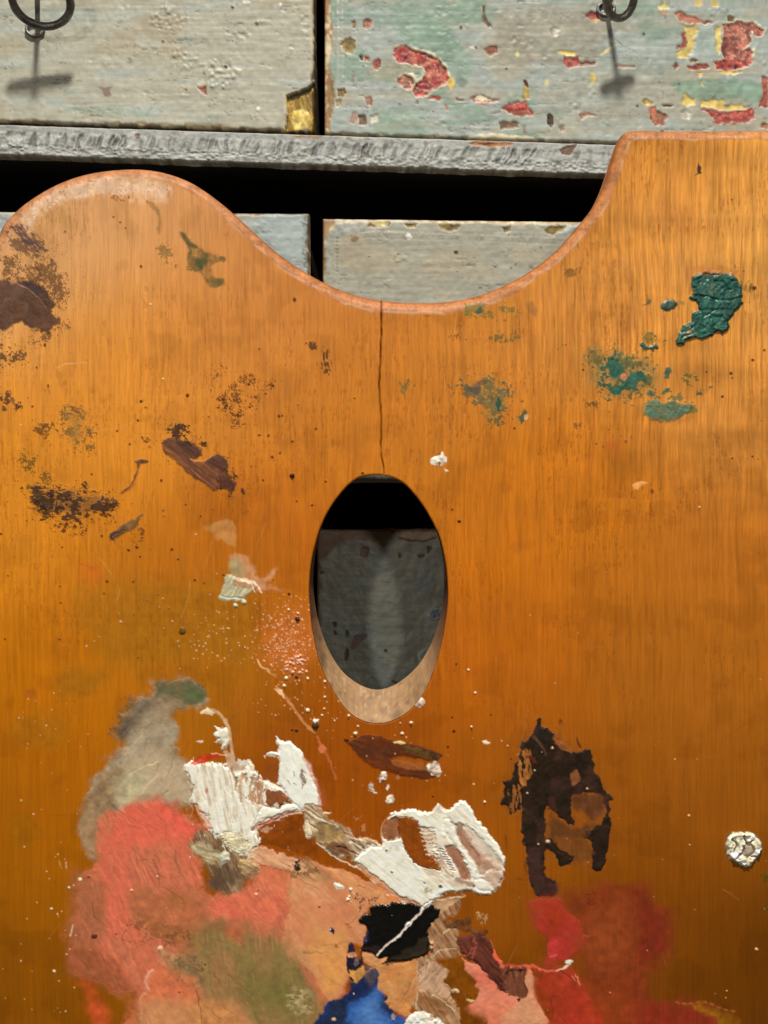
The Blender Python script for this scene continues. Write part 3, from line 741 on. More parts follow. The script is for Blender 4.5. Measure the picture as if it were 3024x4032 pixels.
# middle row -------------------------------------------------
s = drawer_surface(-985, 1216, 838, 1740, math.radians(.35), (1216, 838), 21, grey=(164, 170, 164), blueness=-.2, greenness=-.9)
s.paint('D', [(-10, 190), (6, 200), (4, 480), (-12, 480)], (150, 162, 166), 4, 20, 3, 3, .9, h=.002)
s.paint('C', [(1510, 320), (1550, 310), (1556, 560), (1520, 560), (1530, 430)], (120, 118, 108), 8, 20, 6, 4, .8, dry=.6, dscale=(8, 8), h=-.002)
s.paint('C', [(1210, 292), (1550, 304), (1550, 316), (1210, 306)], (130, 124, 104), 3, 20, 2, 3, .8)
s.paint('C', [(1296, 330), (1500, 316), (1520, 420), (1510, 540), (1400, 500)], (166, 176, 172), 6, 30, 4, 8, .9, sv=.03)
build_drawer('plain grey drawer behind the left lobe of the palette', s, 0, 0, 0, 0, ring=(115, 1240, 66, 66, 26, .15, .2, DF - .13, 8, (115, 1240)))

s = drawer_surface(1270, 3560, 858, 1745, math.radians(.7), (1270, 858), 31, grey=(164, 161, 142), blueness=-.5, greenness=-.9)
s.paint('D', [(98, 232), (150, 222), (190, 212), (700, 222), (1530, 236), (1530, 262), (1100, 250), (700, 244), (300, 236), (180, 256), (130, 300), (120, 380), (112, 520), (96, 520)], (214, 202, 166), 7, 30, 6, 3, .85, False, h=-.002, col2=(178, 150, 104), c2f=26)
s.paint('D', [(94, 228), (160, 224), (150, 262), (112, 320), (104, 520), (92, 520)], (172, 128, 88), 5, 24, 5, 3, .85, h=-.003)
s.paint('D', [(170, 262), (230, 240), (350, 246), (320, 290), (190, 320), (150, 350), (135, 500), (112, 500), (120, 340)], (166, 168, 158), 5, 20, 8, 4, .8, h=.002, relief=.004)
for pts in ([(332, 270), (355, 236), (470, 240), (460, 262), (400, 268), (360, 266)], [(532, 250), (560, 244), (612, 250), (610, 266), (560, 272)], [(728, 256), (850, 250), (830, 282), (780, 290), (740, 280)], [(1072, 270), (1128, 264), (1118, 290), (1090, 296)], [(1308, 286), (1340, 262), (1425, 262), (1400, 290), (1350, 308), (1320, 302)]):
    chip(s, 'D', pts, ('olive',), edge=3)
s.paint('D', [(355, 240), (400, 232), (460, 240), (440, 256), (400, 262)], (226, 206, 146), 3, 15, 3, 2, .9)
s.paint('D', [(1400, 300), (1440, 262), (1510, 250), (1490, 280), (1430, 320)], (172, 178, 172), 6, 20, 4, 4, .9, h=.004)
for k in range(64):                                                # stamped dotted border
    s.dot(1200 + (330 + k * 17.5) * .7233, 700 + (322 + k * .62) * .7233, 3.6, (150, 148, 132), -.003, 1.3, 1.5, .6)
    s.dot(1200 + (330 + k * 17.5) * .7233, 700 + (296 + k * .62) * .7233, 3.4, (182, 180, 162), .003, 2.0, 1.5, .6)
for k in range(10):
    s.dot(1200 + 176 * .7233, 700 + (330 + k * 20) * .7233, 5, (128, 128, 114), -.003, 1.1, 0, .7)
s.dot(1200 + 270 * .7233, 700 + 330 * .7233, 13, (138, 110, 74), .001, 1.1, 0, .9)
s.dot(1200 + 568 * .7233, 700 + 319 * .7233, 11, (236, 234, 222), .002)
s.paint('D', [(812, 398), (836, 396), (836, 416), (815, 416)], (52, 26, 18), 1, 10, 1, 2, 1, False)
for x, y, r_ in ((350, 428, 3), (1148, 470, 4), (1122, 490, 4), (830, 510, 3), (1285, 380, 4)): s.dot(1200 + x * .7233, 700 + y * .7233, r_, (80, 72, 60), .001)
s.paint('D', [(1024, 478), (1030, 466), (1044, 468), (1046, 482), (1030, 486)], (70, 56, 40), 1, 10, 1, 1.6, .9, line=(2.2, 1.5))
build_drawer('grey drawer with frayed cream top edge seen in the palette notch', s, 0, 0, 0, 0, ring=(2440, 1240, 66, 66, 26, .15, .2, DF - .13, 9, (2440, 1240)))

# lower row, seen through the thumb hole -------------------------------------------------
def lower_surface(x0, x1, seed):
    xs = np.arange(x0, x1 + 1, 8).astype(float); ys = np.arange(2084, 3020, 8).astype(float)
    if x0 > 1000: xs = np.unique(np.concatenate([np.arange(x0, 1790, 4), np.arange(1790, x1 + 1, 40)])).astype(float); ys = np.unique(np.concatenate([np.arange(2084, 2800, 4), np.arange(2800, 3030, 20)])).astype(float)
    s = Surface(xs, ys, DF, 0, (x0, 2084))
    X, Y = s.X, s.Y
    base = np.array([152., 151., 134.]) * (1 + .05 * fbs(X / 120, Y / 6, 3, seed) + .07 * fbm(X / 60, Y / 60, 4, seed + 1))[..., None]
    t = sst(0, .5, fbm(X / 90, Y / 90, 3, seed + 3))[..., None]
    base = base * (1 - t * .5) + np.array([138, 150, 148.]) * t * .5
    s.put((slice(None), slice(None)), np.ones(X.shape), base); s.Hh = .002 * fbm(X / 25, Y / 25, 4, seed + 5); s.R[:] = .5
    e = np.minimum(X - x0, np.minimum(x1 - X, Y - 2084))
    a = 1 - sst(4, 20, e + 8 * fbm(X / 25, Y / 25, 3, seed + 9))
    s.put((slice(None), slice(None)), a * .85, np.broadcast_to(np.array([130, 102, 74.]), X.shape + (3,)), s.Hh - .003)
    return s
s = lower_surface(1247, 3560, 44)
s.paint('H', [(276, 640), (420, 640), (700, 640), (680, 700), (500, 700), (380, 760), (330, 820), (280, 830)], (128, 100, 78), 8, 40, 6, 10, .85, h=-.002)
s.paint('H', [(860, 640), (1140, 640), (1140, 680), (1040, 700), (900, 690)], (170, 140, 108), 6, 30, 5, 5, .8, h=.002)
s.paint('H', [(872, 680), (940, 692), (1040, 706), (1140, 678)], (70, 56, 44), 3, 20, 2, 2, .9, line=(5, 5), h=-.004)
for pts, c in (([(582, 800), (594, 752), (650, 756), (640, 800), (612, 826)], (120, 84, 74)), ([(864, 790), (884, 786), (890, 814), (870, 824)], (92, 74, 54)), ([(1004, 802), (1052, 798), (1040, 820), (1016, 818)], (88, 70, 50)),
               ([(1074, 750), (1104, 738), (1100, 770), (1080, 794)], (86, 74, 50)), ([(284, 920), (328, 928), (300, 946)], (90, 64, 44)), ([(388, 1300), (408, 1288), (410, 1320), (396, 1326)], (70, 54, 46)),
               ([(396, 1346), (420, 1374), (410, 1390), (396, 1380)], (70, 54, 46)), ([(478, 1350), (500, 1356), (494, 1406), (478, 1400)], (84, 64, 52)), ([(540, 1400), (600, 1372), (636, 1394), (580, 1440), (520, 1500)], (132, 104, 90)),
               ([(476, 1500), (500, 1490), (504, 1540), (474, 1580)], (96, 60, 48)), ([(818, 1716), (880, 1736), (850, 1742)], (76, 52, 48))):
    s.paint('H', pts, c, 3, 14, 3, 2.5, .9, h=-.003)
s.paint('H', [(594, 760), (644, 764), (634, 796), (614, 812), (592, 796)], (138, 112, 100), 2, 12, 2, 2, .9)
s.dot(1100 + 772 * .5424, 1750 + 1494 * .5424, 5.5, (62, 42, 34), .001)
s.paint('H', [(1090, 1204), (1150, 1196), (1190, 1190), (1180, 1230), (1150, 1276), (1100, 1270), (1074, 1240)], (178, 190, 194), 5, 16, 5, 3, .9, h=.008, relief=.008)
s.paint('H', [(1094, 1212), (1140, 1206), (1166, 1190), (1160, 1226), (1140, 1256), (1106, 1250)], (110, 122, 128), 4, 16, 4, 3, .9, h=0)
s.paint('H', [(1010, 1520), (1060, 1480), (1070, 1490), (1030, 1530), (1040, 1570), (1020, 1600)], (186, 200, 190), 5, 16, 5, 3, .8, h=.004)
build_drawer('dim grey drawer seen through the thumb hole', s, 0, 0, 0, 0)
s = lower_surface(-985, 1216, 54)
build_drawer('dim grey drawer hidden left of the thumb hole', s, 0, 0, 0, 0)

# ------------------------------------------------------------------ the palette
TH = 0.062
top_line = [(-60, 560), (-12, 512), (0, 487), (20, 462), (50, 435), (100, 403), (150, 381), (200, 368), (250, 362), (300, 361), (350, 368), (400, 385), (440, 408), (480, 438), (520, 473),
            (560, 510), (600, 545), (640, 573), (680, 597), (720, 617), (760, 632), (800, 642), (850, 649), (900, 651), (950, 650), (1000, 644), (1050, 630), (1100, 609), (1150, 580), (1200, 541),
            (1240, 497), (1280, 448), (1300, 411), (1316, 368), (1326, 335), (1337, 303), (1347, 286), (1362, 279), (1385, 277), (1450, 278), (1550, 278), (1659, 277), (1760, 279), (1860, 300), (1940, 360), (2010, 480)]
rest = [(2110, 760), (2160, 1150), (2150, 1600), (2050, 2050), (1850, 2420), (1500, 2680), (1050, 2790), (600, 2720), (200, 2520), (-80, 2200), (-260, 1800), (-330, 1350), (-290, 950), (-180, 700)]
OUT = spline(fr('F', top_line + rest), True, 5)
HOLE_F = spline(fr('H', [(700, 222), (600, 234), (525, 275), (450, 350), (370, 460), (300, 600), (252, 760), (226, 900), (216, 1050), (224, 1200), (240, 1340), (272, 1500), (325, 1660), (400, 1800), (480, 1915), (560, 1980), (640, 2014), (720, 2022),
                         (800, 2010), (890, 1968), (980, 1895), (1060, 1780), (1120, 1640), (1165, 1490), (1200, 1320), (1221, 1150), (1220, 990), (1203, 840), (1165, 680), (1100, 540), (1010, 400), (905, 285), (800, 235)]), True, 5)
HOLE_B = spline(fr('H', [(700, 216), (600, 228), (525, 269), (450, 344), (370, 456), (306, 600), (268, 760), (250, 900), (246, 1000), (254, 1110), (270, 1220), (296, 1325), (335, 1440), (395, 1560), (470, 1660), (560, 1730), (640, 1768), (710, 1780),
                         (780, 1768), (850, 1738), (930, 1680), (1010, 1600), (1075, 1500), (1125, 1390), (1165, 1260), (1190, 1120), (1196, 990), (1188, 840), (1156, 680), (1098, 540), (1010, 396), (905, 280), (800, 229)]), True, 5)
st = 3
ax = lambda a, b, s_: np.arange(a, b, s_).astype(float)
xs = np.concatenate([ax(-660, -60, 30), ax(-60, 3084, st), ax(3084, 4000, 30)])
ys = np.concatenate([ax(495, 4080, st), ax(4080, 5140, 30)])
s = Surface(xs, ys)
X, Y = s.X, s.Y
sd = np.full(X.shape, 400.0)
near = (Y < 1330) | (X < -50) | (X > 3060) | (Y > 4060)
sd[near] = sdf(OUT, X[near], Y[near])
hn = (X > 1130) & (X < 1850) & (Y > 1780) & (Y < 2930)
sdh = np.full(X.shape, 400.0); sdh[hn] = -sdf(HOLE_F, X[hn], Y[hn])

# varnished wood: tone map from the places where bare wood is seen, lamp glare left in the colour
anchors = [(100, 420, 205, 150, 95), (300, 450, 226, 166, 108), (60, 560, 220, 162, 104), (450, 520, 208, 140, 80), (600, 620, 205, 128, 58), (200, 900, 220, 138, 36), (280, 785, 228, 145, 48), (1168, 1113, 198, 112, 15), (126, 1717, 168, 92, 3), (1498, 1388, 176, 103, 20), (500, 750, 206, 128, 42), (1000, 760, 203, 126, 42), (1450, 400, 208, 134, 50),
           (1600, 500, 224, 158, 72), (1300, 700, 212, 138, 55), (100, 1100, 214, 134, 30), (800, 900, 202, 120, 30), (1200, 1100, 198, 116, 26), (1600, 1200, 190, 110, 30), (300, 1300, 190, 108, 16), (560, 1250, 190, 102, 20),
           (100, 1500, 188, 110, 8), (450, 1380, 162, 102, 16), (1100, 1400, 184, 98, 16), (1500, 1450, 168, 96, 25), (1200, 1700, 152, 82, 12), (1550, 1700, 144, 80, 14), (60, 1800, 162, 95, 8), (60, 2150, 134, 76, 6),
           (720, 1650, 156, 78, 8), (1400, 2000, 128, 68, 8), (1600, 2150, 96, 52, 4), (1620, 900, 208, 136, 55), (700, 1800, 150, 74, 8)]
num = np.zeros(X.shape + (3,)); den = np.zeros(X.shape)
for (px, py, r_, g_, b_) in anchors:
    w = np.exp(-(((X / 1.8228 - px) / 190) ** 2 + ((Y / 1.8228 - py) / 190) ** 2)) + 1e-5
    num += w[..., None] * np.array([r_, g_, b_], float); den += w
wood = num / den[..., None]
X0_, Y0_ = X, Y
X = X + 16 * fbm(X / 420, Y / 700, 3, 90) + 3 * fbm(X / 90, Y / 260, 2, 93)      # the figure wanders a little
grain = fbs(X / 10, Y / 300, 3, 2); broad = fbs(X / 55, Y / 700, 3, 5); fig = fbm(X / 230, Y / 120, 3, 8)
fine = fbs(X / 5.5 + .6 * vn(X / 40, Y / 150, 3), Y / 70, 2, 12)
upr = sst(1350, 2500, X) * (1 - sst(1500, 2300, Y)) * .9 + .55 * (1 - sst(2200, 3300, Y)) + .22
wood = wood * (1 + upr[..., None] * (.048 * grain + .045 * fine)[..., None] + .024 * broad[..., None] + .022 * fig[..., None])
# bands of figure in the upper right, pale and dark
band = fbm(X / 330, Y / 85, 3, 15) * sst(1900, 2500, X) * (1 - sst(1900, 2500, Y))
wood = wood * (1 + .06 * band[..., None])
pore = sst(.46, .62, fbs(X / 4.5, Y / 34, 2, 19)) * sst(-.3, .5, fbm(X / 160, Y / 160, 2, 22)) * np.clip(upr, 0, 1)
wood = wood * (1 - .13 * pore[..., None] * np.array([.8, 1, 1.2]))
dl = sst(.38, .7, fbs(X / 7, Y / 190, 2, 27)) * upr
wood = wood * (1 - .075 * dl[..., None] * np.array([.7, 1, 1.3]))
X = X0_
# grime bloom
bl = sst(.15, .6, fbm(X / 130, Y / 130, 4, 33))[..., None]
wood = wood * (1 - .07 * bl * np.array([.8, .9, 1.4]))
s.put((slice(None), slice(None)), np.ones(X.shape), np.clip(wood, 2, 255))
s.Hh = .00022 * grain * upr + .00018 * fine * upr - .0005 * pore + .0006 * fbm(X / 300, Y / 500, 2, 41)
s.R = .36 + .05 * fbm(X / 90, Y / 90, 3, 44) + .10 * (1 - sst(1150, 1500, Y)) * (1 - sst(500, 1300, X))
# worn, rubbed rim
rw = .74 * (52 + 22 * sst(900, 1400, X) - 12 * sst(1700, 2300, X) + 18 * (1 - sst(300, 700, X))); rwn = rw * (1 + .12 * fbm(X / 60, Y / 60, 3, 50))
m = (sd < 140)
t = 1 - sst(.82, 1.12, sd / rwn)
rimc = np.array([190., 126., 84.]) * (1 + .10 * fbm(X / 30, Y / 30, 4, 51) + .08 * fbm(X / 8, Y / 8, 2, 53))[..., None]
rimc = rimc * (1 - .14 * sst(.1, .5, fbm(X / 45, Y / 18, 3, 55)))[..., None]
rimc = rimc * (1 - (1 - sst(0, .30, sd / rwn))[..., None] * np.array([.16, .30, .42]))
s.put((slice(None), slice(None)), t * .8 * m, np.clip(rimc, 0, 255), None, .42)
# pale highlight line painted in where face meets rim
ln = np.exp(-((sd / rwn - .86 - .12 * fbm(X / 120, Y / 120, 2, 57)) / .10) ** 2) * sst(-.25, .35, fbm(X / 50, Y / 50, 3, 58)) * m
s.put((slice(None), slice(None)), ln * .45, np.broadcast_to(np.array([226., 186., 146.]), X.shape + (3,)), None, .4)

P, ST, DT = s.paint, s.stipple, s.dots
names = {}
def part(n, label):
    k = len(names) + 1; names[k] = (n, label); return k

# ---- pale varnish glare painted over the rubbed top of the left lobe
P('C', [(120, 330), (220, 220), (380, 150), (600, 120), (800, 150), (880, 210), (800, 260), (600, 230), (400, 230), (240, 290), (150, 400)], (232, 190, 150), 10, 50, 5, 14, .55, rough=.42, dry=.72, dscale=(9, 30))
P('C', [(110, 330), (200, 235), (380, 155), (600, 125), (780, 140), (860, 190), (800, 225), (600, 205), (420, 220), (250, 280), (140, 370)], (228, 196, 168), 10, 40, 6, 16, .7, dry=.62, dscale=(10, 6))
# ---- left hand smudges
k1 = part('paint_smear', 'dark purple brown smear at the left edge of the palette')
P('C', [(-40, 655), (60, 650), (100, 640), (170, 650), (225, 690), (262, 740), (290, 770), (262, 790), (300, 850), (262, 870), (250, 915), (180, 890), (110, 850), (60, 880), (-40, 870)], (82, 56, 48), 9, 30, 7, 6, .93, h=.0012, rough=.42, part=k1, col2=(58, 38, 36), c2f=50, sv=.15, relief=.0008)
P('C', [(110, 650), (170, 648), (230, 690), (250, 740), (262, 790), (200, 740), (150, 700)], (62, 46, 44), 6, 20, 6, 5, .9, sv=.2)
P('C', [(60, 648), (130, 680), (190, 730), (235, 780)], (190, 150, 120), 3, 20, 2, 1.6, .7, line=(2.5, .8))
P('C', [(-40, 640), (60, 655), (110, 690), (60, 760), (-40, 760)], (110, 78, 62), 8, 30, 7, 14, .55)
ST('C', [(-40, 560), (120, 520), (260, 540), (330, 660), (345, 800), (330, 920), (200, 960), (60, 940), (-40, 950)], (96, 60, 34), .44, 60, (3.6, 5), 0, .8)
ST('C', [(40, 350), (110, 340), (200, 440), (280, 540), (250, 580), (150, 520), (50, 470)], (92, 62, 50), .52, 36, (9, 3.6), 40, .75)
P('C', [(58, 372), (92, 356), (150, 420), (200, 460), (246, 492), (200, 500), (130, 460), (90, 420)], (86, 66, 66), 6, 20, 7, 4, .85, dry=.72, dscale=(12, 5), dang=40)
ST('C', [(120, 500), (250, 510), (280, 600), (260, 680), (150, 650), (110, 580)], (110, 72, 38), .46, 40, (4, 5), 0, .8)
ST('C', [(-40, 900), (80, 930), (140, 1010), (60, 1080), (-40, 1080)], (96, 66, 40), .46, 60, (5, 6))
ST('C', [(0, 1210), (60, 1200), (110, 1270), (20, 1310), (-20, 1300)], (76, 44, 24), .5, 24, (5, 9))
k = part('paint_smear', 'grey green smudge on the upper left lobe')
P('C', [(900, 400), (925, 404), (960, 450), (1010, 478), (1060, 500), (1132, 520), (1128, 545), (1080, 556), (1060, 590), (1085, 630), (1130, 640), (1122, 668), (1080, 678), (1040, 660), (1000, 610), (960, 585), (940, 540), (945, 490), (915, 440)], (112, 92, 46), 6, 30, 6, 6, .82, col2=(82, 80, 44), c2f=40, part=k, sv=.2, mott=.5)
P('C', [(990, 540), (1030, 530), (1045, 560), (1010, 585), (985, 570)], (62, 76, 42), 6, 20, 5, 7, .8)
P('C', [(1060, 640), (1110, 650), (1125, 660), (1090, 676)], (92, 88, 54), 5, 20, 5, 5, .7)
P('C', [(905, 402), (930, 410), (965, 452), (1000, 480), (960, 480), (930, 450)], (86, 84, 44), 4, 20, 4, 5, .8)
P('C', [(735, 245), (775, 255), (808, 310), (806, 390), (790, 400), (792, 330), (770, 290)], (140, 106, 60), 5, 24, 5, 6, .7)
ST('C', [(800, 460), (850, 470), (900, 540), (980, 560), (960, 600), (850, 570), (800, 500)], (120, 96, 44), .45, 34, (6, 6), 0, .7)
ST('C', [(560, 215), (640, 220), (640, 245), (570, 245)], (140, 86, 46), .6, 14, (6, 6), 0, .8)
ST('C', [(740, 1480), (760, 1470), (760, 1480)], (140, 86, 46), .6, 14)
for x, y, r_ in ((328, 398, 4), (708, 572, 6), (630, 380, 4), (570, 325, 4), (226, 968, 7), (604, 350, 4), (184, 1080, 4), (1303, 988, 4), (1480, 740, 8), (710, 1250, 5), (940, 1222, 5), (242, 1170, 5)):
    s.dot(FR['C'][2] * x, 600 + FR['C'][2] * y, r_ * .85, (110, 62, 22), .001, 1.2, 1.5)
s.dot(FR['C'][2] * 820, 600 + FR['C'][2] * 1139, 4, (240, 210, 130)); s.dot(FR['C'][2] * 756, 600 + FR['C'][2] * 764, 3.5, (250, 220, 160))
P('C', [(285, 1085), (330, 1064), (430, 1056)], (235, 190, 140), 2, 20, 2, 1.8, .7, line=(2, 1.4))
# speckled pits, upper middle
ST('C', [(1060, 1080), (1140, 1060), (1260, 1110), (1380, 1160), (1340, 1240), (1200, 1400), (1100, 1330), (1050, 1200)], (100, 54, 20), .35, 60, (3.4, 4.4), 0, .85, -.001)
ST('G', [(1140, 60), (1300, 20), (1380, 130), (1320, 200), (1200, 150)], (84, 44, 20), .40, 50, (4, 5), 0, .95, -.001)
ST('D', [(50, 895), (110, 905), (128, 980), (140, 1060), (85, 1040), (95, 950)], (84, 52, 20), .6, 18, (4, 16), 0, .9)
ST('D', [(-10, 900), (60, 890), (75, 915), (60, 940)], (84, 52, 20), .5, 12, (5, 4), 0, .9)
# ---- greenish brown thumb marks
ST('G', [(100, 400), (180, 410), (270, 520), (280, 580), (150, 600), (90, 500)], (112, 80, 26), .46, 55, (4.5, 5), 0, .85)
ST('G', [(330, 150), (440, 140), (500, 240), (530, 330), (440, 400), (360, 330), (340, 240)], (112, 86, 40), .50, 60, (4.5, 5), 0, .85)
P('G', [(370, 170), (430, 180), (450, 260), (420, 330), (370, 300)], (150, 112, 52), 14, 40, 6, 24, .55)
ST('G', [(200, 220), (300, 230), (330, 300), (230, 310), (190, 270)], (104, 66, 28), .46, 34, (5, 5), 0, .85)
for pts in ([(385, 140), (415, 146), (444, 160)], [(392, 160), (420, 168), (440, 178)], [(375, 180), (395, 186)], [(50, 84), (64, 100), (72, 130)], [(66, 96), (78, 118), (82, 136)]):
    P('G', pts, (104, 66, 42), 3, 20, 3, 2.4, .8, line=(5, 3))
P('G', [(10, 150), (26, 140), (36, 158), (16, 166)], (76, 42, 26), 3, 12, 3, 2.4, .85)
k = part('paint_smear', 'dark dragged smear of dotted brown black paint, left middle')
P('G', [(205, 620), (290, 604), (420, 612), (470, 628), (560, 630), (600, 650), (570, 700), (480, 710), (380, 720), (260, 712), (200, 680)], (116, 80, 44), 10, 30, 7, 12, .65, part=k)
ST('G', [(180, 585), (330, 590), (480, 600), (610, 630), (600, 700), (500, 750), (360, 750), (230, 750), (170, 700)], (56, 40, 28), .64, 44, (13, 3.4), 0, .9, .0008, k)
ST('G', [(230, 620), (330, 612), (380, 660), (330, 715), (230, 700)], (44, 34, 30), .68, 30, (5, 5), 0, .92, .0016, k)
ST('G', [(140, 570), (600, 590), (620, 760), (480, 790), (180, 780)], (70, 42, 22), .36, 55, (5, 5), 0, .9)
ST('G', [(300, 760), (420, 760), (480, 820), (360, 850)], (84, 46, 22), .34, 30, (4.5, 5), 0, .9)
k = part('paint_smear', 'streaked reddish brown smear with a torn edge, left of the crack')
P('G', [(880, 330), (930, 310), (1000, 320), (1060, 360), (1096, 400), (1046, 432), (1110, 436), (1140, 412), (1200, 406), (1240, 440), (1240, 500), (1290, 560), (1262, 606), (1200, 580), (1160, 596), (1100, 550), (1040, 520), (980, 460), (930, 420), (890, 380)],
  (124, 76, 46), 6, 30, 5, 3.5, .93, True, .0016, .4, k, streak=38, sv=.28, col2=(92, 58, 46), c2f=40, relief=.0012)
P('G', [(960, 330), (1040, 330), (1090, 380), (1080, 416), (1040, 404), (990, 370)], (80, 52, 42), 8, 24, 6, 7, .8)
P('G', [(1120, 430), (1190, 410), (1235, 440), (1220, 500), (1180, 480), (1140, 470)], (88, 56, 44), 6, 24, 6, 6, .8)
P('G', [(1170, 520), (1230, 520), (1284, 566), (1258, 606), (1200, 570)], (74, 44, 38), 6, 24, 6, 4, .8, streak=60, sv=.3, dry=.75, dscale=(20, 5), dang=60)
P('G', [(1036, 426), (1080, 434), (1130, 424), (1150, 404)], (222, 150, 80), 2, 20, 2, 1.8, .9, line=(2.6, 1.8))
ST('G', [(900, 260), (980, 235), (1070, 290), (1110, 360), (1030, 350), (930, 320)], (64, 42, 30), .62, 40, (5, 5), 20, .95)
ST('G', [(1180, 380), (1260, 430), (1340, 500), (1330, 620), (1250, 640), (1200, 600)], (84, 48, 28), .48, 44, (5, 5), 40, .9)
ST('G', [(860, 250), (900, 250), (900, 340), (870, 400), (930, 440), (900, 430)], (90, 50, 26), .36, 40, (5, 5))
P('G', [(1310, 585), (1330, 588), (1334, 616), (1318, 610)], (58, 38, 32), 2, 15, 3, 3, .9, h=.001)
ST('G', [(780, 300), (815, 300), (815, 330), (785, 330)], (120, 70, 30), .6, 12, (6, 6))
k = part('paint_smear', 'thin curved brown drip mark')
P('G', [(790, 440), (756, 440), (756, 480), (735, 530), (710, 575), (664, 606)], (110, 64, 34), 2, 20, 2, 2.4, .9, line=(11, 6), part=k, h=.0012)
P('G', [(765, 470), (752, 510), (728, 555), (700, 590)], (206, 128, 56), 2, 20, 2, 3, .85, line=(5, 2))
P('G', [(730, 436), (800, 432), (800, 446), (750, 452)], (98, 68, 42), 3, 15, 3, 2.4, .9)
k = part('paint_smear', 'short slanting stroke of dark green brown paint')
P('G', [(594, 840), (604, 862), (622, 868), (660, 836), (700, 820), (735, 800), (760, 760), (780, 730), (765, 726), (730, 750), (700, 768), (660, 790), (630, 815)], (88, 72, 44), 4, 20, 4, 3, .9, h=.0014, part=k, col2=(122, 88, 52), c2f=26)
P('G', [(596, 832), (640, 814), (680, 812), (640, 842), (616, 866)], (62, 38, 36), 3, 15, 4, 3, .9)
P('G', [(612, 852), (640, 834), (676, 820)], (168, 120, 96), 2, 15, 2, 2, .8, line=(3, 2))
ST('G', [(880, 700), (910, 706), (900, 740), (875, 740)], (130, 84, 36), .5, 14, (6, 6))
ST('G', [(720, 800), (770, 790), (780, 880), (730, 900)], (110, 66, 26), .36, 26, (5, 5))
# ---- individual dark dots on the left
for x, y, r_, in ((766, 110, 5), (1021, 78, 8), (793, 144, 4), (752, 214, 6), (176, 138, 5), (262, 34, 4), (500, 506, 5), (118, 582, 6), (458, 570, 6), (878, 540, 6), (1412, 294, 6), (1462, 297, 6), (1482, 413, 7), (1592, 328, 5),
                  (1524, 392, 5), (1432, 540, 5), (1370, 466, 3), (1012, 672, 4), (1093, 736, 5), (936, 915, 7), (700, 920, 6), (745, 905, 7), (762, 956, 5), (968, 970, 5), (340, 903, 4), (582, 1090, 7), (725, 1092, 6), (567, 1155, 5),
                  (326, 1117, 4), (330, 1206, 4), (44, 1058, 4), (860, 1163, 4), (803, 1196, 4), (1061, 1083, 6), (1112, 1100, 5), (1217, 1055, 5), (920, 1238, 4), (27, 1404, 5), (324, 1405, 5), (752, 1505, 4), (4, 832, 6), (555, 842, 6), (1488, 1082, 4),
                  (1574, 1157, 5), (1360, 142, 6), (1336, 108, 4), (1446, 68, 5), (1354, 16, 6), (1486, 24, 6), (707, 343, 5), (1622, 130, 3), (638, 272, 5), (1518, 190, 6), (1536, 188, 5)):
    s.dot(.7233 * x, 1500 + .7233 * y, r_ * .85, (88, 44, 20), .0012, 1.1, x * .1, .92)
for x, y, r_ in ((995, 1361, 15), (1590, 514, 9), (1620, 1297, 8)):
    s.dot(.7233 * x, 1500 + .7233 * y, r_, (52, 40, 30), .003, 1.05, 0, 1)
for x, y, r_ in ((113, 240, 3.5), (887, 1186, 4), (657, 1312, 7), (648, 1266, 3), (1066, 835, 3.5), (1180, 1050, 3), (893, 1346, 3), (470, 1443, 4), (514, 1418, 3), (1070, 1468, 5), (1055, 1382, 3.5), (1140, 1384, 3), (1260, 1468, 4), (1184, 1498, 5), (976, 1446, 3), (1143, 1163, 3)):
    s.dot(.7233 * x, 1500 + .7233 * y, r_ * .8, (238, 190, 140), .0015)
P('G', [(430, 1010), (500, 1000), (560, 1040), (540, 1090), (480, 1090)], (206, 92, 32), 16, 50, 6, 34, .45)
P('G', [(460, 1150), (1000, 1100), (1330, 1100), (1390, 1250), (1400, 1480), (1200, 1540), (800, 1560), (560, 1500)], (150, 102, 18), 40, 110, 8, 70, .45)
P('K', [(-260, -700), (-100, -720), (80, -700), (60, -560), (-150, -560)], (156, 104, 20), 30, 90, 8, 50, .4)
P('F', [(130, 1460), (220, 1440), (230, 1480), (150, 1510)], (140, 96, 20), 20, 60, 6, 30, .5)
P('F', [(60, 1490), (76, 1490), (76, 1506), (58, 1506)], (150, 74, 24), 4, 20, 4, 8, .6)
P('F', [(20, 1770), (60, 1760), (80, 1800), (50, 1830), (20, 1810)], (140, 92, 14), 14, 50, 6, 20, .4)
# ---- long crack and the marks around it
CR = fr('D', [(417, 640), (417, 700), (416, 780), (416, 860), (414, 940), (411, 1000), (407, 1060), (405, 1110), (407, 1160), (410, 1210), (414, 1260), (416, 1320), (416, 1390)]).tolist() + fr('H', [(739, 0), (741, 60), (745, 100), (752, 150), (757, 190), (759, 216)]).tolist()
# ---- green daubs, upper right
kg = part('paint_daub', 'thick crusted dark green daub, upper right')
P('E', [(828, 922), (870, 918), (905, 890), (950, 905), (1020, 900), (1060, 912), (1085, 908), (1110, 950), (1140, 980), (1143, 1040), (1130, 1062), (1150, 1090), (1138, 1110), (1100, 1140), (1075, 1190), (1060, 1215), (1055, 1262), (1020, 1285), (990, 1272), (935, 1308), (900, 1316), (850, 1310), (800, 1325), (770, 1358), (735, 1352), (728, 1322), (748, 1280), (770, 1235), (826, 1215), (830, 1150), (872, 1146), (862, 1105), (806, 1062), (836, 1030), (828, 980)],
  (26, 78, 66), 4, 24, 4, 2.4, 1, False, .0050, .36, kg, col2=(40, 92, 76), c2f=30, sv=.2, relief=.0035, ridge=.0015)
P('E', [(915, 985), (955, 975), (985, 1000), (950, 1035), (920, 1020)], (96, 110, 84), 5, 14, 6, 5, .7, dry=.6, dscale=(8, 8))
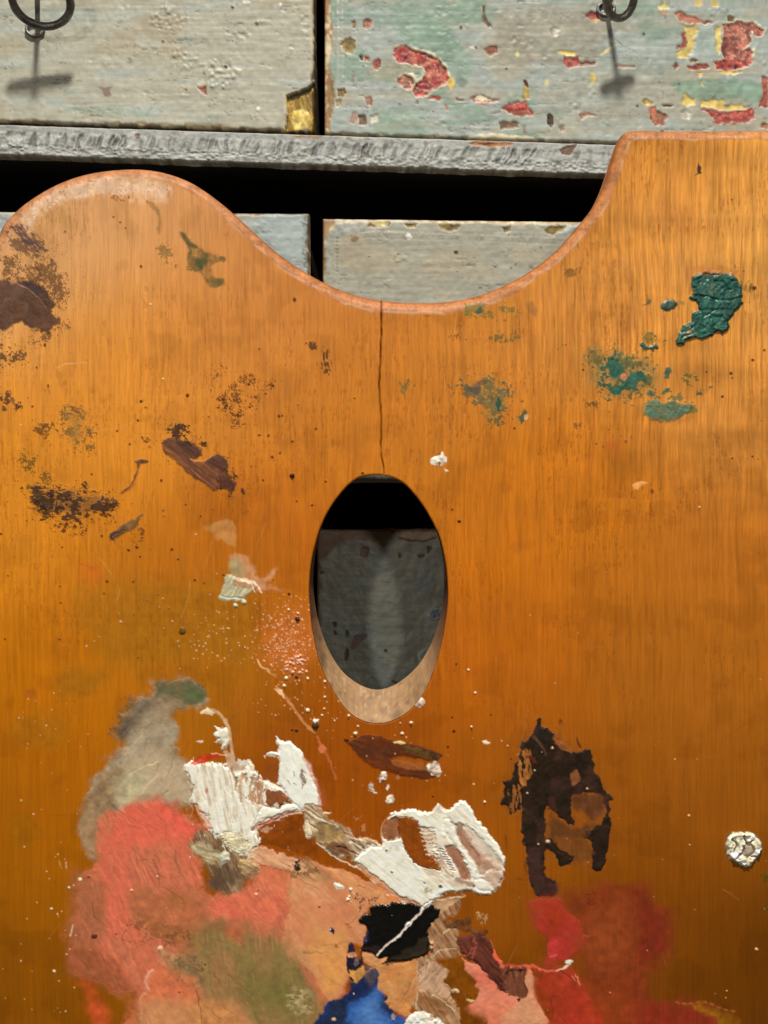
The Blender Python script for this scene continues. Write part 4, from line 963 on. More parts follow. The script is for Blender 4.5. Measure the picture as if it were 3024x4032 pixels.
for pts in ([(880, 1050), (960, 1070), (1060, 1080), (1120, 1060)], [(840, 1000), (880, 1060), (900, 1100)], [(900, 1180), (960, 1150), (1010, 1110)], [(1010, 960), (1060, 1010), (1080, 1060)]):
    P('E', pts, (16, 52, 50), 5, 16, 3, 3, .7, line=(4, 2), h=.0025)
for pts in ([(760, 1280), (800, 1270), (840, 1240)], [(770, 1310), (810, 1290), (850, 1280)], [(1060, 1020), (1085, 1018)], [(960, 920), (1000, 918)]):
    P('E', pts, (150, 160, 130), 3, 12, 3, 2, .8, line=(4, 2), h=.006)
P('E', [(800, 1240), (850, 1260), (850, 1300), (790, 1310), (770, 1290)], (170, 140, 96), 4, 14, 5, 3, .7, dry=.5, dscale=(10, 5), dang=-30)
ST('E', [(1090, 860), (1160, 870), (1200, 960), (1240, 1000), (1190, 1040), (1130, 1000)], (118, 92, 38), .5, 34, (5, 8), 0, .8)
P('E', [(820, 880), (950, 860), (1090, 880), (1080, 920), (830, 920)], (190, 120, 56), 8, 30, 6, 12, .6)
k = part('paint_daub', 'small oval green daub left of the thick one')
P('E', [(636, 1110), (660, 1085), (700, 1068), (735, 1085), (738, 1110), (700, 1135), (655, 1146)], (40, 90, 76), 4, 20, 5, 3, .95, True, .003, .36, k, col2=(24, 66, 60), c2f=18, relief=.002)
P('E', [(522, 1110), (545, 1088), (560, 1074), (576, 1085), (568, 1104), (535, 1106)], (70, 86, 50), 4, 15, 4, 2.5, .85)
P('E', [(740, 1084), (780, 1088), (782, 1112), (760, 1108)], (96, 100, 56), 4, 12, 4, 3, .5)
k = part('paint_daub', 'small broken green daub below the oval one')
P('E', [(505, 1350), (530, 1335), (560, 1362), (600, 1350), (622, 1366), (600, 1380), (545, 1390), (512, 1376)], (36, 86, 70), 5, 16, 5, 3, .95, True, .003, .38, k, relief=.002)
ST('E', [(510, 1280), (590, 1290), (620, 1350), (540, 1350)], (116, 104, 44), .5, 24, (6, 6), 0, .8)
ST('E', [(640, 1320), (690, 1315), (680, 1345), (650, 1350)], (96, 92, 44), .52, 12, (6, 6), 0, .8)
# broken green patch
kp = part('paint_smear', 'broken green smear of dabs, right of the crack')
P('E', [(190, 1400), (300, 1380), (470, 1420), (580, 1460), (600, 1620), (420, 1660), (250, 1650), (190, 1560)], (138, 118, 66), 20, 50, 8, 30, .6)
ST('E', [(200, 1400), (330, 1380), (480, 1430), (590, 1470), (590, 1640), (420, 1680), (230, 1650), (200, 1540)], (86, 96, 58), .58, 60, (8, 8), 0, .85, .001, kp)
ST('E', [(300, 1440), (380, 1430), (500, 1500), (540, 1570), (430, 1650), (330, 1660), (240, 1560)], (44, 92, 74), .60, 44, (11, 10), 0, .95, .002, kp)
for pts in ([(300, 1460), (340, 1438), (375, 1470), (392, 1500), (365, 1510), (370, 1560), (320, 1550), (310, 1500)], [(440, 1540), (490, 1520), (530, 1540), (510, 1575), (450, 1590)], [(325, 1630), (380, 1615), (392, 1650), (350, 1672)], [(660, 1500), (695, 1495), (692, 1550), (660, 1560)], [(650, 1640), (680, 1620), (690, 1650), (655, 1660)], [(540, 1650), (570, 1640), (590, 1668), (550, 1668)]):
    P('E', pts, (44, 96, 80), 5, 18, 5, 3, .92, True, .0025, .38, kp, sv=.2, relief=.0015)
for pts in ([(380, 1548), (412, 1534), (428, 1558), (402, 1578)],):
    P('E', pts, (212, 130, 84), 5, 16, 4, 3, .8)
ST('E', [(180, 1380), (290, 1400), (200, 1500), (140, 1500)], (120, 100, 46), .45, 30, (6, 7), 0, .8)
ST('E', [(190, 1660), (250, 1640), (240, 1760), (170, 1740)], (110, 78, 36), .46, 24, (6, 7), 0, .8)
ST('E', [(780, 1540), (870, 1540), (870, 1590), (790, 1600)], (86, 92, 46), .52, 22, (7, 6), 0, .85)
ST('E', [(900, 1540), (1000, 1580), (990, 1600), (880, 1660), (860, 1640), (930, 1580)], (70, 84, 50), .56, 20, (7, 6), 0, .85)
k = part('paint_daub', 'flat wide green daub at the bottom of the green group')
P('E', [(530, 1745), (560, 1712), (610, 1700), (640, 1722), (670, 1722), (700, 1705), (760, 1715), (828, 1730), (825, 1765), (790, 1790), (720, 1822), (640, 1826), (570, 1810), (535, 1780)], (52, 102, 82), 7, 24, 6, 5, .92, True, .0022, .36, k, col2=(84, 108, 74), c2f=30, c2b=-.1, relief=.0014, sv=.18)
ST('E', [(530, 1690), (700, 1640), (840, 1700), (820, 1790), (560, 1740)], (96, 104, 62), .52, 34, (7, 7), 0, .8)
P('E', [(560, 1800), (700, 1830), (820, 1790), (840, 1830), (650, 1850)], (176, 112, 50), 8, 26, 5, 10, .5)
for pts in ([(370, 1880), (430, 1880), (450, 1950), (390, 1950)], [(100, 1850), (145, 1850), (140, 1900), (105, 1900)]):
    ST('E', pts, (132, 88, 50), .62, 20, (7, 9), 0, .8)
P('E', [(280, 1960), (360, 1950), (400, 2000), (300, 2000)], (196, 94, 40), 10, 30, 5, 16, .4)
# green smudges near the notch
ST('D', [(870, 680), (950, 670), (1060, 690), (1150, 720), (1130, 780), (1000, 780), (880, 750)], (116, 108, 48), .52, 46, (9, 8), 0, .75)
P('D', [(930, 716), (960, 706), (965, 738), (940, 740)], (44, 92, 84), 4, 14, 4, 3, .9, h=.001)
P('D', [(1062, 700), (1090, 704), (1088, 730), (1066, 730)], (84, 104, 66), 5, 16, 5, 6, .7)
P('D', [(1210, 690), (1240, 670), (1260, 720), (1250, 760), (1220, 730)], (150, 98, 54), 6, 20, 5, 8, .6)
ST('D', [(980, 870), (1060, 840), (1170, 840), (1170, 880), (1080, 900)], (96, 92, 44), .54, 24, (6, 10), 0, .8)
ST('D', [(1420, 500), (1500, 480), (1490, 540), (1430, 540)], (126, 88, 34), .5, 24, (5, 12), 0, .8)
ST('D', [(1380, 910), (1430, 906), (1420, 935), (1390, 935)], (110, 68, 26), .6, 10, (6, 6), 0, .8)
ST('D', [(640, 725), (700, 720), (690, 745), (660, 750)], (130, 84, 34), .56, 14, (5, 6), 0, .8)
ST('D', [(740, 860), (860, 850), (940, 860), (850, 895), (800, 880)], (130, 80, 30), .38, 20, (5, 8), 0, .8)
k = part('paint_smear', 'faint speckled green smear between the crack and the green patch')
ST('D', [(800, 1120), (860, 1100), (960, 1090), (1070, 1100), (1130, 1150), (1110, 1250), (1080, 1340), (1020, 1340), (960, 1260), (900, 1200), (820, 1180)], (74, 90, 66), .58, 60, (8, 9), 0, .85, .001, k)
P('D', [(880, 1110), (980, 1100), (1080, 1110), (1110, 1180), (1060, 1300), (980, 1280), (930, 1200)], (140, 116, 56), 18, 40, 7, 30, .4)
for pts in ([(880, 1140), (930, 1120), (960, 1130), (945, 1180), (910, 1170)], [(930, 1110), (985, 1096), (975, 1130)]):
    P('D', pts, (86, 70, 62), 6, 16, 5, 5, .7)
for pts in ([(1045, 1210), (1060, 1200), (1072, 1230), (1060, 1270), (1046, 1260)], [(1150, 1300), (1185, 1285), (1190, 1258), (1204, 1275), (1196, 1320), (1180, 1348), (1168, 1310)], [(1176, 1214), (1194, 1214), (1186, 1226)]):
    P('D', pts, (34, 86, 68), 4, 14, 4, 2.4, .9, True, .002, .38, k)
P('D', [(1196, 1296), (1216, 1290), (1214, 1312), (1198, 1322)], (224, 178, 120), 3, 12, 3, 2, .9)
ST('D', [(520, 1110), (590, 1100), (590, 1170), (540, 1170)], (126, 106, 46), .48, 26, (6, 8), 0, .8)
P('D', [(222, 1208), (256, 1206), (256, 1226), (228, 1228)], (178, 124, 20), 4, 15, 4, 6, .6)
P('D', [(1030, 1072), (1080, 1055), (1140, 1020)], (190, 80, 20), 3, 15, 2, 2, .7, line=(2, 1.4))
ST('D', [(1470, 1340), (1510, 1340), (1500, 1380), (1480, 1380)], (130, 90, 46), .6, 14, (7, 7), 0, .8)
for x, y, r_ in ((1142, 1362, 5), (60, 1366, 6), (270, 1200, 4), (1516, 1045, 5), (1330, 1310, 3)):
    s.dot(1200 + .7233 * x, 700 + .7233 * y, r_ * .9, (100, 56, 22), .001)
for x, y, r_ in ((1073, 1532, 8), (1078, 1560, 5), (1018, 1676, 7), (1208, 1450, 8), (1280, 1388, 6), (275, 1987, 4), (310, 1880, 3.5), (1078, 2060, 5), (1204, 2049, 5), (1218, 1000, 9), (1076, 450, 4), (920, 1522, 5), (235, 1970, 4)):
    s.dot(2200 + .6329 * x, 500 + .6329 * y, r_ * .8, (92, 48, 22), .001)
P('E', [(866, 220), (876, 240), (886, 250), (888, 286), (868, 294), (844, 304), (860, 288), (862, 262)], (56, 40, 32), 2, 12, 3, 2, .95, False, .001)
P('E', [(756, 106), (770, 120), (766, 130), (752, 118)], (120, 94, 36), 2, 12, 2, 2, .8, line=(3, 2))
P('E', [(700, 460), (850, 480), (880, 620), (760, 660), (640, 560)], (180, 104, 34), 30, 90, 6, 50, .35)
ST('E', [(890, 585), (920, 585), (910, 620), (895, 615)], (130, 94, 40), .6, 12, (6, 6), 0, .7)
# ---- white chips, centre right
k = part('paint_daub', 'small white chip up and right of the thumb hole')
P('H', [(1098, 110), (1125, 80), (1150, 84), (1180, 52), (1196, 76), (1220, 96), (1210, 130), (1180, 150), (1130, 148), (1100, 138)], (240, 228, 206), 2, 12, 3, 1.8, 1, False, .003, .4, k, relief=.002)
s.dot(1100 + 1162 * .5424, 1750 + 130 * .5424, 3.5, (130, 80, 40))
P('H', [(1196, 176), (1214, 184), (1232, 192), (1212, 202)], (236, 216, 190), 2, 10, 2, 1.8, 1, False, .003, .4, k)
P('H', [(1160, 66), (1176, 60), (1172, 78), (1156, 80)], (120, 66, 40), 2, 10, 2, 2)
P('F', [(1365, 1046), (1384, 1038), (1400, 1042), (1385, 1050), (1378, 1058), (1368, 1054)], (230, 160, 90), 2, 10, 2, 2, .9, False, .002)
ST('F', [(1398, 1054), (1412, 1056), (1410, 1068)], (120, 66, 30), .7, 6, (5, 5))
# ---- grey green lick and its pale tail
k = part('paint_daub', 'pale sage green lick with pink tail, left of the thumb hole')
P('G', [(1100, 800), (1140, 780), (1230, 750), (1280, 800), (1280, 900), (1230, 890), (1190, 860), (1150, 820)], (196, 144, 84), 8, 30, 5, 8, .55)
P('G', [(1260, 960), (1320, 950), (1370, 1000), (1420, 1060), (1500, 1010), (1490, 1060), (1450, 1100), (1530, 1140), (1420, 1130), (1330, 1090), (1260, 1060)], (206, 150, 108), 12, 36, 6, 10, .7)
P('G', [(1250, 985), (1290, 960), (1320, 1000), (1330, 1060), (1270, 1070)], (176, 156, 108), 8, 26, 5, 8, .8)
P('G', [(1240, 1052), (1300, 1075), (1360, 1080), (1400, 1110), (1370, 1140), (1330, 1180), (1280, 1192), (1230, 1196), (1194, 1186), (1196, 1160), (1216, 1120)], (186, 178, 138), 4, 26, 4, 3, .95, True, .003, .36, k, streak=-50, sv=.16, relief=.0016, col2=(204, 198, 164), c2f=30)
P('G', [(1196, 1168), (1240, 1180), (1300, 1180), (1330, 1186), (1280, 1196), (1216, 1194), (1196, 1186)], (206, 212, 184), 3, 20, 3, 2.4, .9, h=.0035)
P('G', [(1270, 1086), (1340, 1092), (1400, 1110), (1360, 1130), (1290, 1120)], (180, 124, 78), 4, 20, 5, 4, .8, streak=20, sv=.25)
P('G', [(1290, 1080), (1340, 1086), (1390, 1106), (1424, 1150)], (246, 216, 186), 3, 20, 3, 2, .95, line=(6, 5), h=.004, part=k)
P('G', [(1340, 1086), (1370, 1106), (1390, 1146)], (246, 210, 180), 3, 14, 3, 2, .9, line=(5, 3), h=.004)
for x, y, r_ in ((1282, 1222, 8), (1328, 1204, 9)): s.dot(.7233 * x, 1500 + .7233 * y, r_, (204, 204, 170), .003)
# ---- pale splatter left of the hole
P('G', [(1420, 1340), (1500, 1300), (1640, 1290), (1680, 1400), (1680, 1520), (1500, 1560), (1400, 1520)], (200, 106, 40), 20, 60, 7, 40, .35)
P('H', [(0, 1250), (140, 1180), (230, 1300), (260, 1480), (180, 1660), (60, 1660), (-60, 1560), (-100, 1400)], (206, 112, 52), 20, 60, 7, 40, .35)
DT('H', (-140, 1150, 260, 1700), 250, (1.1, 3.7), (240, 186, 146), 5, .0015, gauss=True)
DT('H', (40, 1530, 200, 1660), 26, (3, 6.5), (240, 190, 160), 6, .003)
DT('H', (-200, 1100, 460, 2000), 150, (1.1, 3.2), (236, 186, 140), 7, .0015)
DT('G', (1000, 1250, 1600, 1521), 60, (1.2, 3.6), (240, 186, 140), 8, .0015)
for x, y, r_ in ((50, 1694, 7), (36, 1750, 6), (204, 1930, 8), (206, 1698, 5), (330, 1832, 4.5), (332, 1720, 5), (502, 1970, 5), (572, 1896, 5), (570, 2045, 4), (310, 1965, 4), (326, 1918, 3.5), (957, 2018, 6), (552, 2098, 7), (1422, 1802, 5), (1372, 1636, 4), (1395, 2050, 3.5), (66, 1200, 5), (135, 1225, 4)):
    s.dot(1100 + .5424 * x, 1750 + .5424 * y, r_, (250, 224, 180), .003)
for x, y, r_ in ((92, 225, 9.5), (130, 1268, 9), (336, 268, 4), (124, 1688, 6), (606, 206, 5), (1306, 556, 6), (1256, 470, 3.5), (1284, 1590, 4), (70, 1082, 4), (238, 440, 4), (126, 410, 3.5), (124, 2075, 7), (94, 2070, 5)):
    s.dot(1100 + .5424 * x, 1750 + .5424 * y, r_, (66, 40, 24), .002)
P('H', [(-20, 1760), (40, 1830), (110, 1920), (170, 2010), (210, 2050), (260, 2090)], (206, 140, 84), 4, 30, 3, 3, .8, line=(11, 7), streak=50, sv=.2, h=.001)
P('H', [(-40, 1770), (20, 1790), (40, 1840), (20, 1830)], (236, 186, 140), 3, 14, 3, 2.4, .9)
s.dot(1100 + .5424 * 262, 1750 + .5424 * 2040, 16, (84, 56, 20), .008, 1, 0, 1, None, .2)
s.dot(1100 + .5424 * 264, 1750 + .5424 * 2008, 8, (246, 240, 224), .010, 1.4, 0)
P('H', [(200, 2050), (220, 2060), (260, 2070), (264, 2090), (220, 2080)], (196, 140, 90), 3, 12, 3, 2.4, .9)
P('H', [(980, 1890), (990, 1850), (1020, 1830), (1050, 1850), (1056, 1880), (1020, 1908), (994, 1900)], (226, 204, 180), 3, 10, 3, 2, .95, False, .003, .4, relief=.003, sv=.3)
P('I', [(1080, 0), (1096, 40), (1130, 55), (1150, 75)], (240, 186, 130), 3, 16, 3, 2, .9, line=(5, 5), h=.002)
P('I', [(1130, 60), (1150, 75), (1190, 100)], (220, 150, 96), 3, 16, 3, 2, .8, line=(4, 2), h=.001)
P('I', [(1444, 510), (1470, 500), (1486, 530), (1460, 552), (1440, 540)], (222, 130, 84), 4, 14, 4, 3, .8)
P('I', [(1430, 450), (1456, 510), (1500, 590), (1540, 700)], (206, 112, 68), 4, 30, 3, 4, .6, line=(6, 6))
# ---- leaf-shaped brown stroke
k = part('paint_smear', 'leaf shaped brown stroke under the thumb hole')
P('J', [(200, 142), (225, 152), (290, 122), (360, 122), (440, 145), (520, 162), (600, 182), (680, 214), (684, 236), (650, 252), (560, 236), (470, 226), (430, 240), (520, 264), (600, 284), (650, 318), (640, 334), (540, 334), (440, 312), (360, 282), (290, 240), (240, 190)],
  (96, 46, 22), 4, 26, 4, 3, .93, True, .0018, .4, k, streak=14, sv=.2, col2=(82, 44, 28), c2f=44, relief=.001)
P('J', [(510, 172), (600, 190), (676, 216), (680, 236), (640, 252), (580, 222), (500, 200)], (94, 68, 32), 5, 20, 4, 3, .85, True, .002, col2=(70, 44, 26), c2f=18, relief=.0016)
P('J', [(440, 250), (560, 250), (620, 280), (600, 296), (480, 280)], (160, 92, 40), 6, 30, 4, 5, .8)
P('J', [(444, 154), (480, 150), (508, 160), (480, 166)], (244, 214, 150), 2, 12, 2, 2, .9, h=.003)
P('J', [(195, 140), (220, 146), (216, 158), (200, 152)], (58, 34, 24), 2, 10, 2, 2)
for pts in ([(610, 280), (630, 258), (664, 256), (680, 280), (676, 326), (640, 318), (618, 304)], [(372, 356), (385, 320), (396, 306), (410, 326), (400, 350), (380, 358)], [(316, 376), (330, 364), (346, 370), (348, 398), (362, 410), (350, 416), (332, 400)], [(406, 440), (424, 416), (444, 428), (446, 455), (420, 468)], [(410, 392), (424, 370), (430, 392)]):
    P('J', pts, (216, 190, 168), 4, 12, 5, 2.4, .92, True, .003, .36, part('paint_daub', None), col2=(240, 224, 204), c2f=12, sv=.3, relief=.003)
P('J', [(460, 340), (470, 318), (480, 340)], (186, 124, 76), 3, 12, 3, 4, .6)
P('J', [(892, 152), (912, 146), (934, 158), (920, 170), (898, 164)], (246, 220, 186), 3, 12, 3, 2, 1, False, .003)
for x, y, r_ in ((838, 78, 4), (534, 58, 6), (1020, 174, 3), (490, 112, 7), (256, 112, 7), (150, 48, 3), (222, 22, 4), (904, 456, 5), (480, 60, 3)):
    s.dot(1200 + .7836 * x, 2800 + .7836 * y, r_, (246, 214, 170), .003)
for x, y, r_ in ((719, 179, 6), (643, 428, 5), (936, 18, 5), (1036, 238, 5), (740, 30, 5), (750, 100, 8), (600, 690, 4)):
    s.dot(1200 + .7836 * x, 2800 + .7836 * y, r_ * .8, (84, 36, 12), .001)
# ---- large dark brown patch
kb = part('paint_patch', 'large black brown patch with open window, right of centre')
P('J', [(1110, 110), (1200, 90), (1400, 180), (1460, 260), (1540, 430), (1540, 600), (1520, 760), (1420, 780), (1250, 770), (1130, 800), (1080, 520), (1000, 500), (1010, 330), (1070, 230)], (140, 78, 26), 16, 50, 6, 26, .5)
P('J', [(1168, 44), (1190, 48), (1194, 80), (1250, 110), (1256, 150), (1310, 166), (1326, 204), (1366, 210), (1380, 195), (1436, 200), (1446, 240), (1462, 270), (1452, 300), (1476, 330), (1500, 390), (1556, 440), (1532, 458), (1528, 530), (1548, 566), (1530, 620), (1524, 700), (1506, 770), (1476, 800), (1440, 776), (1440, 660), (1402, 640), (1400, 600), (1430, 590), (1490, 560), (1510, 500), (1500, 430), (1440, 410), (1360, 420), (1336, 470), (1352, 560), (1340, 580), (1290, 540), (1250, 510), (1216, 484), (1204, 560), (1216, 630), (1260, 690), (1330, 730), (1350, 750), (1302, 782), (1276, 770), (1258, 720), (1212, 690), (1200, 740), (1204, 800), (1216, 836), (1256, 850), (1270, 920), (1160, 924), (1128, 850), (1110, 700), (1084, 600), (1084, 500), (1040, 520), (1014, 480), (990, 460), (1006, 400), (1000, 350), (1042, 340), (1050, 270), (1076, 240), (1080, 170), (1140, 120)],
  (40, 28, 18), 7, 26, 6, 2.6, 1, True, .0022, .30, kb, col2=(56, 36, 26), c2f=60, c2b=-.25, sv=.2, relief=.0008)
P('J', [(1076, 204), (1130, 196), (1142, 240), (1136, 320), (1100, 380), (1080, 330), (1070, 250)], (160, 98, 44), 6, 20, 8, 3, .92, streak=88, sv=.25, dry=.72, dscale=(30, 6), dang=88)
P('J', [(1030, 380), (1088, 370), (1090, 500), (1050, 520), (1030, 470)], (150, 90, 40), 6, 20, 8, 3, .85, dry=.56, dscale=(26, 6), dang=88)
P('J', [(1250, 130), (1296, 90), (1290, 50), (1300, 150), (1380, 190), (1310, 200), (1260, 160)], (150, 86, 34), 4, 18, 4, 3, .7)
P('J', [(1150, 130), (1180, 160), (1210, 220)], (96, 66, 46), 3, 18, 3, 4, .7, line=(8, 5))
P('J', [(1336, 310), (1372, 298), (1382, 340), (1356, 372), (1338, 350)], (146, 88, 48), 4, 16, 5, 4, .85)
P('J', [(1346, 420), (1440, 412), (1512, 424), (1514, 500), (1450, 540), (1400, 500), (1350, 490)], (78, 50, 36), 10, 30, 7, 14, .75, sv=.25)
P('J', [(1330, 575), (1400, 560), (1440, 570), (1420, 620), (1380, 640), (1300, 640), (1230, 640), (1214, 570), (1240, 520)], (92, 56, 30), 14, 40, 9, 14, .85, sv=.2, streak=84)
P('J', [(1216, 640), (1330, 650), (1420, 650), (1436, 740), (1340, 760), (1270, 700)], (112, 66, 28), 12, 30, 8, 12, .85, streak=84)
P('J', [(1230, 430), (1260, 440), (1256, 500), (1230, 486)], (78, 46, 34), 6, 20, 5, 8, .7)
P('J', [(1120, 700), (1190, 700), (1200, 860), (1260, 860), (1268, 915), (1160, 920)], (66, 42, 36), 8, 24, 5, 12, .8)
P('J', [(1230, 640), (1280, 690), (1350, 740), (1310, 776), (1280, 766), (1260, 716), (1210, 680)], (38, 28, 18), 6, 20, 6, 3, .95)
for x, y, r_, in ((1420, 390, 5), (1174, 668, 4), (1118, 412, 4), (1222, 656, 8), (1244, 186, 6)):
    s.dot(1200 + .7836 * x, 2800 + .7836 * y, r_, (186, 150, 110), .003)
P('J', [(1360, 130), (1376, 150), (1390, 180), (1378, 182)], (96, 44, 22), 3, 12, 3, 2, .9)
ST('J', [(1260, 60), (1300, 60), (1296, 130), (1270, 140)], (110, 52, 22), .5, 14, (5, 8))
for pts in ([(1110, 760), (1114, 820)], [(1070, 840), (1100, 850)], [(1010, 630), (1016, 690)]):
    P('J', pts, (112, 52, 18), 4, 14, 4, 4, .6, line=(6, 4))
# ---- white crusted blob at right edge
kc = part('paint_daub', 'round crusted white blob near the right edge')
P('F', [(1566, 1824), (1574, 1800), (1592, 1794), (1620, 1796), (1640, 1808), (1647, 1832), (1638, 1856), (1614, 1874), (1590, 1870), (1570, 1852)], (120, 84, 36), 4, 20, 4, 3, 1, True, .003, .3)
P('F', [(1569, 1822), (1577, 1803), (1594, 1797), (1618, 1799), (1637, 1811), (1644, 1832), (1635, 1853), (1612, 1869), (1592, 1864), (1573, 1850)], (240, 232, 208), 5, 16, 6, 2.2, 1, True, .011, .3, kc, relief=.006, sv=.12, col2=(214, 200, 160), c2f=16, c2b=-.3, ridge=.003)
for pts in ([(1606, 1806), (1612, 1822), (1604, 1840), (1614, 1852)], [(1580, 1812), (1590, 1822), (1584, 1840)], [(1612, 1822), (1626, 1814)], [(1604, 1840), (1590, 1852)], [(1616, 1846), (1634, 1850)]):
    P('F', pts, (116, 90, 62), 3, 12, 3, 2, .9, line=(2.2, 1.6), h=.006)
P('F', [(1604, 1826), (1622, 1822), (1630, 1840), (1616, 1850), (1606, 1842)], (162, 140, 118), 3, 12, 3, 2.4, .85, h=.007)
ST('F', [(1645, 1690 + 200), (1659, 1880), (1670, 1960), (1650, 1990)], (80, 70, 16), .6, 20, (8, 10), 0, .7)
for x, y, r_ in ((1488, 1762, 5), (1490, 1825, 3), (1634, 2050, 6), (1570, 2140, 3), (1458, 1640, 3), (1511, 1096, 4)): s.dot(1.8228 * x, 1.8228 * y, r_, (226, 186, 130), .002)
ST('F', [(1140, 1640), (1150, 1630), (1160, 1650)], (92, 40, 16), .6, 10, (5, 6))

# ================= the mixed mass, lower left =================
ko = part('paint_patch', 'grey beige wash of mixed paint, upper left of the mixing area')
P('I', [(240, 420), (330, 260), (330, 215), (430, 190), (480, 140), (560, 110), (640, 110), (740, 150), (770, 210), (760, 260), (700, 280), (640, 280), (590, 330), (600, 420), (590, 490), (590, 560), (640, 610), (690, 700), (700, 820), (600, 860), (400, 900), (200, 950), (120, 1050), (130, 1180), (60, 1130), (30, 980), (60, 830), (120, 690), (190, 580), (290, 480)],
  (146, 124, 94), 16, 50, 14, 20, .96, True, .0014, .45, ko, col2=(164, 148, 120), c2f=90, sv=.12, relief=.0008)
P('I', [(480, 150), (560, 115), (680, 120), (770, 190), (750, 260), (660, 260), (560, 230), (480, 200)], (92, 88, 54), 16, 50, 6, 18, .85)
P('I', [(640, 170), (760, 180), (750, 250), (660, 240)], (84, 100, 60), 14, 40, 6, 20, .7)
P('I', [(250, 430), (330, 280), (420, 220), (480, 260), (400, 330), (330, 430), (290, 480)], (110, 94, 74), 16, 40, 8, 26, .8, sv=.22)
P('I', [(240, 420), (290, 340), (330, 350), (310, 440), (260, 450)], (84, 72, 58), 10, 26, 8, 14, .75)
P('I', [(60, 850), (130, 700), (250, 640), (300, 760), (240, 860), (130, 960), (120, 1080), (60, 1100), (40, 960)], (148, 118, 82), 16, 40, 8, 22, .8, sv=.2)
P('I', [(330, 560), (480, 540), (620, 610), (690, 700), (700, 820), (600, 820), (450, 800), (360, 860), (240, 860), (280, 700)], (192, 168, 134), 22, 60, 8, 34, .85, streak=-60, sv=.06)
P('I', [(230, 780), (340, 640), (430, 700), (380, 800), (280, 860)], (184, 172, 132), 20, 50, 8, 30, .75)
P('I', [(330, 400), (480, 330), (560, 420), (560, 520), (430, 560), (330, 520)], (168, 150, 122), 22, 60, 8, 34, .6)
P('I', [(40, 960), (100, 940), (150, 1060), (140, 1170), (60, 1130)], (166, 124, 84), 10, 30, 7, 12, .7, dry=.75, dscale=(8, 8))
ST('I', [(240, 260), (340, 210), (330, 300), (240, 440), (200, 420)], (120, 92, 56), .5, 22, (5, 5), 0, .8)
# coral mass
kr = part('paint_patch', 'coral pink mass of mixed oil paint, lower left')
P('K', [(270, -20), (320, -120), (420, -190), (560, -230), (640, -240), (720, -200), (800, -120), (910, -60), (860, 60), (900, 200), (960, 330), (1180, 300), (1250, 220), (1450, 330), (1659, 420), (1680, 640), (1700, 1200), (520, 1200), (520, 960), (430, 930), (280, 860), (130, 790), (140, 620), (110, 560), (150, 420), (160, 250), (230, 190), (300, 140)],
  (208, 108, 76), 20, 60, 12, 24, .98, True, .0018, .46, kr, col2=(198, 110, 78), c2f=120, sv=.12, relief=.0016, streak=62)
P('K', [(330, 0), (420, -140), (560, -210), (680, -210), (800, -110), (890, -50), (840, 0), (700, 30), (520, 40), (420, 60)], (222, 100, 76), 20, 60, 10, 26, .85, streak=30, sv=.09)
P('K', [(640, -180), (720, -160), (860, -60), (880, -30), (820, -20), (740, -60)], (230, 94, 72), 14, 40, 6, 18, .8)
P('K', [(300, 60), (460, 60), (470, 300), (470, 450), (420, 560), (330, 560), (340, 320), (300, 160)], (212, 104, 76), 20, 60, 10, 30, .8, streak=85, sv=.08)
P('K', [(100, 250), (200, 200), (190, 420), (170, 560), (200, 720), (330, 820), (420, 900), (300, 880), (150, 800), (110, 640), (120, 460)], (158, 92, 52), 20, 60, 12, 34, .75)
P('K', [(160, 240), (300, 240), (330, 420), (310, 560), (250, 720), (150, 740), (130, 600), (170, 420)], (166, 98, 62), 16, 50, 7, 26, .8, streak=-75, sv=.12)
P('K', [(130, 660), (300, 680), (470, 820), (540, 940), (420, 920), (270, 850), (140, 780)], (154, 84, 48), 20, 60, 7, 30, .8)
P('K', [(470, 340), (640, 300), (900, 330), (960, 480), (900, 620), (830, 690), (700, 600), (540, 520), (470, 450)], (178, 104, 64), 26, 70, 8, 34, .85, sv=.1)
P('K', [(500, 420), (640, 500), (840, 560), (830, 680), (720, 620), (560, 540)], (150, 92, 50), 18, 40, 8, 20, .75, sv=.2, relief=.0012)
P('K', [(700, 330), (800, 340), (820, 400), (720, 420)], (152, 92, 48), 20, 50, 8, 28, .6)
P('K', [(420, 600), (560, 640), (640, 620), (650, 760), (600, 800), (520, 720)], (202, 112, 78), 20, 50, 8, 26, .7)
P('K', [(980, 340), (1160, 330), (1340, 300), (1380, 420), (1330, 500), (1150, 480), (1000, 490)], (214, 110, 78), 24, 60, 8, 26, .9, sv=.1)
P('K', [(960, 400), (1040, 390), (1160, 440), (1120, 500), (990, 480)], (222, 106, 80), 16, 40, 8, 18, .75)
P('K', [(1190, 100), (1300, 120), (1440, 200), (1400, 330), (1230, 320), (1160, 220)], (218, 122, 86), 22, 50, 8, 30, .8, streak=60, sv=.12)
P('K', [(1450, 200), (1659, 260), (1680, 520), (1540, 500), (1400, 380)], (214, 154, 104), 24, 60, 8, 34, .85, streak=70, sv=.08)
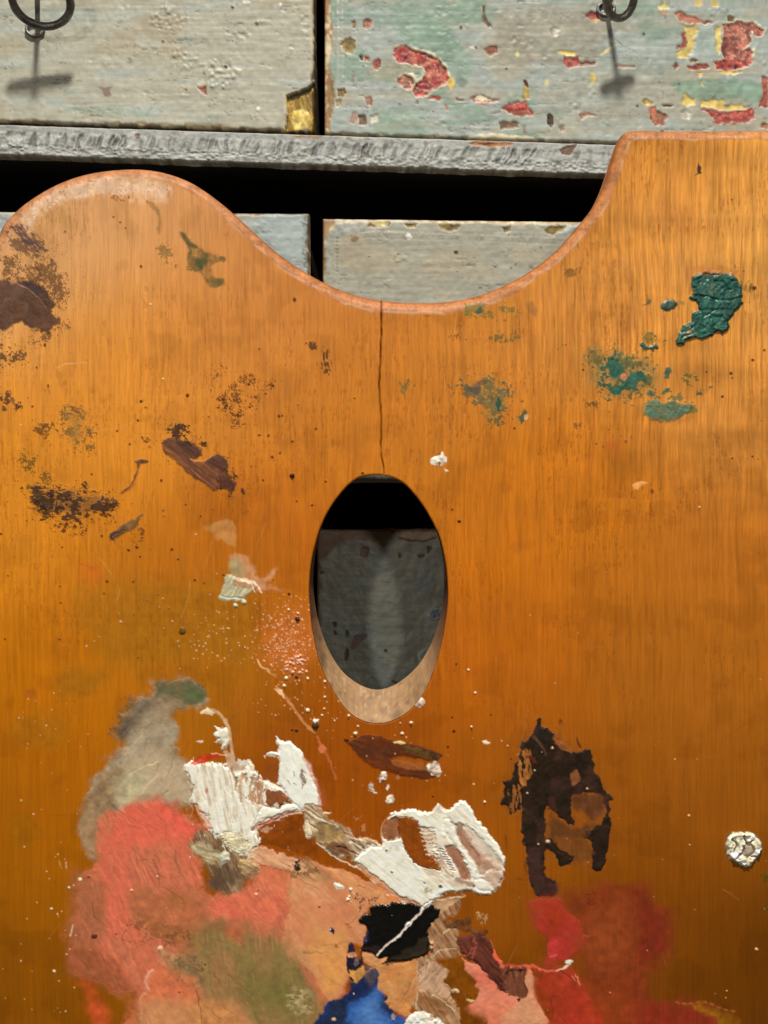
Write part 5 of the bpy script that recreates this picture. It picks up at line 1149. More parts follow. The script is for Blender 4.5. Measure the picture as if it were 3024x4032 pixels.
# tan / orange flat to the right
ka = part('paint_patch', 'apricot orange field of paint left of the black spot')
P('M', [(-20, 20), (60, 0), (120, 20), (240, 40), (420, 120), (560, 200), (640, 240), (560, 262), (470, 272), (390, 320), (356, 390), (412, 410), (400, 470), (380, 540), (310, 520), (280, 560), (272, 660), (292, 780), (250, 820), (230, 890), (160, 900), (60, 700), (-80, 620), (-160, 560), (-100, 300)],
  (210, 146, 98), 7, 34, 6, 5, .92, True, .0016, .45, ka, col2=(206, 132, 88), c2f=90, sv=.07, relief=.0009, streak=55)
P('M', [(20, 150), (160, 160), (300, 260), (330, 360), (160, 420), (20, 360)], (206, 128, 86), 24, 60, 8, 40, .7, sv=.08)
P('M', [(60, 430), (260, 420), (290, 540), (270, 680), (240, 820), (150, 860), (60, 640), (20, 500)], (214, 148, 84), 22, 60, 8, 30, .85, sv=.06)
P('M', [(160, 600), (260, 640), (250, 780), (160, 860), (130, 740)], (222, 150, 80), 16, 50, 8, 26, .7)
P('M', [(-60, -20), (0, -20), (90, 10), (160, 90), (120, 130), (0, 110)], (170, 128, 84), 14, 36, 8, 14, .75, streak=40, sv=.25, relief=.0016)
P('M', [(-40, 140), (60, 120), (200, 240), (140, 250), (20, 200)], (222, 158, 114), 14, 40, 8, 20, .5, streak=40, sv=.18)
P('M', [(150, 20), (300, 80), (520, 200), (640, 250), (500, 260), (300, 160)], (216, 150, 96), 8, 30, 6, 8, .85, streak=32, sv=.14)
P('M', [(520, 190), (580, 215), (650, 240), (640, 250), (560, 236)], (214, 122, 58), 5, 20, 4, 5, .85)
# olive green area, bottom middle
kv = part('paint_patch', 'muted olive green wash at the bottom of the mixing area')
P('K', [(880, 560), (1000, 500), (1180, 510), (1330, 550), (1440, 680), (1500, 800), (1600, 940), (1640, 1010), (1640, 1180), (1100, 1180), (1000, 1060), (900, 960), (840, 880), (720, 800), (720, 740), (830, 690)], (146, 112, 68), 26, 60, 12, 50, .9, True, .0014, .46, kv, col2=(134, 116, 64), c2f=120, sv=.12, relief=.0016, streak=80)
P('K', [(1150, 700), (1400, 760), (1500, 880), (1560, 1040), (1400, 1120), (1160, 1080), (1080, 900)], (124, 108, 58), 34, 90, 10, 70, .6)
P('K', [(1220, 840), (1380, 850), (1440, 960), (1340, 1020), (1220, 960)], (104, 102, 48), 30, 80, 8, 50, .6)
P('K', [(1040, 540), (1110, 500), (1160, 560), (1130, 650), (1060, 590)], (190, 96, 62), 16, 40, 8, 24, .7)
P('K', [(980, 500), (1060, 510), (1010, 560), (900, 560)], (128, 88, 58), 14, 40, 7, 20, .6)
P('K', [(700, 740), (760, 690), (880, 760), (930, 880), (860, 880), (760, 810)], (128, 108, 70), 16, 40, 8, 16, .7, sv=.2, relief=.0014)
P('K', [(640, 660), (700, 660), (740, 700), (780, 720), (740, 760), (660, 740)], (176, 130, 88), 12, 30, 8, 12, .7, sv=.2, relief=.002)
P('K', [(620, 780), (780, 810), (860, 900), (860, 1000), (700, 980), (560, 1000), (560, 860)], (206, 112, 70), 20, 60, 8, 34, .85)
P('K', [(540, 960), (700, 960), (900, 990), (1100, 1010), (1200, 1110), (1000, 1180), (530, 1180)], (196, 134, 86), 20, 60, 8, 34, .92, sv=.06)
P('K', [(860, 980), (1100, 1010), (1120, 1180), (900, 1180)], (190, 128, 72), 16, 50, 8, 30, .8)
P('K', [(605, 784), (570, 830), (572, 880), (585, 910)], (240, 160, 128), 5, 26, 4, 6, .85, line=(12, 7), h=.003)
P('K', [(560, 930), (535, 960), (535, 1040), (545, 1120)], (228, 150, 110), 5, 26, 4, 5, .6, line=(8, 8), h=.0028)
P('K', [(862, 900), (882, 980), (900, 1100)], (88, 52, 22), 3, 30, 2, 2, .9, line=(2.4, 1.6), h=.002)
P('K', [(1400, 940), (1460, 880), (1540, 900), (1560, 1000), (1500, 1080), (1420, 1020)], (156, 138, 96), 10, 26, 8, 10, .75, dry=.6, dscale=(12, 8), sv=.3, relief=.0025)
P('K', [(1430, 700), (1480, 760), (1520, 860), (1500, 880), (1440, 800)], (112, 100, 54), 10, 30, 7, 14, .6)
for x, y, r_, c in ((258, 580, 15, (84, 36, 26)), (390, 567, 5, (90, 40, 26)), (916, 748, 5, (74, 50, 32)), (225, 228, 6, (130, 60, 40)), (764, 910, 5, (150, 86, 50)), (1594, 406, 6, (130, 70, 36)), (650, 656, 13, (224, 190, 156)), (632, 228, 7, (240, 170, 140)), (478, 310, 9, (236, 170, 130)), (1220, 335, 9, (236, 180, 150)), (1230, 308, 4, (120, 60, 40)), (173, 245, 9, (246, 220, 190)), (108, 294, 6, (246, 216, 180)), (20, 790, 8, (240, 210, 170)), (4, 420, 6, (240, 210, 170)), (42, 97, 4, (236, 190, 140)), (65, 436, 3, (236, 200, 150))):
    s.dot(200 + .6631 * x, 3300 + .6631 * y, r_ * .8, c, .002, 1, 0, .9)
ST('K', [(460, 460), (640, 520), (860, 560), (840, 640), (640, 640), (500, 560)], (120, 74, 42), .34, 40, (12, 7), 30, .6)
ST('K', [(740, 690), (860, 700), (900, 800), (780, 860), (720, 780)], (96, 84, 58), .38, 40, (9, 7), 30, .7)
P('K', [(540, 130), (580, 126)], (150, 84, 60), 3, 12, 2, 2, .8, line=(4, 2))
P('K', [(115, 580), (130, 530), (132, 510)], (226, 196, 160), 3, 12, 2, 2, .8, line=(4, 2))
P('K', [(50, 140), (60, 180)], (236, 200, 150), 3, 12, 2, 2, .7, line=(2, 1)); P('K', [(90, 140), (92, 180)], (236, 200, 150), 3, 12, 2, 2, .7, line=(2, 1))
P('K', [(180, 870), (260, 860), (330, 1020), (340, 1110), (260, 1110), (200, 960)], (176, 74, 32), 18, 50, 7, 24, .65)
P('K', [(250, 980), (320, 1000), (340, 1110), (270, 1110)], (206, 84, 46), 16, 40, 7, 22, .6)
P('K', [(420, 930), (510, 960), (530, 1110), (480, 1110), (440, 1000)], (160, 90, 42), 14, 40, 7, 20, .6)
DT('K', (-200, -900, 150, 1100), 46, (1.2, 3.6), (240, 190, 140), 21, .0012)
# brown tuft of streaks
kt = part('paint_smear', 'feathered grey brown tuft over the coral paint')
P('K', [(840, 0), (900, -60), (1000, -20), (1060, 40), (1120, 60), (1200, 100), (1240, 180), (1200, 230), (1160, 250), (1120, 320), (1060, 330), (1000, 300), (940, 290), (950, 220), (890, 130), (830, 70)], (154, 132, 102), 10, 26, 12, 13, .88, True, .0022, .4, kt, streak=64, sv=.34, col2=(120, 96, 66), c2f=26, relief=.0024)
P('K', [(970, 180), (1040, 150), (1110, 180), (1110, 260), (1020, 310), (950, 290), (950, 230)], (98, 76, 58), 14, 26, 12, 22, .88, streak=70, sv=.2)
P('K', [(960, 230), (1010, 210), (1040, 260), (990, 290), (946, 280)], (86, 64, 48), 8, 20, 7, 10, .7)
P('K', [(1000, 100), (1040, 80), (1066, 110), (1050, 140), (1010, 150)], (206, 206, 180), 5, 14, 6, 4, .8, True, .004, relief=.003)
P('K', [(1120, 130), (1200, 130), (1240, 180), (1200, 214), (1140, 200)], (186, 154, 108), 6, 14, 7, 5, .8, streak=20, sv=.35, relief=.003, h=.003)
P('K', [(830, 40), (900, 20), (980, 60), (1000, 120), (930, 150), (880, 100)], (184, 168, 130), 7, 16, 8, 7, .75, streak=20, sv=.35, relief=.003)
# wood window between the swirls
P('I', [(1090, 1090), (1100, 1020), (1180, 960), (1340, 910), (1350, 1010), (1400, 1060), (1440, 1140), (1450, 1180), (1380, 1160), (1200, 1110)], (132, 64, 12), 6, 30, 4, 3, 1, True, 0, .36, 0, sv=.1)
s.L[(np.abs(s.Hh) < 1e-9)] *= 1
# ---- white swirls
WH1 = [(650, 610), (740, 600), (880, 610), (1040, 600), (1090, 680), (1180, 740), (1270, 800), (1260, 860), (1130, 880), (1130, 950), (1080, 1000), (1090, 1090), (1000, 1165), (900, 1110), (790, 990), (690, 850), (680, 740)]
ST('I', WH1, (234, 226, 206), .66, 22, (18, 4), 78, .9, .001)
kW = part('paint_daub', 'thick white swirl left of centre with brush ridges')
P('I', [(640, 620), (700, 600), (740, 610), (820, 606), (880, 620), (920, 660), (960, 660), (1010, 640), (1040, 600), (1050, 640), (1080, 680), (1060, 720), (1100, 710), (1180, 740), (1240, 780), (1270, 820), (1260, 850), (1200, 880), (1160, 870), (1130, 860), (1110, 900), (1130, 940), (1080, 970), (1040, 1000), (1080, 1030), (1085, 1080), (1060, 1120), (1000, 1160), (940, 1150), (900, 1100), (840, 1050), (800, 1010), (780, 950), (740, 900), (690, 830), (690, 740), (650, 660)],
  (240, 233, 214), 7, 26, 11, 2.6, 1, True, .0036, .3, kW, streak=78, sv=.06, col2=(214, 196, 168), c2f=30, c2b=-.3, relief=.0016, ridge=0)
ST('I', [(1110, 860), (1160, 880), (1290, 850), (1380, 880), (1340, 890), (1200, 920), (1120, 950), (1060, 985), (1060, 960)], (236, 226, 208), .62, 20, (16, 4), -20, .9, .001)
P('I', [(1110, 860), (1160, 880), (1290, 850), (1380, 880), (1340, 890), (1200, 920), (1120, 950), (1060, 985), (1060, 960)], (236, 226, 208), 5, 20, 6, 2.6, .95, True, .004, .38, kW, streak=-20, sv=.08, relief=.002)
P('I', [(1180, 448), (1200, 470), (1270, 480), (1310, 510), (1340, 560), (1390, 620), (1420, 720), (1448, 800), (1450, 860), (1420, 900), (1380, 890), (1330, 880), (1290, 850), (1270, 820), (1230, 770), (1200, 740), (1204, 640), (1210, 600), (1190, 565), (1120, 566), (1150, 545), (1200, 536), (1190, 490)],
  (244, 238, 222), 5, 24, 9, 2.6, 1, False, .0036, .3, kW, streak=78, sv=.05, relief=.0014, ridge=0)
P('I', [(1340, 560), (1380, 600), (1420, 690), (1450, 780), (1460, 860), (1440, 880), (1430, 790), (1400, 700), (1360, 620)], (206, 140, 120), 4, 18, 4, 4, .75)
P('I', [(816, 386), (850, 400), (900, 394), (912, 430), (916, 480), (890, 525), (860, 520), (870, 500), (826, 480), (850, 468), (812, 440), (832, 420)], (238, 230, 208), 4, 14, 5, 2.2, 1, False, .0035, .38, kW, relief=.002)
P('I', [(714, 480), (740, 474), (756, 480), (736, 488)], (238, 222, 196), 2, 12, 2, 2, .95)
P('I', [(740, 310), (790, 290), (840, 310), (880, 350), (904, 400), (914, 480), (926, 540), (930, 590)], (206, 172, 128), 4, 26, 3, 3, .8, line=(8, 10), streak=80, sv=.2, h=.001)
P('I', [(740, 316), (770, 282), (800, 300), (830, 312), (800, 322)], (226, 206, 168), 4, 14, 5, 3, .9, h=.002)
P('I', [(880, 540), (930, 560), (950, 610), (1000, 640), (960, 660), (910, 640), (890, 590)], (196, 160, 126), 5, 20, 6, 3, .9, h=.002, streak=40, sv=.25)
P('I', [(680, 612), (720, 580), (780, 556), (860, 545), (850, 575), (800, 600), (750, 612)], (196, 60, 28), 6, 24, 5, 4, .9)
P('I', [(740, 600), (790, 590), (770, 615), (745, 622)], (196, 60, 28), 4, 14, 4, 3, .9)
P('I', [(800, 552), (850, 556), (900, 566)], (240, 190, 140), 3, 14, 3, 2, .8, line=(3, 3), h=.003)
# torn streaks within the white
for pts in ([(985, 680), (975, 760), (980, 840)], [(950, 700), (948, 780)], [(1010, 680), (1015, 740)], [(1060, 690), (1056, 800), (1050, 860)], [(1040, 700), (1030, 800)], [(1080, 740), (1076, 820)], [(920, 640), (945, 700), (950, 740)]):
    P('I', pts, (176, 138, 102), 5, 30, 5, 3.5, .85, line=(9, 5), streak=86, sv=.3, h=.0025)
P('I', [(1070, 690), (1110, 715), (1130, 760), (1110, 800), (1120, 850), (1080, 860), (1010, 830), (1030, 790), (1060, 770)], (172, 122, 82), 6, 26, 8, 4, .85, dry=.72, dscale=(26, 5), dang=86, streak=86, sv=.3, h=.002)
P('I', [(1130, 770), (1220, 770), (1260, 800), (1270, 845), (1230, 850), (1210, 880), (1190, 845), (1160, 870), (1130, 840)], (136, 70, 22), 5, 18, 7, 2.4, .96, False)
P('I', [(1140, 630), (1180, 580), (1200, 600), (1196, 700), (1170, 710), (1120, 700)], (136, 72, 28), 5, 18, 7, 3, .6)
P('I', [(1090, 715), (1140, 720), (1190, 745)], (226, 206, 176), 4, 16, 5, 2.6, .85, line=(8, 6), h=.003)
P('I', [(1340, 640), (1360, 660), (1364, 720), (1345, 740), (1332, 700)], (112, 70, 46), 4, 14, 6, 3, .8, dry=.8, dscale=(12, 5), dang=86)
for pts in ([(1256, 710), (1270, 735)], [(1290, 660), (1300, 690)], [(1340, 760), (1370, 700)], [(1290, 730), (1310, 740)]):
    P('I', pts, (110, 84, 60), 2, 10, 2, 2, .8, line=(3, 1.5))
P('I', [(766, 770), (784, 745), (782, 780), (770, 790)], (190, 110, 90), 3, 12, 3, 3, .8)
P('I', [(1010, 610), (1040, 600), (1060, 640), (1040, 660)], (236, 222, 196), 3, 12, 4, 2.4, .9, True, .003)
# pink rim and red crease
P('I', [(1040, 1005), (1080, 980), (1160, 950), (1240, 910), (1300, 890)], (176, 96, 72), 4, 22, 4, 2.6, .9, line=(8, 6), h=.005)
P('I', [(1060, 995), (1160, 958), (1260, 915), (1340, 902)], (232, 190, 160), 3, 22, 3, 2, .85, line=(4, 4), h=.006)
P('I', [(690, 830), (740, 880), (790, 960), (805, 1010), (780, 1000), (720, 900)], (232, 164, 132), 5, 18, 5, 4, .7)
P('I', [(1380, 900), (1440, 905), (1520, 902), (1500, 912), (1440, 925)], (240, 214, 176), 3, 14, 3, 2, .95, False, .004, .36, kW)
P('I', [(1420, 690), (1460, 740), (1480, 790), (1500, 860), (1460, 850), (1440, 760)], (170, 84, 44), 6, 20, 6, 8, .5)
P('I', [(850, 1030), (930, 1010), (1010, 1040), (1040, 1100), (990, 1140), (920, 1120), (870, 1070)], (206, 190, 146), 6, 18, 8, 6, .8, dry=.75, dscale=(9, 6), sv=.25, relief=.003, h=.004)
P('I', [(1060, 1110), (1110, 1110), (1200, 1140), (1320, 1190), (1380, 1260), (1280, 1260), (1150, 1220), (1060, 1200), (1030, 1150)], (222, 164, 122), 7, 26, 6, 4, .9, True, .002, .42, ka, streak=24, sv=.18, relief=.0014)
P('I', [(1030, 1130), (1080, 1110), (1060, 1160), (1020, 1190)], (214, 180, 140), 5, 14, 6, 4, .85, h=.003, relief=.002)
P('I', [(1096, 1000), (1140, 990), (1160, 1000), (1120, 1025), (1100, 1020)], (206, 164, 136), 5, 14, 6, 3, .7)
# ---- middle knot, beige
kn = part('paint_smear', 'streaky beige and brown bridge between the two white swirls')
P('J', [(0, 480), (40, 470), (110, 520), (160, 560), (230, 590), (270, 640), (330, 640), (390, 680), (340, 770), (260, 760), (140, 720), (90, 690), (60, 640), (20, 620), (0, 560)], (198, 176, 146), 7, 26, 8, 4, .95, True, .003, .4, kn, streak=38, sv=.24, col2=(158, 124, 84), c2f=30, relief=.0026)
P('J', [(50, 570), (120, 560), (190, 600), (190, 640), (120, 660), (60, 640)], (150, 120, 74), 7, 20, 8, 7, .85, sv=.25, relief=.002)
P('J', [(110, 660), (200, 670), (230, 720), (170, 720), (120, 700)], (112, 68, 36), 6, 18, 8, 4, .85, sv=.2)
P('J', [(200, 590), (330, 620), (330, 680), (270, 670), (210, 640)], (140, 76, 30), 6, 18, 7, 3, .7, dry=.55, dscale=(20, 6), dang=30)
P('J', [(0, 540), (20, 560), (36, 620), (20, 640), (0, 610)], (232, 214, 180), 4, 14, 5, 3, .85, True, .004)
for pts in ([(20, 500), (80, 540), (160, 575)], [(60, 660), (160, 740), (300, 800)], [(230, 650), (320, 700)], [(10, 560), (60, 600)]):
    P('J', pts, (240, 222, 190), 4, 20, 4, 2.4, .85, line=(5, 3), h=.005)
for pts in ([(160, 680), (230, 700), (330, 760)], [(250, 660), (300, 690)], [(280, 790), (320, 800)]):
    P('J', pts, (90, 52, 40), 4, 16, 5, 2.6, .85, line=(5, 4), h=.002)
# right swirl: bowl and tail
ST('J', [(250, 740), (330, 670), (430, 700), (480, 640), (540, 760), (640, 800), (700, 900), (600, 1000), (430, 920), (290, 810)], (234, 226, 206), .66, 22, (18, 4), 38, .9, .001)
kR = part('paint_daub', 'large white swirl right of centre with pinkish brown hollows')
P('J', [(250, 740), (330, 680), (390, 670), (392, 600), (430, 530), (440, 512), (470, 500), (540, 492), (620, 510), (645, 500), (670, 466), (700, 490), (730, 492), (752, 468), (790, 446), (830, 480), (852, 530), (900, 580), (940, 630), (970, 670), (1000, 730), (1000, 800), (980, 880), (940, 918), (880, 920), (820, 900), (740, 910), (680, 930), (650, 960), (630, 975), (600, 1010), (575, 1020), (570, 990), (500, 950), (430, 910), (340, 840), (290, 800)],
  (241, 234, 216), 5, 26, 8, 2.6, 1, True, .0042, .33, kR, streak=40, col2=(222, 212, 184), c2f=36, c2b=-.3, sv=.05, relief=.0012, ridge=.0006)
P('J', [(470, 540), (510, 530), (560, 560), (575, 600), (600, 640), (610, 700), (650, 730), (680, 790), (640, 795), (590, 780), (540, 750), (510, 700), (490, 640), (470, 600)], (130, 66, 18), 4, 20, 6, 2.6, 1, True, 0, .34, 0, sv=.1)
P('J', [(394, 640), (392, 600), (420, 545), (470, 530), (470, 600), (480, 640), (430, 650)], (142, 80, 34), 3, 20, 3, 3, .95, True, .0006, .3, 0, sv=.15)
P('J', [(386, 640), (384, 590), (410, 540), (450, 516)], (196, 150, 108), 2, 20, 2, 2, .8, line=(3.5, 3), h=.002)
for yy in (630, 640, 652):
    P('J', [(418, yy), (440, yy + 4), (466, yy + 6)], (92, 50, 40), 3, 14, 3, 2, .85, line=(3, 2))
P('J', [(430, 660), (470, 640), (495, 680), (520, 720), (560, 770), (600, 790), (560, 830), (470, 790), (420, 720)], (238, 232, 214), 6, 20, 7, 8, .7)
# net-like ridges at the inner edge of the bowl
P('J', [(575, 590), (640, 600), (660, 640), (640, 700), (660, 750), (620, 730), (600, 680)], (172, 122, 84), 4, 16, 6, 3, .9, h=.002, sv=.25)
for q in range(9):
    yq = 590 + q * 19
    P('J', [(580 + q * 5, yq), (610 + q * 4, yq + 6), (650 + q * 3, yq - 2)], (236, 224, 200), 3, 12, 3, 1.8, .85, line=(3.2, 2.6), h=.004)
for q in range(6):
    xq = 600 + q * 10
    P('J', [(xq, 595), (xq + 4, 640), (xq + 16, 700)], (226, 206, 176), 3, 12, 4, 1.8, .6, line=(2.2, 1.8), h=.004)
for q in range(9):
    P('J', [(678 + q * 7, 690 + q * 13), (700 + q * 7, 696 + q * 13)], (140, 100, 80), 2, 10, 2, 2, .8, line=(3.4, 2.2), h=.002)
P('J', [(640, 700), (680, 690), (700, 740), (750, 820), (720, 820), (670, 770)], (176, 132, 100), 5, 18, 7, 4, .7, dry=.7, dscale=(22, 6), dang=55, streak=55, sv=.25)
P('J', [(700, 680), (740, 672), (770, 690), (800, 740), (836, 820), (830, 850), (790, 840), (760, 780), (720, 720)], (166, 116, 86), 5, 20, 6, 3.4, .95, True, .002, .4, kR, streak=58, sv=.22)
P('J', [(770, 590), (820, 620), (850, 660), (920, 720), (980, 760), (990, 800), (930, 800), (880, 820), (850, 760), (800, 690), (760, 620)], (188, 150, 122), 6, 24, 7, 6, .85, True, .0028, .4, kR, streak=48, sv=.24, relief=.002)
P('J', [(748, 580), (790, 565), (800, 600), (830, 660), (880, 740), (880, 790), (840, 740), (790, 670)], (156, 104, 76), 5, 20, 6, 5, .85, streak=58, sv=.25, h=.002)
P('J', [(650, 640), (700, 620), (730, 600), (750, 660), (700, 680), (670, 700)], (214, 196, 172), 6, 20, 7, 7, .7, streak=50, sv=.2)
P('J', [(700, 540), (750, 560), (770, 640), (830, 730), (870, 800), (850, 850), (800, 740), (740, 660), (700, 600)], (240, 232, 212), 5, 22, 6, 5, .8, True, .005, .33, kR, streak=56, sv=.08, relief=.002)
P('J', [(790, 575), (850, 600), (930, 680), (985, 740), (985, 780), (900, 720), (830, 650)], (206, 182, 158), 6, 22, 7, 8, .7, streak=44, sv=.14, relief=.0016)
P('J', [(620, 720), (690, 800), (760, 850), (850, 880), (760, 880), (660, 850), (590, 800)], (204, 178, 148), 6, 22, 8, 5, .75, streak=28, sv=.25, dry=.66, dscale=(20, 6), dang=28)
P('J', [(890, 830), (980, 800), (990, 850), (960, 890), (920, 880)], (196, 158, 130), 6, 20, 6, 6, .8, streak=30, sv=.22)
P('J', [(770, 830), (830, 850), (860, 880), (800, 870), (760, 850)], (160, 118, 94), 5, 16, 6, 4, .8)
P('J', [(850, 850), (900, 840), (960, 900), (880, 900)], (232, 222, 206), 4, 16, 4, 4, .7, True, .004)
P('J', [(640, 500), (668, 468), (700, 490), (680, 510)], (214, 190, 168), 4, 14, 5, 4, .7)
P('J', [(730, 548), (745, 556), (740, 566)], (96, 84, 84), 2, 10, 2, 3, .8)
P('J', [(596, 880), (640, 890), (630, 920), (610, 910)], (150, 140, 112), 5, 14, 6, 5, .7, dry=.7, dscale=(5, 9))
for x, y, r_ in ((438, 806, 5), (680, 878, 8), (410, 698, 5), (850, 874, 5), (600, 860, 4)): s.dot(1200 + .7836 * x, 2800 + .7836 * y, r_ * .8, (90, 74, 74), .001, 1.3, .5)
ST('J', [(250, 540), (300, 530), (310, 600), (250, 600)], (190, 140, 100), .5, 24, (6, 6), 0, .5)
P('J', [(260, 760), (320, 800), (400, 860), (470, 920), (540, 950), (600, 980), (560, 980), (440, 930), (330, 850)], (214, 132, 74), 4, 20, 4, 4, .8, True, .002)
P('J', [(790, 600), (830, 640), (870, 700), (930, 760), (960, 790), (900, 790), (850, 730), (800, 660)], (172, 130, 104), 6, 22, 9, 7, .85, streak=52, sv=.25)
P('J', [(712, 684), (748, 678), (772, 700), (800, 750), (828, 820), (800, 830), (762, 770), (722, 712)], (158, 108, 80), 5, 20, 7, 4, .9, streak=58, sv=.2)
P('J', [(476, 548), (520, 534), (566, 560), (584, 610), (606, 660), (614, 710), (650, 740), (672, 785), (640, 794), (590, 782), (545, 752), (512, 704), (492, 650), (474, 600)], (132, 66, 16), 5, 20, 8, 2.6, 1, True, 0, .34, 0, sv=.1)
for q in range(7):
    yq = 585 + q * 22
    P('J', [(572 + q * 6, yq), (600 + q * 5, yq + 5), (640 + q * 4, yq - 2)], (234, 220, 196), 3, 12, 4, 1.8, .85, line=(2.6, 3.2), h=.003)
# peach corner chips
P('J', [(145, 870), (170, 862), (196, 880), (190, 896), (164, 890)], (242, 226, 200), 3, 12, 4, 2.4, .95, True, .003, .4, ka)
for x, y, r_ in ((232, 894, 6), (218, 945, 6), (224, 930, 4), (212, 950, 3)): s.dot(1200 + .7836 * x, 2800 + .7836 * y, r_, (244, 228, 206), .003)
for x, y, r_ in ((1465, 168, 14), (1458, 140, 6), (1474, 132, 5)): s.dot(200 + .6631 * x, 3300 + .6631 * y, r_, (34, 22, 16), .003)
ST('K', [(1430, 130), (1520, 150), (1600, 200), (1500, 240), (1420, 210)], (130, 92, 52), .5, 30, (7, 6), 30, .8)
ST('M', [(330, 200), (380, 210), (460, 200), (500, 240), (400, 260), (360, 330)], (110, 70, 44), .40, 26, (5, 5), -30, .9)
ST('M', [(260, 390), (300, 390), (300, 430), (270, 430)], (130, 66, 30), .5, 12, (5, 5))
ST('M', [(190, 520), (230, 520), (230, 550), (200, 550)], (130, 86, 40), .5, 12, (5, 5))
for pts in ([(345, 140), (375, 150), (395, 160)], [(430, 240), (450, 236), (470, 240)], [(470, 230), (480, 212), (494, 198)], [(84, 276), (104, 280)]):
    P('M', pts, (110, 64, 40), 2, 12, 2, 2, .85, line=(3, 2))
P('M', [(158, 424), (176, 420), (196, 440), (194, 460), (178, 454), (168, 440)], (36, 26, 70), 2, 10, 3, 2.4, 1, True, .002)
s.dot(1200 + .6028 * 166, 3400 + .6028 * 432, 4, (200, 180, 190), .003)

# ---- greyed beige scrape right and below of the black spot
kz = part('paint_smear', 'scraped pinkish beige streaks running down beside the black spot')
P('M', [(830, 240), (900, 220), (1040, 212), (1010, 240), (1010, 290), (1000, 330), (920, 350), (940, 400), (1000, 440), (1000, 520), (1020, 590), (960, 620), (870, 610), (860, 640), (900, 680), (945, 700), (930, 760), (910, 770), (980, 830), (1000, 900), (1030, 980), (1040, 1060), (880, 1060), (730, 960), (690, 900), (730, 840), (730, 700), (720, 640), (760, 600), (820, 590), (800, 500), (800, 430), (870, 330), (820, 270)],
  (178, 138, 102), 7, 26, 8, 4, .95, True, .0024, .42, kz, streak=58, sv=.26, col2=(146, 102, 66), c2f=36, relief=.002)
P('M', [(840, 250), (930, 230), (1040, 214), (960, 260), (900, 320), (850, 300)], (188, 150, 112), 5, 18, 7, 4, .8, streak=-24, sv=.3, relief=.0024)
P('M', [(780, 640), (860, 640), (930, 700), (900, 770), (950, 820), (980, 900), (900, 880), (820, 820), (750, 840), (740, 740)], (196, 156, 124), 6, 22, 8, 6, .8, streak=-50, sv=.22, relief=.002)
P('M', [(740, 880), (900, 870), (960, 940), (940, 1000), (800, 960)], (140, 96, 58), 10, 26, 8, 10, .75, streak=20, sv=.25)
for pts in ([(745, 740), (790, 690), (820, 640)], [(760, 800), (820, 740)], [(830, 860), (900, 890), (980, 960)], [(735, 650), (735, 800), (725, 950)], [(840, 240), (940, 232), (1040, 214)], [(900, 450), (980, 400), (1010, 380)], [(830, 610), (900, 560), (980, 560)]):
    P('M', pts, (228, 200, 164), 4, 18, 4, 2.2, .85, line=(4, 2.6), h=.004)
for pts in ([(770, 660), (800, 650), (790, 700)], [(740, 690), (760, 720)], [(700, 880), (720, 860)], [(870, 640), (880, 660)]):
    P('M', pts, (120, 84, 52), 3, 14, 3, 2.4, .8, line=(5, 3))
for x, y, r_ in ((782, 466, 13), (830, 520, 11), (826, 548, 12)): s.dot(1200 + .6028 * x, 3400 + .6028 * y, r_ * .7, (190, 160, 122), .006, 1, 0)
P('M', [(1120, 320), (1160, 330), (1190, 320), (1190, 370), (1160, 400), (1130, 370)], (190, 150, 100), 5, 12, 7, 3, .8, dry=.6, dscale=(6, 8), relief=.003, h=.002)
P('M', [(910, 390), (920, 366), (980, 366), (1060, 350), (1100, 340), (1080, 400), (1130, 430), (1190, 440), (1170, 480), (1100, 470), (1020, 440), (960, 420), (925, 420)], (92, 54, 28), 6, 22, 7, 4, .9, True, .0018, .36, sv=.25, col2=(112, 70, 36), c2f=20)
# lower orange panel
kl = part('paint_patch', 'flat tan orange panel under the black spot')
P('M', [(370, 590), (430, 580), (500, 600), (540, 600), (560, 640), (640, 650), (720, 620), (736, 700), (730, 800), (735, 860), (700, 920), (690, 1000), (640, 990), (560, 950), (550, 920), (520, 910), (540, 880), (510, 850), (470, 820), (470, 700), (400, 650)], (206, 144, 86), 5, 28, 5, 3, 1, True, .0022, .42, kl, col2=(200, 132, 74), c2f=70, sv=.06, relief=.0009)
P('M', [(640, 780), (730, 760), (720, 880), (640, 900)], (178, 122, 74), 12, 30, 7, 16, .6, streak=-40, sv=.2)
P('M', [(380, 570), (440, 580), (545, 600), (520, 640), (420, 640), (380, 610)], (216, 150, 100), 6, 20, 5, 5, .8, relief=.0014)
# dark wood window and coral strip
P('M', [(880, 640), (960, 620), (1040, 650), (1060, 700), (1120, 760), (1110, 800), (1140, 830), (1110, 880), (1050, 860), (1010, 850), (960, 810), (910, 770), (945, 700)], (124, 68, 10), 5, 22, 5, 2.6, 1, True, 0, .34, 0, sv=.12)
P('M', [(960, 850), (1040, 850), (1100, 900), (1080, 940), (1160, 990), (1220, 1060), (1030, 1060), (1020, 960)], (116, 62, 10), 5, 22, 5, 3, 1, True, 0, .34, 0, sv=.12)
P('M', [(960, 820), (1000, 820), (1010, 840), (970, 846)], (214, 186, 140), 4, 10, 5, 2.6, .9, True, .003)
P('M', [(1040, 850), (1060, 880), (1120, 890), (1110, 912), (1080, 910), (1060, 890)], (206, 170, 100), 4, 10, 5, 2.6, .9, True, .003)
kp2 = part('paint_patch', 'salmon pink patch of paint at the lower right')
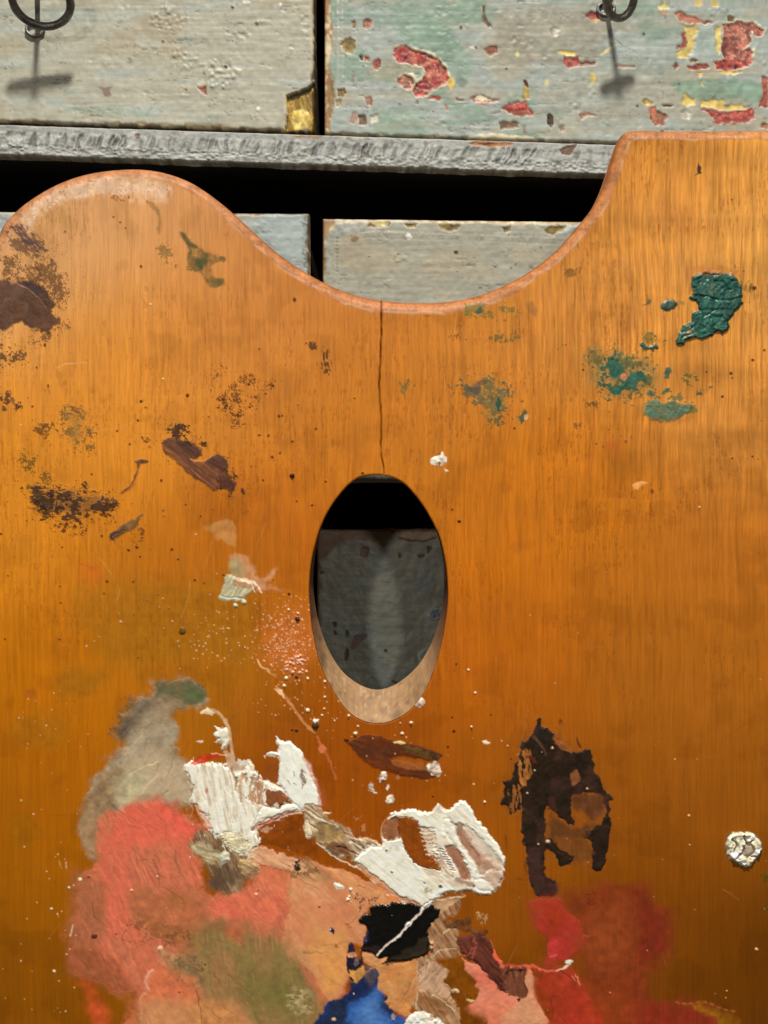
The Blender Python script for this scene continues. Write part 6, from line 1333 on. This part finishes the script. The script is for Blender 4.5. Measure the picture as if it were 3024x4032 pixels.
P('M', [(1020, 600), (1050, 640), (1110, 640), (1200, 560), (1216, 500), (1240, 560), (1290, 650), (1360, 672), (1440, 664), (1480, 700), (1500, 800), (1510, 880), (1560, 980), (1580, 1060), (1230, 1060), (1200, 1010), (1120, 970), (1070, 930), (1110, 900), (1140, 830), (1110, 800), (1125, 762), (1060, 700)], (214, 116, 88), 5, 26, 6, 3.4, 1, True, .0022, .42, kp2, col2=(218, 130, 100), c2f=90, sv=.06, relief=.001)
P('M', [(1390, 720), (1470, 720), (1500, 850), (1560, 980), (1560, 1060), (1300, 1060), (1260, 980), (1340, 930), (1420, 880)], (208, 146, 106), 16, 50, 6, 20, .9, sv=.05)
P('M', [(1080, 940), (1260, 900), (1340, 940), (1260, 1060), (1180, 1020)], (216, 122, 88), 18, 50, 6, 24, .6)
P('M', [(1216, 500), (1240, 570), (1290, 650), (1370, 664), (1440, 656), (1480, 690), (1380, 680), (1270, 670), (1210, 580)], (222, 88, 58), 4, 18, 5, 4, .85)
kd = part('paint_smear', 'dark maroon brown ragged stroke over the salmon paint')
P('M', [(990, 520), (1000, 480), (1090, 470), (1160, 470), (1216, 520), (1224, 580), (1260, 630), (1290, 680), (1340, 675), (1440, 672), (1440, 740), (1430, 780), (1454, 820), (1450, 870), (1400, 880), (1350, 860), (1280, 820), (1230, 770), (1160, 700), (1100, 640), (1060, 620), (1020, 580), (1010, 540)], (82, 42, 32), 6, 22, 6, 2.8, 1, True, .003, .38, kd, streak=50, sv=.2, col2=(104, 54, 40), c2f=34, relief=.0016)
P('M', [(1040, 600), (1080, 570), (1110, 520), (1090, 500), (1120, 480), (1120, 560), (1080, 620)], (170, 84, 64), 5, 12, 7, 3, .85, dry=.65, dscale=(6, 8), h=.005)
P('M', [(1290, 770), (1340, 700), (1440, 690), (1436, 780), (1452, 860), (1400, 880), (1330, 850)], (124, 72, 50), 8, 20, 8, 6, .85, streak=84, sv=.3, relief=.002)
s.dot(1200 + .6028 * 1398, 3400 + .6028 * 886, 6, (58, 34, 20), .003); s.dot(1200 + .6028 * 1406, 3400 + .6028 * 690, 6, (50, 26, 20), .003)
# ---- reds at right
P('N', [(480, 340), (700, 270), (840, 262), (940, 280), (1040, 380), (1100, 440), (1100, 640), (1000, 760), (960, 940), (1100, 930), (1250, 950), (1400, 1000), (1460, 1120), (560, 1120), (560, 900), (580, 600), (520, 460)], (126, 50, 24), 24, 80, 8, 40, .85, rough=.4)
P('N', [(640, 380), (840, 400), (900, 520), (880, 640), (800, 760), (640, 760), (590, 640), (600, 480)], (142, 66, 30), 30, 90, 8, 60, .8)
P('N', [(880, 300), (960, 400), (1060, 460), (1070, 620), (980, 720), (900, 700), (920, 500)], (116, 38, 24), 26, 70, 8, 36, .7)
P('N', [(900, 940), (1100, 960), (1300, 1000), (1400, 1100), (800, 1120), (840, 980)], (138, 44, 28), 24, 70, 8, 34, .7)
P('N', [(560, 860), (700, 900), (840, 900), (900, 980), (840, 1100), (600, 1120)], (146, 62, 24), 26, 70, 8, 44, .6)
kq = part('paint_patch', 'translucent crimson red stroke at the lower right')
P('N', [(260, 410), (290, 370), (350, 345), (430, 340), (470, 400), (500, 450), (560, 490), (590, 560), (580, 640), (520, 690), (440, 740), (400, 760), (350, 750), (390, 680), (390, 620), (340, 560), (290, 480)], (160, 56, 36), 14, 40, 8, 22, .88, True, .0012, .34, kq, col2=(176, 50, 42), c2f=70, sv=.08)
P('N', [(340, 380), (430, 390), (480, 470), (430, 560), (380, 540), (350, 470)], (152, 50, 20), 16, 40, 6, 20, .7)
P('N', [(390, 600), (430, 600), (420, 680), (390, 690)], (206, 60, 60), 8, 26, 5, 10, .7)
P('N', [(300, 760), (400, 770), (500, 750), (560, 800), (600, 900), (620, 1010), (600, 1120), (420, 1120), (370, 1040), (310, 900), (300, 800)], (156, 50, 28), 14, 40, 8, 20, .9, True, .0012, .34, kq, sv=.1, col2=(172, 56, 36), c2f=60)
P('N', [(310, 820), (350, 900), (400, 980), (410, 1060), (370, 1040), (320, 930)], (146, 58, 16), 8, 30, 5, 8, .8)
P('N', [(500, 900), (600, 920), (700, 1000), (700, 1120), (500, 1120)], (178, 54, 32), 20, 60, 6, 30, .6)
P('N', [(280, 740), (350, 765), (420, 772), (470, 756), (510, 724)], (226, 96, 72), 4, 24, 4, 3, .85, line=(7, 5), h=.002)
P('N', [(430, 770), (470, 758), (505, 730), (520, 716)], (246, 220, 180), 3, 14, 3, 2.2, .95, line=(3, 5), h=.003)
P('N', [(484, 712), (520, 708), (516, 726), (498, 738)], (246, 226, 186), 3, 12, 3, 2.2, .9, h=.004)
for pts in ([(540, 790), (556, 830), (566, 856)], [(520, 800), (540, 830)]):
    P('N', pts, (240, 160, 110), 3, 14, 4, 2.4, .7, line=(3, 2), h=.002)
P('N', [(395, 690), (436, 678)], (226, 110, 96), 2, 14, 3, 3, .7, line=(4, 3)); P('N', [(580, 570), (620, 570)], (196, 84, 70), 2, 14, 3, 4, .6, line=(4, 3))
P('N', [(1200, 950), (1280, 965), (1340, 980), (1420, 1010), (1500, 1080), (1380, 1090), (1330, 1040)], (140, 92, 14), 14, 40, 7, 14, .8, sv=.2)
for k9 in range(26):
    a9 = k9 / 25; s.dot(1900 + .6775 * (1120 + 340 * a9), 3300 + .6775 * (952 + 10 * math.sin(a9 * 9) + 50 * a9 * a9), 3.4 + 2.6 * math.sin(k9 * 2.1), (158, 100, 44), .0008, 1.3, k9, .55)
ST('N', [(600, 320), (660, 310), (650, 390), (620, 380)], (100, 40, 18), .42, 16, (4, 5), 0, .6)
s.dot(1900 + .6775 * 742, 3300 + .6775 * 900, 4, (206, 110, 60)); s.dot(1900 + .6775 * 1593, 3300 + .6775 * 648, 6, (190, 140, 90), .002, 1, 0, .7)
# ---- blue
ku = part('paint_patch', 'blue paint at the bottom edge')
P('M', [(300, 770), (340, 780), (400, 700), (390, 660), (460, 690), (475, 740), (470, 820), (520, 850), (540, 880), (516, 905), (550, 940), (560, 960), (610, 990), (660, 1020), (670, 1070), (90, 1070), (110, 980), (160, 900), (240, 880), (290, 820)], (32, 50, 104), 8, 30, 8, 4, 1, True, .0024, .36, ku, sv=.12, col2=(26, 38, 74), c2f=60, relief=.0012)
P('M', [(110, 1000), (170, 920), (260, 890), (280, 1000), (260, 1070), (100, 1070)], (34, 44, 62), 14, 40, 7, 18, .85, streak=84, sv=.2)
P('M', [(330, 880), (440, 830), (510, 860), (500, 930), (540, 970), (600, 1010), (640, 1070), (300, 1070), (290, 980)], (54, 98, 168), 18, 50, 8, 22, .9, sv=.1)
P('M', [(380, 900), (470, 870), (480, 960), (520, 1030), (440, 1070), (350, 1060), (350, 960)], (92, 134, 190), 20, 50, 8, 34, .6)
P('M', [(400, 670), (470, 700), (460, 780), (400, 800)], (84, 72, 72), 8, 24, 7, 8, .75, streak=80, sv=.25)
P('M', [(300, 780), (400, 760), (440, 830), (370, 880), (300, 860)], (24, 34, 72), 10, 30, 7, 12, .75)
s.dot(1200 + .6028 * 192, 3400 + .6028 * 1018, 9, (186, 150, 130), .003); P('M', [(568, 986), (590, 984), (588, 1016), (570, 1012)], (196, 160, 160), 3, 12, 4, 3, .7)
s.dot(1200 + .6028 * 320, 3400 + .6028 * 850, 3, (210, 200, 200))
# thin dark loop with blue and ochre
P('M', [(300, 508), (320, 530), (330, 580), (320, 610), (360, 620), (376, 660), (386, 700), (380, 740), (336, 776), (300, 750), (280, 690), (272, 620), (282, 560)], (34, 26, 46), 4, 16, 4, 2.4, 1, True, .0028, .34, ku, sv=.15)
P('M', [(286, 580), (330, 580), (340, 604), (300, 610), (280, 604)], (206, 148, 110), 3, 14, 4, 2.4, .9)
P('M', [(290, 690), (340, 690), (376, 660), (392, 700), (380, 740), (340, 774), (310, 750)], (196, 140, 70), 4, 14, 5, 2.4, .95, sv=.2, relief=.002)
P('M', [(320, 640), (350, 620), (352, 650), (330, 664)], (110, 96, 84), 3, 14, 4, 3, .7)
P('M', [(376, 540), (370, 600), (380, 660)], (30, 26, 50), 2, 16, 2, 2.2, .9, line=(5, 4))
# ---- black spot with white line
kk = part('paint_daub', 'glossy black spot crossed by a thin white line')
P('M', [(360, 380), (368, 345), (420, 320), (440, 280), (500, 268), (550, 266), (580, 246), (640, 256), (690, 252), (760, 280), (790, 290), (830, 262), (850, 284), (878, 294), (870, 340), (850, 370), (820, 410), (800, 430), (806, 470), (812, 560), (790, 592), (720, 620), (670, 636), (560, 640), (500, 664), (545, 610), (480, 615), (420, 580), (376, 568), (382, 520), (410, 450), (404, 404)],
  (17, 15, 12), 5, 20, 5, 2.4, 1, True, .0032, .24, kk, sv=.1, relief=.0008, ridge=.0008)
P('M', [(560, 620), (640, 560), (740, 520), (770, 480), (800, 490), (806, 560), (780, 590), (700, 620), (620, 640), (520, 656)], (48, 40, 30), 8, 26, 6, 8, .9, sv=.15)
P('M', [(376, 545), (470, 540), (500, 560), (470, 600), (400, 575)], (48, 34, 34), 6, 20, 5, 6, .85)
P('M', [(384, 500), (410, 440), (420, 470), (404, 520)], (34, 42, 78), 4, 16, 4, 4, .8)
P('M', [(775, 288), (760, 310), (735, 340), (700, 375), (665, 410), (630, 450), (590, 490), (550, 520), (510, 550), (470, 598)], (238, 214, 196), 3, 18, 3, 1.8, 1, line=(9, 6), h=.0058, part=kR, rough=.38)
P('M', [(655, 390), (690, 376), (690, 400), (660, 414)], (240, 222, 216), 3, 12, 3, 2, .95, h=.006)
P('M', [(765, 284), (800, 250), (830, 235), (826, 262), (790, 290)], (240, 232, 206), 3, 12, 4, 2, 1, True, .005, .38, kR)
# ---- white at the very bottom
kx = part('paint_daub', 'crusty white daub on the bottom edge beside the blue')
P('M', [(668, 1010), (700, 980), (760, 960), (790, 968), (830, 990), (850, 1010), (880, 1012), (900, 1070), (660, 1070)], (232, 222, 204), 5, 16, 6, 2.6, 1, True, .004, .36, kx, relief=.003, sv=.1)
P('M', [(815, 990), (850, 975), (870, 1000), (830, 1005)], (140, 96, 46), 4, 12, 5, 2.6, .85)
# knife and brush drags through the mixed colours
rgk = random.Random(11)
for (fx0, fy0, fx1, fy1, an0, n_) in ((330, 3150, 800, 3900, 1.1, 34), (700, 3450, 1250, 4000, .9, 34), (1300, 3600, 1700, 4032, 2.2, 16), (380, 2800, 720, 3150, 2.0, 20), (2000, 3600, 2400, 4032, 1.2, 12)):
    for _ in range(n_):
        x0, y0 = rgk.uniform(fx0, fx1), rgk.uniform(fy0, fy1); an = rgk.gauss(an0, .35); L_ = rgk.uniform(25, 130); bend = rgk.gauss(0, 10)
        if s.L[int((y0 - 495) / 3), min(int((x0 + 60) / 3) + 20, s.L.shape[1] - 1)] not in (kr, ka, kv, ko, kl, kp2, kq): continue
        w9 = s.window(x0, y0, x0 + 3, y0 + 3); c9 = s.C[w9].reshape(-1, 3)[0] * s.E[w9].ravel()[0]
        c9 = 255 * np.clip(np.where(c9 < .0031, c9 * 12.92, 1.055 * np.maximum(c9, 1e-5) ** (1 / 2.4) - .055), 0, 1)
        c9 = c9 * rgk.choice([.74, .82, 1.12, 1.2]); c9 = tuple(np.clip(c9, 0, 250))
        pts = [(x0 / 1.8228, y0 / 1.8228), ((x0 + L_ * .5 * math.cos(an) + bend) / 1.8228, (y0 + L_ * .5 * math.sin(an)) / 1.8228), ((x0 + L_ * math.cos(an)) / 1.8228, (y0 + L_ * math.sin(an)) / 1.8228)]
        P('F', pts, c9, 3, 20, 3, 2.4, rgk.uniform(.35, .75), line=(rgk.uniform(.8, 2.6), .6), h=.0024)
# tiny pale and dark specks all over the lower half
DT('F', (700, 1560, 1200, 1720), 26, (1.2, 3.4), (240, 196, 150), 31, .0015)
DT('F', (0, 1300, 1659, 2200), 90, (1.0, 2.4), (226, 176, 116), 32, .001)
DT('F', (0, 700, 1659, 2000), 130, (1.0, 2.6), (96, 50, 20), 33, .0006)
DT('F', (350, 1330, 700, 1450), 40, (1.2, 3.2), (240, 190, 140), 34, .0015)

rgs = random.Random(5)
for _ in range(70):
    x0, y0 = rgs.uniform(-20, 3040), rgs.uniform(900, 3900); an = rgs.choice([rgs.gauss(1.45, .3), rgs.uniform(0, 3.14)]); L_ = rgs.uniform(30, 190)
    if s.L[min(int((y0 - 495) / 3), s.L.shape[0] - 1), min(int((x0 + 60) / 3) + 20, s.L.shape[1] - 1)] > 0: continue
    pts = [(x0 / 1.8228, y0 / 1.8228), ((x0 + L_ * .5 * math.cos(an) + rgs.gauss(0, 6)) / 1.8228, (y0 + L_ * .5 * math.sin(an)) / 1.8228), ((x0 + L_ * math.cos(an)) / 1.8228, (y0 + L_ * math.sin(an)) / 1.8228)]
    pale = rgs.random() < .55; f_ = .75 if y0 > 2400 else 1
    P('F', pts, (236 * f_, 176 * f_, 110 * f_) if pale else (130 * f_, 70 * f_, 18 * f_), 2, 20, 1, 2, rgs.uniform(.12, .42), line=(rgs.uniform(.5, 1.1), .5), h=0)
for _ in range(26):      # soft handling marks in the varnish: gloss only, with a faint tone
    x0, y0 = rgs.uniform(0, 3024), rgs.uniform(1000, 3000); w = s.window(x0 - 120, y0 - 120, x0 + 120, y0 + 120)
    g_ = np.exp(-(((X[w] - x0) / rgs.uniform(20, 60)) ** 2 + ((Y[w] - y0) / rgs.uniform(20, 80)) ** 2)) * sst(-.3, .4, fbm(X[w] / 20, Y[w] / 20, 3, x0 * .01))
    s.R[w] = np.clip(s.R[w] + g_ * rgs.choice([.2, -.12]), .15, .9)

# ---- the crack goes through everything
CRs = spline(CR, False, 5)
CRs = [(x + 1.0 * math.sin(y * .031) + .5 * math.sin(y * .11 + 1), y) for x, y in CRs]
w = s.window(1420, 1130, 1580, 1900)
d = sdl(np.array(CRs), X[w], Y[w], 1.9, .9) + .7 * vn(X[w] / 200, Y[w] / 31, 4)
a = sst(-2.2, 1.6, d)
s.put(w, a, np.broadcast_to(np.array([44., 18., 6.]), X[w].shape + (3,)), None, .7)
s.Hh[w] -= a * .010
a2 = sst(-7, 0, d) * (1 - a) * .25
s.put(w, a2, np.broadcast_to(np.array([150., 78., 16.]), X[w].shape + (3,)))

# ---- turn the collected surface into the board and the paint parts
palette = thing('palette', 'large varnished wooden painter\'s palette smeared with dried oil paint, thumb hole in the middle', 'palette', (0, 0, (2016 - 5085) * S))
sda = np.minimum(sd, sdh)
gy, gx = np.gradient(sda, ys, xs)
gn = np.sqrt(gx * gx + gy * gy) + 1e-6
outside = sda < 0
PX = np.where(outside, X - sda * gx / gn, X); PY = np.where(outside, Y - sda * gy / gn, Y)
rp = np.clip(sd / rw, 0, 1)
rim = .026 * (1 - np.sqrt(1 - (1 - rp) ** 2))
hp = np.clip(sdh / 7.0, 0, 1); rim = rim + .004 * (1 - np.sqrt(1 - (1 - hp) ** 2))
lim = np.where((X > -60) & (X < 3081) & (Y < 4077), 6.5, 60)
keep = sda > -lim
q = keep[:-1, :-1] & keep[1:, :-1] & keep[1:, 1:] & keep[:-1, 1:]
ins = sda > 0
q &= (ins[:-1, :-1] | ins[1:, :-1] | ins[1:, 1:] | ins[:-1, 1:])
painted = s.L > 0
Hb = np.where(painted, np.minimum(s.Hh, 0.0), s.Hh)          # wood stays flat beneath thick paint
Hb = np.clip(Hb, -.012, .006)
Vb = to_world(PX, PY, rim - Hb).reshape(-1, 3)
quads = grid_quads(*X.shape, q)
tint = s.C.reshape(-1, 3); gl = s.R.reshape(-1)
V, Q, T, Gs = compact(Vb, quads, tint, gl)
# outer side wall and back
n0 = len(V); oc = np.array(OUT); no = len(oc)
side_tint = np.array(lin((150, 92, 48)))
VA = to_world(oc[:, 0], oc[:, 1], np.full(no, .0262)); VB = to_world(oc[:, 0], oc[:, 1], np.full(no, TH))
hb = np.array(HOLE_B); kb_ = (CAM_D + TH) / CAM_D
VC = to_world(hb[:, 0], hb[:, 1], np.full(len(hb), TH), 1.0); VC[:, 0] *= kb_; VC[:, 2] *= kb_
ia = n0 + np.arange(no); ib = ia + no; ic = n0 + 2 * no + np.arange(len(hb))
q2 = np.stack([ia, ib, np.roll(ib, -1), np.roll(ia, -1)], -1)
loops = [[Vector((float(p[0]), float(p[2]), 0)) for p in VB], [Vector((float(p[0]), float(p[2]), 0)) for p in VC[::-1]]]
tri = tessellate_polygon(loops)
def back_index(i): return int(ib[i]) if i < no else int(ic[len(hb) - 1 - (i - no)])
tris = [tuple(back_index(i) for i in t_) for t_ in tri]
V2 = np.concatenate([V, VA, VB, VC]); ex = len(V2) - len(V)
T2 = np.concatenate([T, np.tile(side_tint, (ex, 1))]); G2 = np.concatenate([Gs, np.full(ex, .5)])
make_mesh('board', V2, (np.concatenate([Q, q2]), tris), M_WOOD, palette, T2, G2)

# thumb hole wall: bored on a slant, bare pale wood below
hf = np.array(HOLE_F); n = len(hf)
rows = 14; VV = []; CC = []; 
Eh = irradiance(0, 0, -.15)
for r_ in range(rows + 1):
    t_ = r_ / rows
    px_ = hf * (1 - t_) + hb * kb_ * t_ + np.array([1512, 2016]) * (1 - kb_) * t_
    yy = .0005 + (TH - .0005) * (t_ ** 1.15)
    VV.append(to_world(px_[:, 0], px_[:, 1], np.full(n, yy)))
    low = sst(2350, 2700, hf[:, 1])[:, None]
    c = np.array([206, 160, 112.]) * low + np.array([150, 96, 66.]) * (1 - low)  # shade on the upper wall painted in as a darker tone
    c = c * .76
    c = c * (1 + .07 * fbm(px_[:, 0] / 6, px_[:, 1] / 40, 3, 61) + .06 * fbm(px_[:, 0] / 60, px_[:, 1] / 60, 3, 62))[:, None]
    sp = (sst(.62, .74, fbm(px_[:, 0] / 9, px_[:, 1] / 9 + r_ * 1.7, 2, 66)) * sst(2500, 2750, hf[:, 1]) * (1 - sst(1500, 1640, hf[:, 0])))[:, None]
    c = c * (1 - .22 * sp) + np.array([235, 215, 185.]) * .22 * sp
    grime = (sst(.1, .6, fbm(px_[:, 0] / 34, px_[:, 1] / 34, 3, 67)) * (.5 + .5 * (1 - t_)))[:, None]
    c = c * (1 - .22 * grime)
    CC.append(np.clip(lin(np.clip(c, 0, 255)), 0, .8))
VV = np.concatenate(VV); CC = np.concatenate(CC)
idx = np.arange((rows + 1) * n).reshape(rows + 1, n)
qq = np.stack([idx[:-1], np.roll(idx[:-1], -1, 1), np.roll(idx[1:], -1, 1), idx[1:]], -1).reshape(-1, 4)
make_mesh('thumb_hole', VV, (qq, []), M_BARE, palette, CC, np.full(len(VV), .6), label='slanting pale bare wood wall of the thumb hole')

# paint parts
H2 = s.Hh
for kid, (nm, lb) in names.items():
    mk = s.L == kid
    if mk.sum() < 12: continue
    js, is_ = np.where(mk)
    j0, j1, i0, i1 = max(js.min() - 2, 0), min(js.max() + 3, mk.shape[0]), max(is_.min() - 2, 0), min(is_.max() + 3, mk.shape[1])
    sub = mk[j0:j1, i0:i1]
    cell = sub[:-1, :-1] | sub[1:, :-1] | sub[1:, 1:] | sub[:-1, 1:]
    if rp[j0:j1, i0:i1].min() < 1 or True:
        kp_ = keep[j0:j1, i0:i1] & (sda[j0:j1, i0:i1] > 0)
        cell &= kp_[:-1, :-1] & kp_[1:, :-1] & kp_[1:, 1:] & kp_[:-1, 1:]
    hsub = H2[j0:j1, i0:i1]; lsub = s.L[j0:j1, i0:i1]
    hh = np.where(sub, .00015 + np.maximum(hsub, 0), np.where(lsub > 0, .00005 + np.maximum(hsub, 0), -.0001))
    W3 = to_world(X[j0:j1, i0:i1], Y[j0:j1, i0:i1], rim[j0:j1, i0:i1] - hh).reshape(-1, 3)
    qq = grid_quads(*sub.shape, cell)
    if len(qq) == 0: continue
    V, Q, T, Gs = compact(W3, qq, s.C[j0:j1, i0:i1].reshape(-1, 3), s.R[j0:j1, i0:i1].reshape(-1))
    make_mesh(nm, V, (Q, []), M_STAIN if nm == 'paint_smear' else M_PAINT, palette, T, Gs, label=lb)
